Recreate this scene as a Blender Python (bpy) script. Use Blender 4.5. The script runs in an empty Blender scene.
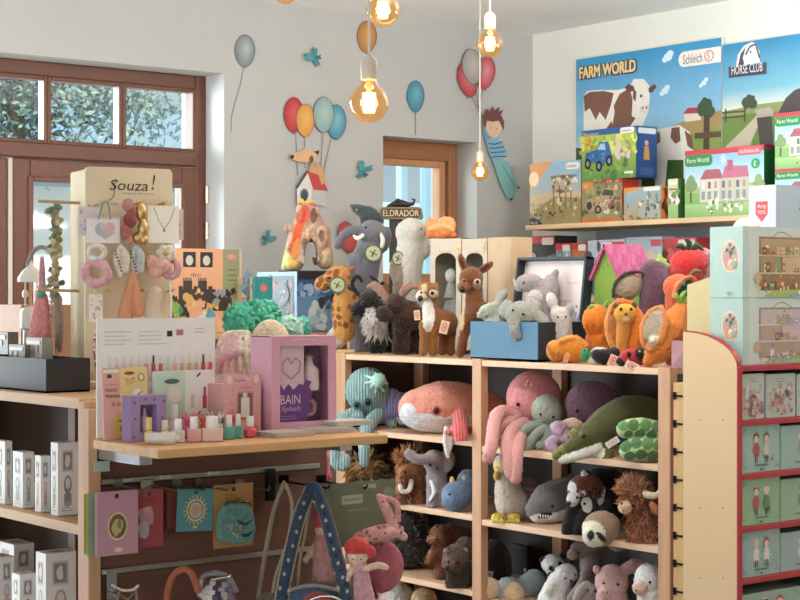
import bpy, bmesh, math, random
import numpy as np
from mathutils import Vector, Matrix

SC = bpy.context.scene
COL = SC.collection
# ---------------------------------------------------------------- camera frame
FPX = 1700.0
YAW = math.radians(38.4)
S_, C_ = math.sin(YAW), math.cos(YAW)
EYE = 1.45
HOR = 295.0
FWD = Vector((S_, C_, 0)); RGT = Vector((C_, -S_, 0)); UP = Vector((0, 0, 1))

def at(px, py, X=None, Y=None, Z=None, d=None):
    r = FWD + RGT * ((px - 400) / FPX) + UP * ((HOR - py) / FPX)
    if X is not None: t = X / r.x
    elif Y is not None: t = Y / r.y
    elif Z is not None: t = (Z - EYE) / r.z
    else: t = d
    return Vector((0, 0, EYE)) + r * t

def srgb(h):
    if not isinstance(h, str): return tuple(h[:3])
    h = h.lstrip('#')
    if len(h) == 3: h = ''.join(c * 2 for c in h)
    o = []
    for i in (0, 2, 4):
        c = int(h[i:i + 2], 16) / 255
        o.append(c / 12.92 if c <= .04045 else ((c + .055) / 1.055) ** 2.4)
    return tuple(o)

# ---------------------------------------------------------------- materials
_mc = {}
def M(kind, col='#cccccc', rough=None, scale=1.0, **kw):
    key = (kind, str(col), rough, scale, tuple(sorted(kw.items())))
    if key in _mc: return _mc[key]
    m = bpy.data.materials.new(kind + '_' + str(col).lstrip('#'))
    m.use_nodes = True
    nt = m.node_tree; N = nt.nodes; L = nt.links
    b = N['Principled BSDF']
    c = srgb(col) if isinstance(col, str) else col
    b.inputs['Base Color'].default_value = (*c, 1)
    def node(t, **k):
        n = N.new(t)
        for a, v in k.items(): setattr(n, a, v)
        return n
    def coords(sc=(1, 1, 1)):
        tc = node('ShaderNodeTexCoord'); mp = node('ShaderNodeMapping')
        mp.inputs['Scale'].default_value = sc
        L.new(tc.outputs['Object'], mp.inputs['Vector']); return mp.outputs['Vector']
    def noise(vec, s, det=3):
        n = node('ShaderNodeTexNoise'); n.inputs['Scale'].default_value = s; n.inputs['Detail'].default_value = det
        L.new(vec, n.inputs['Vector']); return n.outputs['Fac']
    def colour_source():
        if kw.get('attr'):
            a = node('ShaderNodeAttribute', attribute_name='Col'); return a.outputs['Color']
        r = node('ShaderNodeRGB'); r.outputs[0].default_value = (*c, 1); return r.outputs[0]
    def vary(fac, lo, hi):
        mr = node('ShaderNodeMapRange'); mr.inputs['From Min'].default_value = .3; mr.inputs['From Max'].default_value = .7
        mr.inputs['To Min'].default_value = lo; mr.inputs['To Max'].default_value = hi
        L.new(fac, mr.inputs['Value'])
        mx = node('ShaderNodeVectorMath', operation='SCALE')
        L.new(colour_source(), mx.inputs[0]); L.new(mr.outputs[0], mx.inputs['Scale'])
        L.new(mx.outputs[0], b.inputs['Base Color'])
    def bump(h, st, dist=.002):
        bp = node('ShaderNodeBump'); bp.inputs['Strength'].default_value = st; bp.inputs['Distance'].default_value = dist
        L.new(h, bp.inputs['Height']); L.new(bp.outputs[0], b.inputs['Normal'])
    R = lambda d: b.inputs['Roughness'].__setattr__('default_value', d if rough is None else rough)
    if kind == 'paint':
        R(.85); v = coords(); vary(noise(v, 3 * scale), .97, 1.03); bump(noise(v, 60 * scale, 5), .12)
    elif kind in ('card', 'print'):
        R(.42 if kind == 'print' else .55); v = coords(); vary(noise(v, 25 * scale), .97, 1.03)
    elif kind == 'plush':
        R(1.0); v = coords(); vary(noise(v, 160 * scale, 4), .84, 1.14)
        b.inputs['Sheen Weight'].default_value = .25; b.inputs['Sheen Roughness'].default_value = .5
        b.inputs['Specular IOR Level'].default_value = .1
        bump(noise(v, 420 * scale, 3), .8, .004)
    elif kind == 'cord':
        R(1.0); v = coords()
        w = node('ShaderNodeTexWave', bands_direction=kw.get('dir', 'X')); w.inputs['Scale'].default_value = 30 * scale
        w.inputs['Distortion'].default_value = 1.5; w.inputs['Detail Scale'].default_value = .4
        L.new(v, w.inputs['Vector']); vary(w.outputs['Fac'], .72, 1.12)
        b.inputs['Sheen Weight'].default_value = .25; b.inputs['Specular IOR Level'].default_value = .1
        bump(w.outputs['Fac'], .8, .006)
    elif kind == 'fabric':
        R(.95); v = coords(); vary(noise(v, 90 * scale, 4), .8, 1.2); bump(noise(v, 500 * scale, 2), .5, .002)
        b.inputs['Sheen Weight'].default_value = .15
    elif kind == 'wood':
        R(.5); ax = kw.get('axis', 'z')
        sc = {'x': (1.2, 14, 14), 'y': (14, 1.2, 14), 'z': (14, 14, 1.2)}[ax]
        v = coords(sc); vary(noise(v, 3.0 * scale, 6), .84, 1.1); bump(noise(v, 9 * scale, 5), .08)
    elif kind == 'metal':
        R(.25); b.inputs['Metallic'].default_value = 1; v = coords(); vary(noise(v, 40), .95, 1.05)
    elif kind == 'plastic':
        R(.25); v = coords(); vary(noise(v, 12), .97, 1.03)
    elif kind == 'sheer':      # see-through film, tulle, clear plastic
        R(.25); b.inputs['Alpha'].default_value = kw.get('alpha', .4); v = coords(); vary(noise(v, 30), .95, 1.05)
    elif kind == 'glass':
        N.remove(b); out = N['Material Output']
        t = node('ShaderNodeBsdfTransparent'); t.inputs[0].default_value = (*c, 1)
        g = node('ShaderNodeBsdfGlossy'); g.inputs['Roughness'].default_value = .05 if rough is None else rough
        f = node('ShaderNodeLayerWeight'); f.inputs['Blend'].default_value = .5; pw = node('ShaderNodeMath', operation='POWER'); pw.inputs[1].default_value = 5
        ml = node('ShaderNodeMath', operation='MULTIPLY_ADD'); ml.inputs[1].default_value = .9; ml.inputs[2].default_value = .035 * (kw.get('ior', 1.45) - 1) / .45
        L.new(f.outputs['Facing'], pw.inputs[0]); L.new(pw.outputs[0], ml.inputs[0]); mx = node('ShaderNodeMixShader')
        L.new(ml.outputs[0], mx.inputs[0]); L.new(t.outputs[0], mx.inputs[1]); L.new(g.outputs[0], mx.inputs[2])
        L.new(mx.outputs[0], out.inputs['Surface'])
    elif kind == 'lampglass':       # amber glass of a burning bulb
        N.remove(b); out = N['Material Output']; t = node('ShaderNodeBsdfTransparent'); t.inputs[0].default_value = (*c, 1)
        e = node('ShaderNodeEmission'); e.inputs[0].default_value = (*srgb('#ffc27a'), 1); e.inputs[1].default_value = kw.get('power', .1)
        g = node('ShaderNodeBsdfGlossy'); g.inputs['Roughness'].default_value = .05
        f = node('ShaderNodeLayerWeight'); f.inputs['Blend'].default_value = .12
        ad = node('ShaderNodeAddShader'); mx = node('ShaderNodeMixShader')
        L.new(t.outputs[0], ad.inputs[0]); L.new(e.outputs[0], ad.inputs[1]); L.new(f.outputs['Facing'], mx.inputs[0]); L.new(ad.outputs[0], mx.inputs[1]); L.new(g.outputs[0], mx.inputs[2]); L.new(mx.outputs[0], out.inputs['Surface'])
    elif kind == 'glow':
        R(.5); b.inputs['Emission Color'].default_value = (*c, 1); b.inputs['Emission Strength'].default_value = kw.get('power', 20)
    _mc[key] = m
    return m

PRINT = M('print', '#ffffff', attr=True)
def P_(kind='plush', **k): return M(kind, '#ffffff', attr=True, **k)

# ---------------------------------------------------------------- text outlines
_tc = {}
def text_mesh(s):
    if s in _tc: return _tc[s]
    cu = bpy.data.curves.new('t', 'FONT'); cu.body = s; cu.size = 1; cu.resolution_u = 3
    ob = bpy.data.objects.new('t', cu); COL.objects.link(ob)
    dg = bpy.context.evaluated_depsgraph_get()
    me = bpy.data.meshes.new_from_object(ob.evaluated_get(dg))
    vs = np.array([v.co[:2] for v in me.vertices]) if len(me.vertices) else np.zeros((0, 2))
    fs = [tuple(p.vertices) for p in me.polygons]
    bpy.data.objects.remove(ob); bpy.data.curves.remove(cu); bpy.data.meshes.remove(me)
    if len(vs): vs = vs - vs.min(0)
    _tc[s] = (vs, fs); return _tc[s]

# ---------------------------------------------------------------- printed pictures
class Art:
    """flat print laid out on a face: coordinates 0..1 across and 0..1 up; a = width / height of the face"""
    def __init__(s, a=1.0, seed=0): s.a = a; s.P = []; s.r = random.Random(seed)
    def poly(s, pts, c):
        cs = [srgb(x) for x in c] if isinstance(c, list) else [srgb(c)] * len(pts)
        s.P.append((list(pts), cs)); return s
    def rect(s, x0, y0, x1, y1, c, c2=None):
        return s.poly([(x0, y0), (x1, y0), (x1, y1), (x0, y1)], [c, c, c2, c2] if c2 else c)
    def ell(s, x, y, rx, ry, c, n=18, rot=0):
        q = []
        for i in range(n):
            t = i * 2 * math.pi / n; ex, ey = rx * math.cos(t) * s.a, ry * math.sin(t)
            q.append((x + (ex * math.cos(rot) - ey * math.sin(rot)) / s.a, y + ex * math.sin(rot) + ey * math.cos(rot)))
        return s.poly(q, c)
    def rr(s, x0, y0, x1, y1, r, c):     # rounded rectangle, r in units of height
        r = min(r, (y1 - y0) / 2, (x1 - x0) * s.a / 2); q = []; rx = r / s.a
        for cx, cy, a0 in ((x1 - rx, y1 - r, 0), (x0 + rx, y1 - r, 90), (x0 + rx, y0 + r, 180), (x1 - rx, y0 + r, 270)):
            for k in range(6):
                t = math.radians(a0 + k * 18); q.append((cx + rx * math.cos(t), cy + r * math.sin(t)))
        return s.poly(q, c)
    def blob(s, x, y, rx, ry, c, n=10, j=.3):
        return s.poly([(x + rx * (1 + s.r.uniform(-j, j)) * math.cos(i * 2 * math.pi / n), y + ry * (1 + s.r.uniform(-j, j)) * math.sin(i * 2 * math.pi / n)) for i in range(n)], c)
    def line(s, pts, w, c):              # w in units of height
        for (x0, y0), (x1, y1) in zip(pts, pts[1:]):
            dx, dy = (x1 - x0) * s.a, y1 - y0; l = math.hypot(dx, dy) or 1; nx, ny = -dy / l * w / 2 / s.a, dx / l * w / 2
            s.poly([(x0 + nx, y0 + ny), (x0 - nx, y0 - ny), (x1 - nx, y1 - ny), (x1 + nx, y1 + ny)], c)
        return s
    def text(s, t, x, y, h, c, w=None, shear=0, rot=0):   # x,y lower left, h = letter height, w = forced width
        vs, fs = text_mesh(t)
        if not len(vs): return s
        e = vs.max(0); k = h / e[1]; kx = (w * s.a / e[0]) if w else k
        cr, sr = math.cos(rot), math.sin(rot)
        pts = []
        for px, py in vs:
            qx, qy = px * kx + py * k * shear, py * k
            pts.append((x + (qx * cr - qy * sr) / s.a, y + qx * sr + qy * cr))
        for n, f in enumerate(fs): s.P.append(([pts[i] for i in f], [srgb(c)] * len(f), 'same' if n else ''))
        return s
    def specks(s, x0, y0, x1, y1, cols, n, sz, j=.4):
        for _ in range(n):
            k = sz * s.r.uniform(.5, 1.3)
            s.blob(s.r.uniform(x0, x1), s.r.uniform(y0, y1), k / s.a, k * s.r.uniform(.6, 1.5), s.r.choice(cols), 7, j)
        return s
    def lines(s, x0, y0, x1, n, gap, c, w=.01):   # rows of tiny writing
        for i in range(n):
            e = x1 - (x1 - x0) * s.r.uniform(0, .35); s.rect(x0, y0 - i * gap, e, y0 - i * gap + w, c)
        return s

# ---------------------------------------------------------------- mesh builder
def rotm(rx=0, ry=0, rz=0):
    return Matrix.Rotation(math.radians(rz), 3, 'Z') @ Matrix.Rotation(math.radians(ry), 3, 'Y') @ Matrix.Rotation(math.radians(rx), 3, 'X')

class MB:
    def __init__(s): s.v = []; s.f = []; s.c = []; s.m = []
    def add(s, vs, fs, col='#ffffff', mi=0):
        o = len(s.v); s.v.extend(tuple(v) for v in vs); cc = srgb(col)
        for f in fs: s.f.append(tuple(i + o for i in f)); s.c.append(cc); s.m.append(mi)
        return s
    def box(s, c, sz, col='#ffffff', mi=0, rot=None, taper=1.0):
        x, y, z = (k / 2 for k in sz); c = Vector(c)
        q = [Vector((i * x * (taper if k > 0 else 1), j * y * (taper if k > 0 else 1), k * z)) for k in (-1, 1) for j in (-1, 1) for i in (-1, 1)]
        if rot is not None: q = [rot @ p for p in q]
        return s.add([c + p for p in q], [(0, 2, 3, 1), (4, 5, 7, 6), (0, 1, 5, 4), (2, 6, 7, 3), (0, 4, 6, 2), (1, 3, 7, 5)], col, mi)
    def b2(s, lo, hi, col='#ffffff', mi=0):
        return s.box([(a + b) / 2 for a, b in zip(lo, hi)], [abs(b - a) for a, b in zip(lo, hi)], col, mi)
    def tube(s, pts, rad, n=10, col='#ffffff', mi=0, cap=True, flat=None):
        pts = [Vector(p) for p in pts]
        rad = list(rad) if hasattr(rad, '__len__') else [rad] * len(pts)
        vs = []; ref = None
        for i, p in enumerate(pts):
            t = (pts[min(i + 1, len(pts) - 1)] - pts[max(i - 1, 0)]); t = t.normalized() if t.length > 1e-9 else Vector((0, 0, 1))
            if ref is None: ref = Vector((0, 0, 1)) if abs(t.z) < .9 else Vector((1, 0, 0))
            a = (ref - t * ref.dot(t)); a = a.normalized() if a.length > 1e-6 else t.orthogonal().normalized(); b = t.cross(a); ref = a
            for k in range(n):
                th = k * 2 * math.pi / n
                vs.append(p + a * (math.cos(th) * rad[i] * (flat or 1)) + b * (math.sin(th) * rad[i]))
        fs = []
        for i in range(len(pts) - 1):
            for k in range(n):
                k2 = (k + 1) % n; fs.append((i * n + k, i * n + k2, (i + 1) * n + k2, (i + 1) * n + k))
        if cap: fs.append(tuple(range(n))[::-1]); fs.append(tuple((len(pts) - 1) * n + k for k in range(n)))
        return s.add(vs, fs, col, mi)
    def lathe(s, prof, c=(0, 0, 0), n=20, col='#ffffff', mi=0, sx=1, sy=1, rot=None):
        c = Vector(c); vs = []; fs = []
        for r, z in prof:
            for k in range(n):
                t = k * 2 * math.pi / n; p = Vector((r * math.cos(t) * sx, r * math.sin(t) * sy, z)); vs.append(c + (rot @ p if rot is not None else p))
        for i in range(len(prof) - 1):
            for k in range(n):
                k2 = (k + 1) % n; fs.append((i * n + k, i * n + k2, (i + 1) * n + k2, (i + 1) * n + k))
        if prof[0][0] > 1e-5: fs.append(tuple(range(n))[::-1])
        if prof[-1][0] > 1e-5: fs.append(tuple((len(prof) - 1) * n + k for k in range(n)))
        return s.add(vs, fs, col, mi)
    def ball(s, c, r, col='#ffffff', mi=0, n=16, rot=None):
        r = r if hasattr(r, '__len__') else (r, r, r); c = Vector(c); m = n // 2; vs = []; fs = []
        for i in range(m + 1):
            a = math.pi * i / m
            for k in range(n):
                t = 2 * math.pi * k / n; p = Vector((math.sin(a) * math.cos(t) * r[0], math.sin(a) * math.sin(t) * r[1], math.cos(a) * r[2]))
                vs.append(c + (rot @ p if rot is not None else p))
        for i in range(m):
            for k in range(n):
                k2 = (k + 1) % n; fs.append((i * n + k, (i + 1) * n + k, (i + 1) * n + k2, i * n + k2))
        return s.add(vs, fs, col, mi)
    def prism(s, pts, y0, y1, col='#ffffff', mi=0, ax='y'):
        """outline in (a, z) swept along an axis: ax='y' -> a is x; ax='x' -> a is y"""
        n = len(pts); f = (lambda a, z, t: (a, t, z)) if ax == 'y' else (lambda a, z, t: (t, a, z)) if ax == 'x' else (lambda a, z, t: (a, z, t))
        vs = [f(a, z, y0) for a, z in pts] + [f(a, z, y1) for a, z in pts]
        fs = [tuple(range(n)), tuple(range(2 * n - 1, n - 1, -1))] + [(i, i + n, (i + 1) % n + n, (i + 1) % n) for i in range(n)]
        return s.add(vs, fs, col, mi)
    def art(s, a, org, xa, za, w, h, mi=1, eps=.0003):
        """lay an Art on the face whose lower left corner is org"""
        org, xa, za = Vector(org), Vector(xa).normalized(), Vector(za).normalized(); nrm = xa.cross(za)
        lay = 0; step = min(1e-4, .004 / max(1, sum(1 for it in a.P if len(it) < 3 or it[2] != 'same')))
        for it in a.P:
            pts, cs = it[0], it[1]
            if len(it) < 3 or it[2] != 'same': lay += 1
            o = len(s.v); e = eps + lay * step
            s.v.extend(tuple(org + xa * (x * w) + za * (y * h) + nrm * e) for x, y in pts)
            s.f.append(tuple(range(o, o + len(pts)))); s.c.append(list(cs)); s.m.append(mi)
        return s
    def build(s, name, mats, parent=None, loc=(0, 0, 0), rotz=0, smooth=None, bevel=0, fix=True):
        me = bpy.data.meshes.new(name); me.from_pydata(s.v, [], s.f)
        mats = mats if isinstance(mats, (list, tuple)) else [mats]
        for m in mats: me.materials.append(m)
        me.polygons.foreach_set('material_index', [min(i, len(mats) - 1) for i in s.m])
        ca = me.color_attributes.new('Col', 'FLOAT_COLOR', 'CORNER'); buf = []
        for f, c in zip(s.f, s.c):
            if isinstance(c, list):
                for q in c: buf.extend((*q, 1))
            else: buf.extend((*c, 1) * len(f))
        ca.data.foreach_set('color', buf)
        if fix and not any(isinstance(c, list) for c in s.c):
            bm = bmesh.new(); bm.from_mesh(me); bmesh.ops.recalc_face_normals(bm, faces=bm.faces); bm.to_mesh(me); bm.free()
        if smooth:
            me.shade_smooth()
            try: me.set_sharp_from_angle(angle=math.radians(smooth))
            except Exception: pass
        ob = bpy.data.objects.new(name, me); COL.objects.link(ob)
        ob.location = loc; ob.rotation_euler = (0, 0, rotz)
        if parent is not None: ob.parent = parent
        if bevel:
            b = ob.modifiers.new('b', 'BEVEL'); b.width = bevel; b.segments = 2; b.limit_method = 'ANGLE'; b.angle_limit = math.radians(50)
        return ob

def tag(o, label=None, cat=None, group=None, kind=None):
    if label: o['label'] = label
    if cat: o['category'] = cat
    if group: o['group'] = group
    if kind: o['kind'] = kind
    return o
def thing(name, label, cat, loc=(0, 0, 0), rotz=0, group=None):
    o = bpy.data.objects.new(name, None); COL.objects.link(o); o.location = loc; o.rotation_euler = (0, 0, rotz)
    o.empty_display_size = .05
    return tag(o, label, cat, group)
def copy_tree(o, parent=None):
    c = o.copy(); COL.objects.link(c)
    if parent is not None: c.parent = parent
    for ch in list(o.children): copy_tree(ch, c)
    return c

# ---------------------------------------------------------------- cartons
R90 = -math.pi / 2          # front towards -X (shelves that run along the right wall)
def carton(name, label, cat, loc, w, h, d, col, rotz=0, front=None, side=None, left=None, top=None, group=None, kind='card', bevel=.0012, parent=None):
    """printed box; local origin at the bottom centre of the FRONT face, front towards -Y"""
    mb = MB(); mb.b2((-w / 2, 0, 0), (w / 2, d, h), col)
    if front: mb.art(front, (-w / 2, 0, 0), (1, 0, 0), (0, 0, 1), w, h)
    if side: mb.art(side, (w / 2, 0, 0), (0, 1, 0), (0, 0, 1), d, h)
    if left: mb.art(left, (-w / 2, d, 0), (0, -1, 0), (0, 0, 1), d, h)
    if top: mb.art(top, (-w / 2, 0, h), (1, 0, 0), (0, 1, 0), w, d)
    loc = Vector(loc); loc.z += .0008
    o = mb.build(name, [M(kind, col), PRINT], parent, loc, rotz)
    if label: tag(o, label, cat, group)
    return o
def fit(px0, px1, py0, py1, X=None, Y=None, Z=None):
    """box front seen between two pixels columns, top row py0, bottom row py1 -> bottom centre, width, height (bottom set to Z if given)"""
    a, b = at(px0, py1, X=X, Y=Y), at(px1, py1, X=X, Y=Y); t = at((px0 + px1) / 2, py0, X=X, Y=Y)
    c = (a + b) / 2; w = (b.xy - a.xy).length; z0 = c.z if Z is None else Z
    return Vector((c.x, c.y, z0)), w, t.z - z0

# ---------------------------------------------------------------- soft bodies
_ico = None
def ico():
    global _ico
    if _ico is None:
        bm = bmesh.new(); bmesh.ops.create_icosphere(bm, subdivisions=3, radius=1)
        _ico = (np.array([v.co[:] for v in bm.verts]), [tuple(v.index for v in f.verts) for f in bm.faces]); bm.free()
    return _ico
RNG = np.random.default_rng(7)

class Frame:
    """a thing standing at pixel column ax on a support of height Z in the plane X (or Y): k metres per pixel there"""
    def __init__(s, ax, X=None, Y=None, Z=0, d=None, turn=0):
        p = at(ax, HOR, X=X, Y=Y, d=d); s.dep = (p.xy - Vector((0, 0))).dot(FWD.xy)
        s.k = s.dep / FPX; s.ax = ax; s.ay = HOR + (EYE - Z) / s.k
        s.loc = Vector((p.x, p.y, Z)); s.rotz = -YAW
    def __call__(s, x, y, d=0): return Vector(((x - s.ax) * s.k, d * s.k, (s.ay - y) * s.k))

class Lump:
    def __init__(s, fr): s.F = fr; s.pr = []; s.pt = []
    def e(s, x, y, rx, ry, c, d=0, rd=None, rot=0, tilt=0, yaw=0):
        k = s.F.k; rd = rd if rd is not None else min(rx, ry)
        R = Matrix.Rotation(math.radians(yaw), 3, 'Z') @ Matrix.Rotation(-math.radians(rot), 3, 'Y') @ Matrix.Rotation(math.radians(tilt), 3, 'X')
        s.pr.append(('e', np.array(s.F(x, y, d)), np.array((rx * k, rd * k, ry * k)), np.array(R), srgb(c))); return s
    def t(s, pts, rad, c):
        pts = [(p if len(p) == 3 else (*p, 0)) for p in pts]; rad = rad if hasattr(rad, '__len__') else [rad] * len(pts)
        if len(rad) != len(pts): rad = list(np.interp(np.linspace(0, 1, len(pts)), np.linspace(0, 1, len(rad)), rad))
        # smooth the path
        P = [Vector(p) for p in pts]; Q = []; W = []
        for i in range(len(P) - 1):
            p0, p1, p2, p3 = P[max(i - 1, 0)], P[i], P[i + 1], P[min(i + 2, len(P) - 1)]
            for j in range(4):
                t = j / 4
                Q.append(.5 * ((2 * p1) + (p2 - p0) * t + (2 * p0 - 5 * p1 + 4 * p2 - p3) * t * t + (3 * p1 - p0 - 3 * p2 + p3) * t ** 3)); W.append(rad[i] + (rad[i + 1] - rad[i]) * t)
        Q.append(P[-1]); W.append(rad[-1])
        s.pr.append(('t', np.array([s.F(*q) for q in Q]), np.array(W) * s.F.k, None, srgb(c))); return s
    def p(s, x, y, rx, ry, c, rot=0, back=None):     # dye a patch seen from the front
        s.pt.append((x, y, rx, ry, srgb(c), math.radians(rot), back)); return s
    def build(s, name, mat=None, parent=None, voxel=None, smooth=3, fuzz=.25, snap=False):
        mb = MB()
        V, Fc = ico()
        for q in s.pr:
            if q[0] == 'e': mb.add((V * q[2]) @ q[3].T + q[1], Fc)
            else:
                mb.tube(q[1], q[2], 12)
                for e in (0, -1): mb.add(V * q[2][e] + q[1][e], Fc)
        vox = (voxel or 1.6) * s.F.k
        tmp = mb.build('tmp', mat or P_())
        rm = tmp.modifiers.new('r', 'REMESH'); rm.mode = 'VOXEL'; rm.voxel_size = vox
        if smooth: sm = tmp.modifiers.new('s', 'SMOOTH'); sm.iterations = smooth; sm.factor = .5
        dg = bpy.context.evaluated_depsgraph_get()
        me = bpy.data.meshes.new_from_object(tmp.evaluated_get(dg)); old = tmp.data
        bpy.data.objects.remove(tmp); bpy.data.meshes.remove(old)
        n = len(me.vertices); co = np.empty(n * 3); me.vertices.foreach_get('co', co); co = co.reshape(-1, 3)
        best = np.full(n, 1e9); colr = np.ones((n, 4))
        for q in s.pr:
            if q[0] == 'e':
                l = (co - q[1]) @ q[3]; g = np.linalg.norm(l / q[2], axis=1); dd = (g - 1) * q[2].min()
            else:
                dd = np.full(n, 1e9)
                for i in range(len(q[1]) - 1):
                    a, b = q[1][i], q[1][i + 1]; ab = b - a; tt = np.clip(((co - a) @ ab) / max(ab @ ab, 1e-12), 0, 1)
                    dd = np.minimum(dd, np.linalg.norm(co - a - tt[:, None] * ab, axis=1) - (q[2][i] * (1 - tt) + q[2][i + 1] * tt))
            w = dd < best; best[w] = dd[w]; colr[w, :3] = q[4]
        colr_gain = getattr(s.F, 'gain', 1.0)
        k = s.F.k
        if s.pt:
            no = np.empty(n * 3); me.vertices.foreach_get('normal', no); no = no.reshape(-1, 3)
            X_ = co[:, 0] / k + s.F.ax; Y_ = s.F.ay - co[:, 2] / k
            for x, y, rx, ry, c, ro, back in s.pt:
                dx, dy = X_ - x, -(Y_ - y); u = dx * math.cos(ro) + dy * math.sin(ro); v = -dx * math.sin(ro) + dy * math.cos(ro)
                w = ((u / rx) ** 2 + (v / ry) ** 2 < 1) & (no[:, 1] < .25)
                if back is not None: w &= co[:, 1] / k < back
                colr[w, :3] = c
        if colr_gain != 1: colr[:, :3] = np.minimum(colr[:, :3] * colr_gain, .82)
        if fuzz:
            no = np.empty(n * 3); me.vertices.foreach_get('normal', no); no = no.reshape(-1, 3)
            co = co + no * (RNG.normal(0, fuzz, n)[:, None] * vox)
        if snap == 'clamp': co[:, 2] = np.maximum(co[:, 2], .0006)
        elif snap:
            lo = co[:, 2].min()
            if s.owner_report: print('DEFICIT', name, s.F.ax, round(lo / s.F.k, 1))
            if lo > .0006: co[:, 2] -= lo - .0006
            elif lo > -20 * s.F.k: co[:, 2] += min(.0006 - lo, 5 * s.F.k)
            co[:, 2] = np.maximum(co[:, 2], .0006)
        s.shift = 0
        me.vertices.foreach_set('co', co.ravel())
        for a in list(me.color_attributes): me.color_attributes.remove(a)
        ca = me.color_attributes.new('Col', 'FLOAT_COLOR', 'POINT'); ca.data.foreach_set('color', colr.ravel())
        me.materials.clear(); me.materials.append(mat or P_()); me.shade_smooth(); me.name = name; me.update()
        ob = bpy.data.objects.new(name, me); COL.objects.link(ob); s.co = co
        if parent is not None: ob.parent = parent
        else: ob.location = s.F.loc; ob.rotation_euler = (0, 0, s.F.rotz)
        return ob
    owner_report = False
    def make(s, *a, **k): return s.owner.make(*a, **k)
    def depth(s, x, y):                                # nearest point of the body seen at a pixel
        k = s.F.k; p = s.F(x, y); d = np.hypot(s.co[:, 0] - p.x, s.co[:, 2] - p.z); w = np.argsort(d)[:1]
        near = d < d[w[0]] + 2.0 * k
        return s.co[near, 1].min()

class Toy:
    """soft toy: .b collects the body, then children are added after .make()"""
    def __init__(s, name, label, cat, ax, X=None, Y=None, Z=0, d=None, group=None):
        s.F = Frame(ax, X, Y, Z, d); s.b = Lump(s.F); s.b.owner = s; s.n = name; s.l = label; s.c = cat; s.g = group
        s.e, s.t, s.p = s.b.e, s.b.t, s.b.p
    def make(s, mat=None, voxel=None, smooth=3, fuzz=.25, snap=True):
        s.snapped = bool(snap)
        s.o = s.b.build(s.n, mat, None, voxel, smooth, fuzz, snap); tag(s.o, s.l, s.c, s.g); return s
    def lump(s): return Lump(s.F)
    def at(s, x, y, out=0):
        p = s.F(x, y); p.y = s.b.depth(x, y) - out * s.F.k; return p
    def eye(s, x, y, r, c='#0b0908', name='eye', ring=None, rx=None):
        k = s.F.k; p = s.at(x, y)
        if ring: MB().ball(p + Vector((0, r * .1 * k, 0)), (r * 1.5 * k, r * .7 * k, r * 1.5 * k), n=12).build('eye_ring', M('fabric', ring), s.o, smooth=60)
        q = MB().ball(p - Vector((0, r * .25 * k, 0)), ((rx or r) * k, r * .8 * k, r * k), n=12)
        return q.build(name, M('plastic', c, rough=.12), s.o, smooth=60)
    def tagcard(s, x, y, w, h, c='#e9d9c8', spot='#c8604c', rot=0, out=1.5, name='paper_tag', disc=False):
        k = s.F.k; p = s.at(x, y, out); R = Matrix.Rotation(-math.radians(rot), 3, 'Y'); mb = MB(); a = Art(w / h)
        if disc:
            mb.lathe([(w / 2 * k, -.001), (w / 2 * k, .001)], p, 24, rot=Matrix.Rotation(math.radians(90), 3, 'X'))
            a.ell(.5, .5, .47, .47, c).ell(.5, .5, .40, .40, spot)
            a.line([(.38, .3), (.62, .7)], .06, '#2c2a20').line([(.3, .62), (.7, .4)], .06, '#2c2a20').line([(.45, .55), (.5, .3)], .05, '#2c2a20')
        else:
            mb.box(p, (w * k, .0016, h * k), rot=R)
            a.ell(.5, .5, .36, .36, spot).ell(.5, .5, .25, .25, c).ell(.5, .5, .16, .16, spot)
        mb.art(a, p + R @ Vector((-w / 2 * k, -.0012, -h / 2 * k)), R @ Vector((1, 0, 0)), R @ Vector((0, 0, 1)), w * k, h * k)
        return mb.build(name, [M('card', c), PRINT], s.o)

def tufts(ob, n, L, w, cols, droop=.5, zmin=None, name='shaggy_fur', sel=None, seed=1, kind='plush'):
    """long pile: thin tapering locks rooted on the body, one mesh"""
    me = ob.data; r = np.random.default_rng(seed); nv = len(me.vertices)
    co = np.empty(nv * 3); me.vertices.foreach_get('co', co); co = co.reshape(-1, 3)
    no = np.empty(nv * 3); me.vertices.foreach_get('normal', no); no = no.reshape(-1, 3)
    ok = np.arange(nv)
    if sel is not None: ok = ok[np.array([bool(sel(c)) for c in co])]
    zlo = co[:, 2].min() + .0004; ix = r.choice(ok, n); mb = MB(); C = [srgb(c) for c in cols]
    for i in ix:
        p = Vector(co[i]); d = Vector(no[i]) + Vector((r.normal(0, .35), r.normal(0, .35), r.normal(0, .35) - droop)); d.normalize()
        l = L * r.uniform(.6, 1.3); s1 = d.orthogonal().normalized(); s2 = d.cross(s1); ww = w * r.uniform(.7, 1.3)
        q = [p + s1 * ww - d * .002, p - s1 * ww * .5 + s2 * ww * .9 - d * .002, p - s1 * ww * .5 - s2 * ww * .9 - d * .002, p + d * l * .6 + Vector((0, 0, -droop * l * .12)) + s1 * ww * .4, p + d * l + Vector((0, 0, -droop * l * .35))]
        q = [Vector((v.x, v.y, max(v.z, zlo))) for v in q]
        mb.add(q, [(0, 1, 3), (1, 2, 3), (2, 0, 3), (0, 1, 4), (1, 2, 4), (2, 0, 4)], C[r.integers(len(C))])
    return mb.build(name, P_(kind), ob, fix=False)
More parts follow.
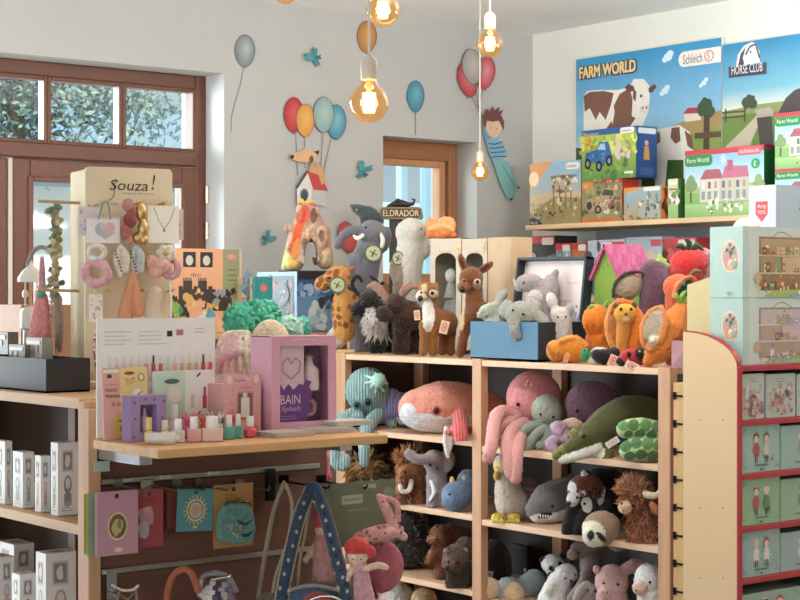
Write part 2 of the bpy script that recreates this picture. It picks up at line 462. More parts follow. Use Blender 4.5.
# ================================================================ room shell
YB, XR = 6.03, 5.595
ZC = at(533, 35, Y=YB).z
YF = 6.17                                   # plane of the window frames
WALL = M('paint', '#b6b5b1')  # darker than the right wall's paint: the back wall's dimmer light is in the colour
def struct(mb, name, mats, **k): return tag(mb.build(name, mats, **k), kind='structure')
X0, Y0 = -3.2, -3.0
struct(MB().b2((X0, Y0, -.1), (XR + .3, YB + .3, 0)), 'floor', M('wood', '#93897d', axis='x'))
struct(MB().b2((X0, Y0, ZC), (XR + .3, YB + .34, ZC + .15)), 'ceiling', M('paint', '#e9e8e4'))
struct(MB().b2((X0, Y0 - .2, 0), (XR + .3, Y0, ZC)), 'wall_front', M('paint', '#dcd7cd'))
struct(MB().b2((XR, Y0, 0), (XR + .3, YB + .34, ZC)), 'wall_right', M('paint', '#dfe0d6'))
d_x0, d_x1 = at(-150, 295, Y=YB).x, at(224, 295, Y=YB).x; d_z = at(112, 62.5, Y=YB).z
w_x0, w_x1 = at(383, 295, Y=YB).x, at(477, 295, Y=YB).x; w_z = at(430, 139, Y=YB).z; w_z0 = 1.42
mb = MB()
for lo, hi in (((X0, 0), (d_x0, ZC)), ((d_x0, d_z), (d_x1, ZC)), ((d_x1, 0), (w_x0, ZC)), ((w_x0, 0), (w_x1, w_z0)), ((w_x0, w_z), (w_x1, ZC)), ((w_x1, 0), (XR, ZC))):
    mb.b2((lo[0], YB, lo[1]), (hi[0], YB + .34, hi[1]))
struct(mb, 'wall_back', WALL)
struct(MB().b2((d_x1, YB - .015, 0), (XR, YB, .09)), 'baseboard_back', M('wood', '#a98a68', axis='x'))

# ---------------------------------------------------------------- windows
FR = M('wood', '#653b2b', axis='x', rough=.45); FRV = M('wood', '#693e2d', axis='z', rough=.45)
GL = M('glass', '#f2f7f8')
fx = lambda px: at(px, 295, Y=YF).x
fz = lambda px, py: at(px, py, Y=YF).z
def frame_rect(x0, x1, z0, z1, b, y0, y1, mb):
    b = b if hasattr(b, '__len__') else (b, b, b, b)     # left right bottom top
    mb.b2((x0, y0, z0), (x0 + b[0], y1, z1)); mb.b2((x1 - b[1], y0, z0), (x1, y1, z1))
    mb.b2((x0 + b[0], y0, z0), (x1 - b[1], y1, z0 + b[2])); mb.b2((x0 + b[0], y0, z1 - b[3]), (x1 - b[1], y1, z1))
w1 = tag(thing('window_1', 'glazed wooden terrace door with a row of transom panes', 'door', (0, 0, 0)), kind='structure')
oz = d_z; ztr = fz(100, 154); zt0 = fz(100, 148)       # transom rail
mb = MB(); frame_rect(d_x0, d_x1, 0, oz, (.06, .05, .03, .058), YF, YF + .09, mb); mb.build('outer_frame', FR, w1, bevel=.006)
MB().b2((d_x0 + .06, YF - .01, ztr - .03), (d_x1 - .05, YF + .08, zt0 + .006)).build('transom_rail', FR, w1, bevel=.006)
edges = [(-75, -14), (-14, 48.5), (48.5, 123.5), (123.5, 197)]
for a, b in edges:
    mb = MB(); x0, x1 = fx(a), fx(b); z0, z1 = zt0 + .004, oz - .056
    frame_rect(x0, x1, z0, z1, .0165, YF + .005, YF + .06, mb); sash = mb.build('transom_sash', FRV, w1, bevel=.004)
    MB().b2((x0 + .014, YF + .03, z0 + .014), (x1 - .014, YF + .036, z1 - .014)).build('pane', GL, sash)
for a, b, (g0, g1) in ((13, 203, (31, 183)), (-150, 8, (-130, -12))):
    mb = MB(); x0, x1 = fx(a), fx(b); zt = ztr - .035; gx0, gx1 = fx(g0), fx(g1); gz = fz(100, 182)
    frame_rect(x0, x1, .02, zt, (gx0 - x0, x1 - gx1, .35, zt - gz), YF + .005, YF + .07, mb); leaf = mb.build('door_leaf', FRV, w1, bevel=.005)
    mb = MB(); frame_rect(gx0 - .012, gx1 + .012, .36, gz + .012, .022, YF - .005, YF + .02, mb); mb.build('glazing_bead', FRV, leaf, bevel=.004)
    MB().b2((gx0, YF + .035, .37), (gx1, YF + .041, gz)).build('pane', GL, leaf)
MB().b2((fx(9), YF + .0, .02), (fx(12.5), YF + .03, ztr - .035)).build('gap_strip', M('paint', '#cfc4b6'), w1)
for py in (195, 231):
    p = at(205.5, py, Y=YF); MB().tube([p + Vector((0, -.015, -.035)), p + Vector((0, -.015, .035))], .011, 12).build('hinge', M('metal', '#d9c9a8'), w1, smooth=40)
w2 = tag(thing('window_2', 'small wooden window in a deep white niche', 'window', (0, 0, 0)), kind='structure')
mb = MB(); frame_rect(w_x0 - .25, w_x1, w_z0, w_z, (.07, .055, .08, .085), YF, YF + .08, mb); mb.build('outer_frame', M('wood', '#a06a46', axis='x'), w2, bevel=.006)
mb = MB(); frame_rect(w_x0 - .18, fx(446), w_z0 + .08, w_z - .085, (.05, .035, .05, .03), YF + .005, YF + .06, mb); sash = mb.build('sash', M('wood', '#c08a5f', axis='z'), w2, bevel=.004)
MB().b2((w_x0 - .15, YF + .03, w_z0 + .12), (fx(444), YF + .036, w_z - .11)).build('pane', GL, sash)
# ---------------------------------------------------------------- outside
struct(MB().b2((-12, YB + .34, -.3), (22, 40, -.15)), 'terrace_ground', M('paint', '#cfcabf'))
hs = thing('house', 'white house with a blue grey roof seen through the terrace door panes', 'building', (3.2, 12, -.15))
MB().b2((-7, 0, 0), (5.2, 3, 2.5)).build('wall', M('paint', '#f4f2ee'), hs)
mb = MB(); mb.prism([(-.3, 2.42), (1.5, 3.12), (1.5, 3.25), (-.35, 2.52)], -7.3, 5.4, ax='x'); mb.build('roof', M('paint', '#8ea6b4', scale=4), hs)
def tree(x, y, z, r, n, cols, label, seed):
    t = thing('leafy_tree', label, 'tree', (x, y, -.15), 0, 'trees outside the terrace door')
    MB().tube([(0, 0, 0), (.05, .03, z * .6), (0, 0, z)], [.11, .08, .05], 10).build('trunk', M('wood', '#5c4a3a', axis='z'), t, smooth=50)
    q = random.Random(seed); mb = MB()
    cl = [Vector((q.gauss(0, .5) * r[0], q.gauss(0, .4) * r[1], z + q.gauss(0, .45) * r[2])) for _ in range(26)]
    for _ in range(n):
        c = q.choice(cl) + Vector([q.gauss(0, .16) for _ in range(3)]); a = Vector([q.gauss(0, 1) for _ in range(3)]).normalized(); b = a.orthogonal().normalized(); s = q.uniform(.016, .034)
        mb.add([c - a * s * 1.3, c + b * s * .6, c + a * s * 1.3, c - b * s * .6], [(0, 1, 2, 3)], q.choice(cols))
    mb.build('crown', P_('fabric'), t, fix=False)
tree(2.2, 8.6, 2.75, (1.2, .4, .36), 9000, ['#4f6a6a', '#5f7d78', '#45605f', '#6d8a80', '#87a294'], 'dark green tree seen through the left and middle transom panes', 3)
tree(4.75, 9.9, 2.95, (.7, .4, .5), 7500, ['#5a767a', '#6a8a84', '#4f6c6c', '#8aa48a', '#a8bc98'], 'lighter green tree seen through the right transom pane', 5)
pst = thing('balcony_screen', 'pale blue balcony screen with posts outside the small window', 'screen', (6.6, 7.6, 0))
MB().b2((-.9, 0, 0), (.75, .02, at(410, 203, Y=7.6).z)).build('screen_panel', M('paint', '#dcebee'), pst)
for px in (399, 423): 
    x = at(px, 250, Y=7.6).x - 6.6; MB().b2((x - .022, -.05, 0), (x + .022, 0, 2.9)).build('post', M('paint', '#a9cad4'), pst)
x = at(449, 250, Y=7.6).x - 6.6; MB().b2((x - .05, -.06, 0), (x + .2, .03, 2.9)).build('post', M('paint', '#c9b5ab'), pst)

# ---------------------------------------------------------------- pendant bulbs
def pendant(px, py, r, label, power, dia=.085, socket='#d8c9b6'):
    k = dia / 2 / r; d = k * FPX; p = at(px, py, d=d)
    t = thing('pendant_lamp', label, 'lamp', p, 0, 'bare bulb pendants')
    R = dia / 2; prof = [(R * math.sin(a), -R * math.cos(a)) for a in [i * math.pi / 16 for i in range(0, 13)]]
    prof += [(R * .46, R * .93), (R * .36, R * 1.12), (R * .34, R * 1.3)]
    MB().lathe(prof, n=28).build('glass_globe', M('lampglass', '#f6d9b0', power=.12), t, smooth=60)
    mb = MB()
    for i in range(8):
        a = i * math.pi / 4; x, y = math.cos(a) * R * .26, math.sin(a) * R * .26
        mb.tube([(x * .8, y * .8, -R * .48), (x, y, R * .5)], R * .085, 6)
    mb.build('filament', M('glow', '#ffb765', power=power), t, smooth=60)
    MB().tube([(0, 0, R * .3), (0, 0, R * 1.2)], [R * .1, R * .16], 10).build('stem', M('plastic', '#e6d5b8'), t, smooth=40)
    MB().lathe([(R * .40, R * 1.15), (R * .42, R * 1.25), (R * .43, R * 1.9), (R * .40, R * 2.15), (R * .2, R * 2.35), (R * .07, R * 2.45)], n=20).build('socket', M('plastic', socket), t, smooth=40)
    MB().tube([(0, 0, R * 2.4), (0, 0, ZC - p.z)], .0028, 8).build('cord', M('plastic', '#d9cdbd', rough=.6), t)
    MB().lathe([(.04, ZC - p.z), (.04, ZC - p.z - .012), (.006, ZC - p.z - .028)], n=20).build('ceiling_rose', M('plastic', '#e4dccf'), t, smooth=40)
    l = bpy.data.lights.new('bulb_light', 'POINT'); l.energy = 4.4; l.color = (1, .72, .42); l.shadow_soft_size = R * .5
    o = bpy.data.objects.new('bulb_light', l); COL.objects.link(o); o.parent = t
    return t
pendant(369, 103, 20, 'glowing globe bulb in an orange-lit socket hanging lowest, over the striped volcano', 26)
pendant(383, 10, 17, 'glowing globe bulb cut by the top edge of the photo, beside the orange balloon sticker', 26)
pendant(490, 44, 13.5, 'glowing globe bulb with a white socket near the grey and red balloon stickers', 26)
pendant(480, 172, 9, 'small glowing bulb hanging beside the sticker boy on the wall', 20, dia=.075)
pendant(285, -9, 13, 'bulb whose bottom tip just shows at the top edge of the photo', 26)

# ---------------------------------------------------------------- wall stickers
_sk = [0]
def sticker(name, label, cat, shapes, group=None):
    xs = [p for s in shapes for p in s[0]]; cx = sum(p[0] for p in xs) / len(xs); cy = sum(p[1] for p in xs) / len(xs)
    o = at(cx, cy, Y=YB); mb = MB(); _sk[0] += 1; off = _sk[0] * .0011
    for i, (pts, c) in enumerate(shapes):
        vs = [at(x, y, Y=YB) - o for x, y in pts]
        vs = [Vector((v.x, -.001 - off - i * .00012, v.z)) for v in vs]
        if isinstance(c, tuple):     # printed radial blend (centre colour, rim colour)
            m = sum(vs, Vector()) / len(vs) + Vector((.01, 0, .015)); n = len(vs); b = len(mb.v); mb.v += [tuple(m)] + [tuple(v) for v in vs]
            for k in range(n): mb.f.append((b, b + 1 + k, b + 1 + (k + 1) % n)); mb.c.append([srgb(c[0]), srgb(c[1]), srgb(c[1])]); mb.m.append(0)
        else:
            b = len(mb.v); mb.v += [tuple(v) for v in vs]; mb.f.append(tuple(range(b, b + len(vs)))); mb.c.append([srgb(c)] * len(vs)); mb.m.append(0)
    return tag(mb.build(name, [M('print', '#ffffff', attr=True, rough=.7)], None, o), label, cat, group)
def el(cx, cy, rx, ry, n=26, rot=0, egg=.12):
    q = []
    for i in range(n):
        t = i * 2 * math.pi / n; x, y = math.cos(t) * rx * (1 - egg * max(0, math.sin(t))), math.sin(t) * ry
        r = math.radians(rot); q.append((cx + x * math.cos(r) - y * math.sin(r), cy + x * math.sin(r) + y * math.cos(r)))
    return q
def thin(pts, w=.8):
    l = []; r_ = []
    for i, (x, y) in enumerate(pts):
        a, b = pts[max(i - 1, 0)], pts[min(i + 1, len(pts) - 1)]; dx, dy = b[0] - a[0], b[1] - a[1]; m = math.hypot(dx, dy) or 1
        l.append((x - dy / m * w / 2, y + dx / m * w / 2)); r_.append((x + dy / m * w / 2, y - dx / m * w / 2))
    return l + r_[::-1]
def balloon(cx, cy, rx, ry, c1, c2, rot=0, string=None, edge='#3f4644', w=.7):
    s = []
    if string: s.append((thin(string, w), '#77736c'))
    return s + [(el(cx, cy, rx + .5, ry + .5, rot=rot), edge), (el(cx, cy, rx, ry, rot=rot), (c1, c2)), ([(cx - 1.2, cy + ry + 1.5), (cx + 1.2, cy + ry + 1.5), (cx, cy + ry - .5)], c2)]
G = 'balloon stickers on the back wall'
sticker('balloon_sticker', 'lone grey balloon sticker with a long string right of the terrace door', 'wall sticker', balloon(244.5, 51, 10, 16, '#a9b3b2', '#737f80', string=[(243, 68), (240, 85), (234, 105), (231, 118), (231, 132)]), G)
sticker('balloon_sticker', 'lone orange brown balloon sticker partly behind a bulb near the ceiling', 'wall sticker', balloon(366.5, 37, 9.5, 16, '#cf9a5e', '#a8713a'), G)
sticker('balloon_sticker', 'lone teal balloon sticker whose string falls to the top of the small window', 'wall sticker', balloon(415, 96.5, 8.5, 15.5, '#6ba7b4', '#3c7e92', string=[(415, 112), (415, 135)]), G)
sticker('balloon_sticker', 'red balloon sticker at the left of the bunch above the dog sticker', 'wall sticker', balloon(293, 115, 9.8, 17.5, '#cf5a58', '#a82a30', string=[(295, 133), (297, 176)]), G)
sticker('balloon_sticker', 'yellow orange balloon sticker in the bunch above the dog sticker', 'wall sticker', balloon(304.5, 120.5, 9, 16.2, '#e2ac66', '#cf9040', string=[(304, 137), (304, 168)]), G)
sticker('balloon_sticker', 'deep blue balloon sticker at the right of the bunch above the dog sticker', 'wall sticker', balloon(335, 122, 10, 17, '#7fb0be', '#3f829a', string=[(330, 139), (321, 180)]), G)
sticker('balloon_sticker', 'grey green balloon sticker overlapping the blue one in the bunch', 'wall sticker', balloon(322.5, 115, 10.2, 17.5, '#aabfb9', '#84a09c', string=[(322, 133), (319, 175)]), G)
sticker('balloon_sticker', 'small red balloon sticker behind the grey puppet beside the volcano', 'wall sticker', balloon(346, 237, 9, 15.5, '#c8605e', '#b04248', rot=-12), G)
sticker('balloon_sticker', 'red balloon sticker at the left of the bunch above the boy', 'wall sticker', balloon(466, 80, 9.3, 17.5, '#cf8080', '#b0323a', rot=-14, string=[(470, 97), (476, 108)]), G)
sticker('balloon_sticker', 'pinkish red balloon sticker at the right of the bunch above the boy', 'wall sticker', balloon(484, 73, 9.2, 16.5, '#d98a90', '#b8424e', rot=8, string=[(481, 90), (477, 108)]), G)
sticker('balloon_sticker', 'translucent grey balloon sticker in the middle of the bunch above the boy', 'wall sticker', balloon(470.5, 67, 10, 17.5, '#bdb6ae', '#9a928c', rot=-6, string=[(474, 84), (477, 112)]), G)
def bird(cx, cy, s, rot, label, fl=1):
    b = [(el(0, 0, 4.2, 3.0, 16, -20), '#4f8f97'), (el(-3.6, -1.8, 2.9, 2.8, 14), '#4f8f97'), ([(1, -1), (2.5, -10), (4.5, -7), (6.5, -9), (5.5, -2), (3, 1)], '#3f7f89'), ([(1, 1), (4, 9), (6, 6.5), (8, 7.5), (5.5, 1)], '#3f7f89'), ([(3, 0), (9, -2), (8.2, .2), (9.5, 2), (4, 2)], '#2f626c'), ([(-6.3, -1.8), (-8.2, -1), (-6, -.4)], '#d9a25a'), (el(-4.3, -2.3, .55, .55, 8), '#15202a')]
    r = math.radians(rot); f = lambda p: (cx + fl * s * (p[0] * math.cos(r) - p[1] * math.sin(r)), cy + s * (p[0] * math.sin(r) + p[1] * math.cos(r)))
    sticker('bird_sticker', label, 'wall sticker', [([f(p) for p in q], c) for q, c in b], 'bird stickers on the back wall')
bird(309, 58, 1.15, -5, 'teal bird sticker high on the wall above the balloon bunch')
bird(360, 168, 1.1, 60, 'teal bird sticker beside the small window niche', 1)
bird(268, 239, .95, -15, 'teal bird sticker low on the wall left of the volcano', -1)
bird(520, 172, 1.0, 200, 'teal bird sticker in front of the boy near the room corner') if False else None
# dog on a kennel
dg = [([(294.5, 188), (306.5, 172), (321, 192), (318, 193), (324, 205), (323.5, 205.5), (295, 205)], '#d5d5cf'),
      ([(295, 187), (309, 190), (309, 205), (295, 204)], '#e2e2dc'), ([(309, 189), (323, 191), (323, 206), (309, 205)], '#b8bbb8'),
      ([(304.5, 171), (318, 173), (325.5, 191), (311, 190)], '#b7423c'), ([(293, 188), (304, 171), (306, 172), (295, 189)], '#4a4a48'),
      (el(302, 195, 4.4, 6.5, 16), '#6f7d7c'), (el(302, 196, 3.2, 5.4, 16), '#3d4a4b'),
      ([(307, 172), (308, 165), (313, 161), (318, 166), (322, 173), (322, 184), (319, 185), (316, 175)], '#c89a6c'),
      ([(288, 155.5), (290, 154), (300, 151), (303, 148), (305, 151), (312, 151), (316, 151), (314, 155), (312, 160), (305, 163), (296, 162), (290, 160)], '#d3a878'),
      (el(289.8, 157, 2, 2, 10), '#2a211d'), (el(309, 159.5, 2.2, 3.6, 14), '#6b4a34'), ([(311, 152), (317, 150.5), (315.5, 155)], '#3a2b24'), (thin([(307, 166), (312, 164), (314, 168)], 1), '#6f8a8c')]
sticker('dog_kennel_sticker', 'sticker of a tan dog sitting on a red-roofed kennel hung from balloons', 'wall sticker', dg)
by = [(thin([(477, 110), (480, 118), (482, 128)], .8), '#77736c'), ([(480, 126), (483.5, 126), (487, 140), (485, 146), (482, 138)], '#6a9aae'),
      ([(484, 140), (492, 137), (500, 144), (505, 154), (503, 160), (490, 161), (486, 152)], '#7fb0c4'),
      ([(490, 160), (503, 158), (507, 165), (515, 186), (516, 189), (509, 199), (504, 198), (497, 182)], '#7fb4b4'), (thin([(500, 166), (506, 176), (513, 188)], .8), '#4f8288'),
      ([(507, 199), (511, 197.5), (509, 201)], '#3a2b24'), ([(515, 186), (517.5, 188), (515, 189.5)], '#3a2b24'), ([(500, 157), (504.5, 157), (504, 161.5), (501, 161)], '#d9b49c'),
      (el(491.5, 127, 8.5, 11.5, 20, 8), '#dcb79f'),
      ([(481, 126), (480, 117), (484, 109), (487, 112), (490, 106), (491.5, 111), (497, 107), (496, 112), (501, 110), (498, 115), (501.5, 122), (501, 131), (498, 125), (496, 121), (490, 122), (484, 121), (483, 128)], '#6e4038'), (el(488.5, 128, .6, .6, 8), '#2a211d'), (el(494, 129, .6, .6, 8), '#2a211d')]
for k in range(4): by.append((thin([(485.5 + k * 1.1, 144 + k * 4.5), (492 + k, 144.5 + k * 4), (500 + k * 1.2, 142 + k * 5)], 1.1), '#35597a'))
sticker('boy_sticker', 'sticker of a boy in a striped shirt flying from a balloon bunch', 'wall sticker', by)

# ---------------------------------------------------------------- display furniture
BIRCH = lambda ax: M('wood', '#c59774', axis=ax)
XS = 3.74
ys = lambda px: at(px, 295, X=XS).y
sh = thing('toy_shelf', 'light wooden shelf unit full of soft toys in the middle of the shop', 'shelf', (XS, ys(476), 0))
o = sh.location
def sb(lo, hi, name, mat, bevel=.002): return MB().b2([a - b for a, b in zip(lo, o)], [a - b for a, b in zip(hi, o)]).build(name, mat, sh, bevel=bevel)
ZT = 1.232
for a, b in ((336, 345), (472, 481), (658, 670)):
    sb((XS, ys(b), 0), (XS + .032, ys(a), ZT + (.004)), 'post', BIRCH('z')); sb((XS + .37, ys(b), 0), (XS + .402, ys(a), ZT), 'post', BIRCH('z'))
for z in (1.16, .9, .65, .4): sb((XS + .032, ys(659.5), z - .35), (XS + .37, ys(667.5), z - .31), 'side_rail', M('wood', '#b8935f', axis='x'))
for x0, x1, zs in ((345, 472, (ZT, .96, .71, .456, .2)), (481, 658, (ZT, .945, .70, .43, .19))):
    for z in zs: sb((XS + .002, ys(x1) + .001, z - .02), (XS + .40, ys(x0) - .001, z), 'shelf_board', M('wood', '#dcb796', axis='y'))
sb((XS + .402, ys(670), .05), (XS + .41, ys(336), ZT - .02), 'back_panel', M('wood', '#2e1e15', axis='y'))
# slotted upright of the neighbouring bay
sb((XS + .004, ys(684.5), 0), (XS + .4, ys(672.3), ZT - .04), 'slotted_upright', M('wood', '#c79f6a', axis='z'))
for py in range(396, 640, 28):
    p = at(678, py, X=XS); mb = MB(); mb.b2((XS + .0 - o.x, ys(684) - o.y, p.z - .003), (XS + .0045 - o.x, ys(673) - o.y, p.z + .003)); mb.b2((XS - o.x, ys(675.5) - o.y, p.z - .011), (XS + .0046 - o.x, ys(672.8) - o.y, p.z + .011)); mb.build('shelf_pin', M('metal', '#2b2724', rough=.5), sh)


sc_ = thing('side_cabinet', 'plain brown cabinet closing the left end of the toy shelf below the puppets', 'cabinet', (XS + .02, ys(336) + .006, 0))
MB().b2((0, 0, 0), (.68, .42, ZT - .02)).build('cabinet_body', M('wood', '#4a3426', axis='z'), sc_, bevel=.002)
MB().b2((-.004, 0, ZT - .019), (.685, .425, ZT)).build('cabinet_top', M('wood', '#d8b28a', axis='y'), sc_, bevel=.002)
# left unit with the slatted end panel
XL, YE = 1.86, 3.49
lu = thing('shop_shelf', 'light wooden double shelf unit with white lamp boxes at the left edge', 'shelf', (XL, YE + .02, 0)); o2 = lu.location.copy()
def lb(lo, hi, name, mat, bevel=.002): return MB().b2([a - b for a, b in zip(lo, o2)], [a - b for a, b in zip(hi, o2)]).build(name, mat, lu, bevel=bevel)
for z in (1.21, .918, .62, .32): lb((XL, YE + .05, z - .024), (XL + .66, YE + 1.2, z), 'shelf_board', M('wood', '#c99f74', axis='y'))
lb((XL - .004, YE + .02, 0), (XL + .66, YE + .05, 1.205), 'side_panel', BIRCH('z'))
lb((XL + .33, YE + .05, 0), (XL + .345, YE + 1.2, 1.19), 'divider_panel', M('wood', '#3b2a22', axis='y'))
lb((XL, YE + 1.2, 0), (XL + .66, YE + 1.23, 1.205), 'side_panel', BIRCH('z'))
for yy in (YE + .55, YE + 1.1): lb((XL + .25, yy, 0), (XL + .29, yy + .04, 1.19), 'upright', M('wood', '#6b4c34', axis='z'))

XE0, XE1 = at(86, 300, Y=YE).x, at(327, 300, Y=YE).x; ZE = 1.13
ec = thing('slat_panel_display', 'brown slat wall end panel with a wooden ledge and hanging accessories', 'display stand', ((XE0 + XE1) / 2, YE, 0)); o3 = ec.location.copy()
def eb(lo, hi, name, mat, bevel=.002, parent=None): return MB().b2([a - b for a, b in zip(lo, o3)], [a - b for a, b in zip(hi, o3)]).build(name, mat, parent or ec, bevel=bevel)
eb((XE0 + .03, YE, .04), (XE1, YE + .014, ZE + .06), 'panel', M('wood', '#6b4535', axis='x'))
eb((XE0, YE - .012, 0), (XE0 + .032, YE + .016, 1.19), 'side_post', BIRCH('z'))
for zr in (1.45 - .4295, 1.45 - .636, 1.45 - .843, 1.45 - 1.05):
    r_ = eb((XE0 + .034, YE - .012, zr - .006), (XE1 - .03, YE - .004, zr + .006), 'rail', M('metal', '#b8b2a8', rough=.35), .001)
    eb((XE0 + .034, YE - .006, zr - .009), (XE1 - .03, YE + .001, zr - .006), 'groove', M('paint', '#2b1c14'), 0, r_)
YLF = 3.07
xa, xb = at(158, 300, Y=YLF).x, at(388, 300, Y=YLF).x
ledge = MB().prism([(xa, YLF), (xb, YLF), (xb, YE - .002), (XE0 + .034, YE - .002), (XE0 + .034, 3.375), (xa + .01, 3.37)], 0, .020, ax='z')
ledge.v = [(v[0] - o3.x, v[1] - o3.y, v[2] + ZE - .02) for v in ledge.v]; ledge.build('ledge', M('wood', '#cf9f6a', axis='x'), ec, bevel=.0025)
p = at(97, 460, Y=YE)
for x in (p.x, XE1 - .1): 
    mb = MB(); mb.b2((x - .004 - o3.x, -.20, ZE - .056), (x + .03 - o3.x, -.012, ZE - .021)); mb.build('bracket', M('metal', '#c9ced2', rough=.3), ec, bevel=.003)
    MB().b2((x - .006 - o3.x, -.014, ZE - .06), (x + .012 - o3.x, -.002, ZE - .02)).build('bracket_socket', M('plastic', '#151313'), ec)

# right fixture with red shelf edges
PX = at(737, 300, d=4.5); XF, YFx = PX.x, PX.y; yr = at(683, 300, X=XF).y
rf = thing('red_edged_display', 'beige display unit with curved side and red edged shelves at the right edge', 'shelf', (XF, YFx, 0)); o4 = rf.location.copy()
BEI = M('paint', '#dcbf96', scale=.7); RED = M('plastic', '#b0353c', rough=.5)
def rb(lo, hi, name, mat, bevel=.001): return MB().b2([a - b for a, b in zip(lo, o4)], [a - b for a, b in zip(hi, o4)]).build(name, mat, rf, bevel=bevel)
zf = at(737, 368, X=XF).z; zb = at(683, 331, X=XF).z
pts = [(0, 0), (0, zf)] + [((yr - YFx) * (1 - math.cos(t)) / 1.0, zf + (zb - zf) * math.sin(t)) for t in [math.radians(a) for a in range(10, 91, 10)]] + [(yr - YFx, 0)]
sp = MB().prism(pts, 0, .016, ax='x').build('side_panel', BEI, rf, bevel=.001)
mb = MB()
for a, b in zip(pts[1:], pts[2:-1]): mb.add([(x, a[0] - .0015, a[1] + .0015) for x in (.0, .016)] + [(x, b[0] - .0015, b[1] + .0015) for x in (.016, .0)] + [(x, a[0], a[1] - .002) for x in (.0, .016)] + [(x, b[0], b[1] - .002) for x in (.016, .0)], [(0, 1, 2, 3), (4, 5, 6, 7), (0, 3, 7, 4), (1, 2, 6, 5)])
mb.b2((-.001, -.004, 0), (.017, .0, zf)); mb.build('red_edging', RED, sp)
for py in (420, 508, 578):
    for px in (700, 723): q = at(px, py, X=XF) - o4; MB().tube([(-.0006, q.y, q.z), (.002, q.y, q.z)], .003, 8).build('screw_cap', M('plastic', '#b99f74'), sp)
RFZ = [1.45 - .188, 1.1165, .9735, .833, .695, .55]
for z in RFZ: rb((XF + .016, YFx + .001, z - .014), (XF + 1.0, yr, z), 'shelf_board', M('paint', '#8f3138')); 
for z in RFZ: rb((XF + .016, YFx - .004, z - .015), (XF + 1.0, YFx + .001, z), 'shelf_edge', RED)
MB().prism(pts, 1.0, 1.016, ax='x').build('side_panel', BEI, rf, bevel=.001)
rb((XF + .016, yr - .012, 0), (XF + 1.0, yr, 1.25), 'back_panel', M('paint', '#4f4a41'))
y7, y6 = at(710, 300, X=XF + .107).y, at(687, 300, X=XF + .107).y; zA, zB = at(687, 285, X=XF + .107).z, at(710, 277, X=XF + .107).z
MB().prism([(y7 - o4.y, 0), (y7 - o4.y, zB), (y6 - o4.y, zA), (y6 - o4.y, 0)], .107, .121, ax='x').build('rear_side_panel', M('paint', '#c9b88c'), rf, bevel=.001)
rb((XF + .124, yr, 0), (XF + 1.0, yr + .012, 1.60), 'rear_panel', M('paint', '#b7b3a6'))
XQ = XF + .25; q0, q1 = at(757, 217, X=XQ), at(732, 217, X=XQ); rr = (q1.y - q0.y) / 2
pts = [(q0.y - o4.y, 1.27)] + [((q0.y + q1.y) / 2 - o4.y - rr * math.cos(t), q0.z - rr * .8 + rr * .8 * math.sin(t)) for t in [math.radians(a) for a in range(0, 181, 15)]] + [(q1.y - o4.y, 1.27)]
MB().prism(pts, .25, .266, ax='x').build('rounded_end_panel', M('paint', '#e9e2d0'), rf, bevel=.001)
rb((XF + .3, yr + .012, 1.585), (XF + 1.0, yr + .16, 1.6), 'rear_top_board', M('paint', '#d9d3c2'))

# wall shelf of the right wall
wl = thing('wall_shelf', 'long light wooden shelf on the right wall carrying toy boxes', 'shelf', (XR, 4.6, 1.77)); o5 = wl.location.copy()
XW = 5.3; yL = at(525, 226, X=XW).y
for z, y1 in ((1.77, yL), (1.44, yL - .05)): MB().b2((XW - XR, 1.6 - 4.6, z - .022 - 1.77), (-.0, y1 - 4.6, z - 1.77)).build('shelf_board', M('wood', '#e4c79c', axis='y'), wl, bevel=.002)
for y in (1.8, 2.6): MB().b2((-.2, y - 4.6 - .012, -.10), (0, y - 4.6 + .012, -.022)).build('bracket', M('metal', '#b9b9b6', rough=.4), wl)
MB().b2((-.012, 1.6 - 4.6, -.5), (0, at(598, 230, X=XR).y - 4.6, -.022)).build('shade_board', M('paint', '#a9adb4'), wl)  # grey sheet standing for the wall in the shelf's shadow
# counter below the small window
bc = thing('back_counter', 'low wooden counter against the back wall behind the soft toy shelf', 'counter', (4.2, 5.8, 0))
MB().b2((-1.05, -.27, 1.28), (1.05, .225, 1.30)).build('counter_top', M('wood', '#c9a274', axis='x'), bc, bevel=.002)
MB().b2((-1.03, -.25, 0), (1.03, .22, 1.28)).build('counter_body', M('wood', '#7a5a40', axis='z'), bc, bevel=.002)
# ================================================================ posters and boxes on the right wall
def hills(a, y0, far='#9fb57c', near='#7da35a', sky=('#5fb4dc', '#cfe6ee')):
    a.rect(0, y0, 1, 1, sky[1], sky[0]); a.poly([(0, 0), (1, 0), (1, y0 + .02), (.8, y0 + .06), (.55, y0 + .03), (.3, y0 + .05), (0, y0 + .01)], far)
    a.poly([(0, 0), (1, 0), (1, y0 - .08), (.6, y0 - .03), (.25, y0 - .07), (0, y0 - .04)], near); return a
def treep(a, x, y, s, c='#3f5c34'):
    a.rect(x - .012 * s, y - .25 * s, x + .012 * s, y, '#5b4630')
    for dx, dy, r in ((-.05, .02, .09), (.05, .03, .09), (0, .1, .1), (0, .02, .1)): a.blob(x + dx * s / a.a, y + dy * s, r * s / a.a, r * s, c, 9, .2)
BRN, WHT = '#7a5444', '#e6e2d8'
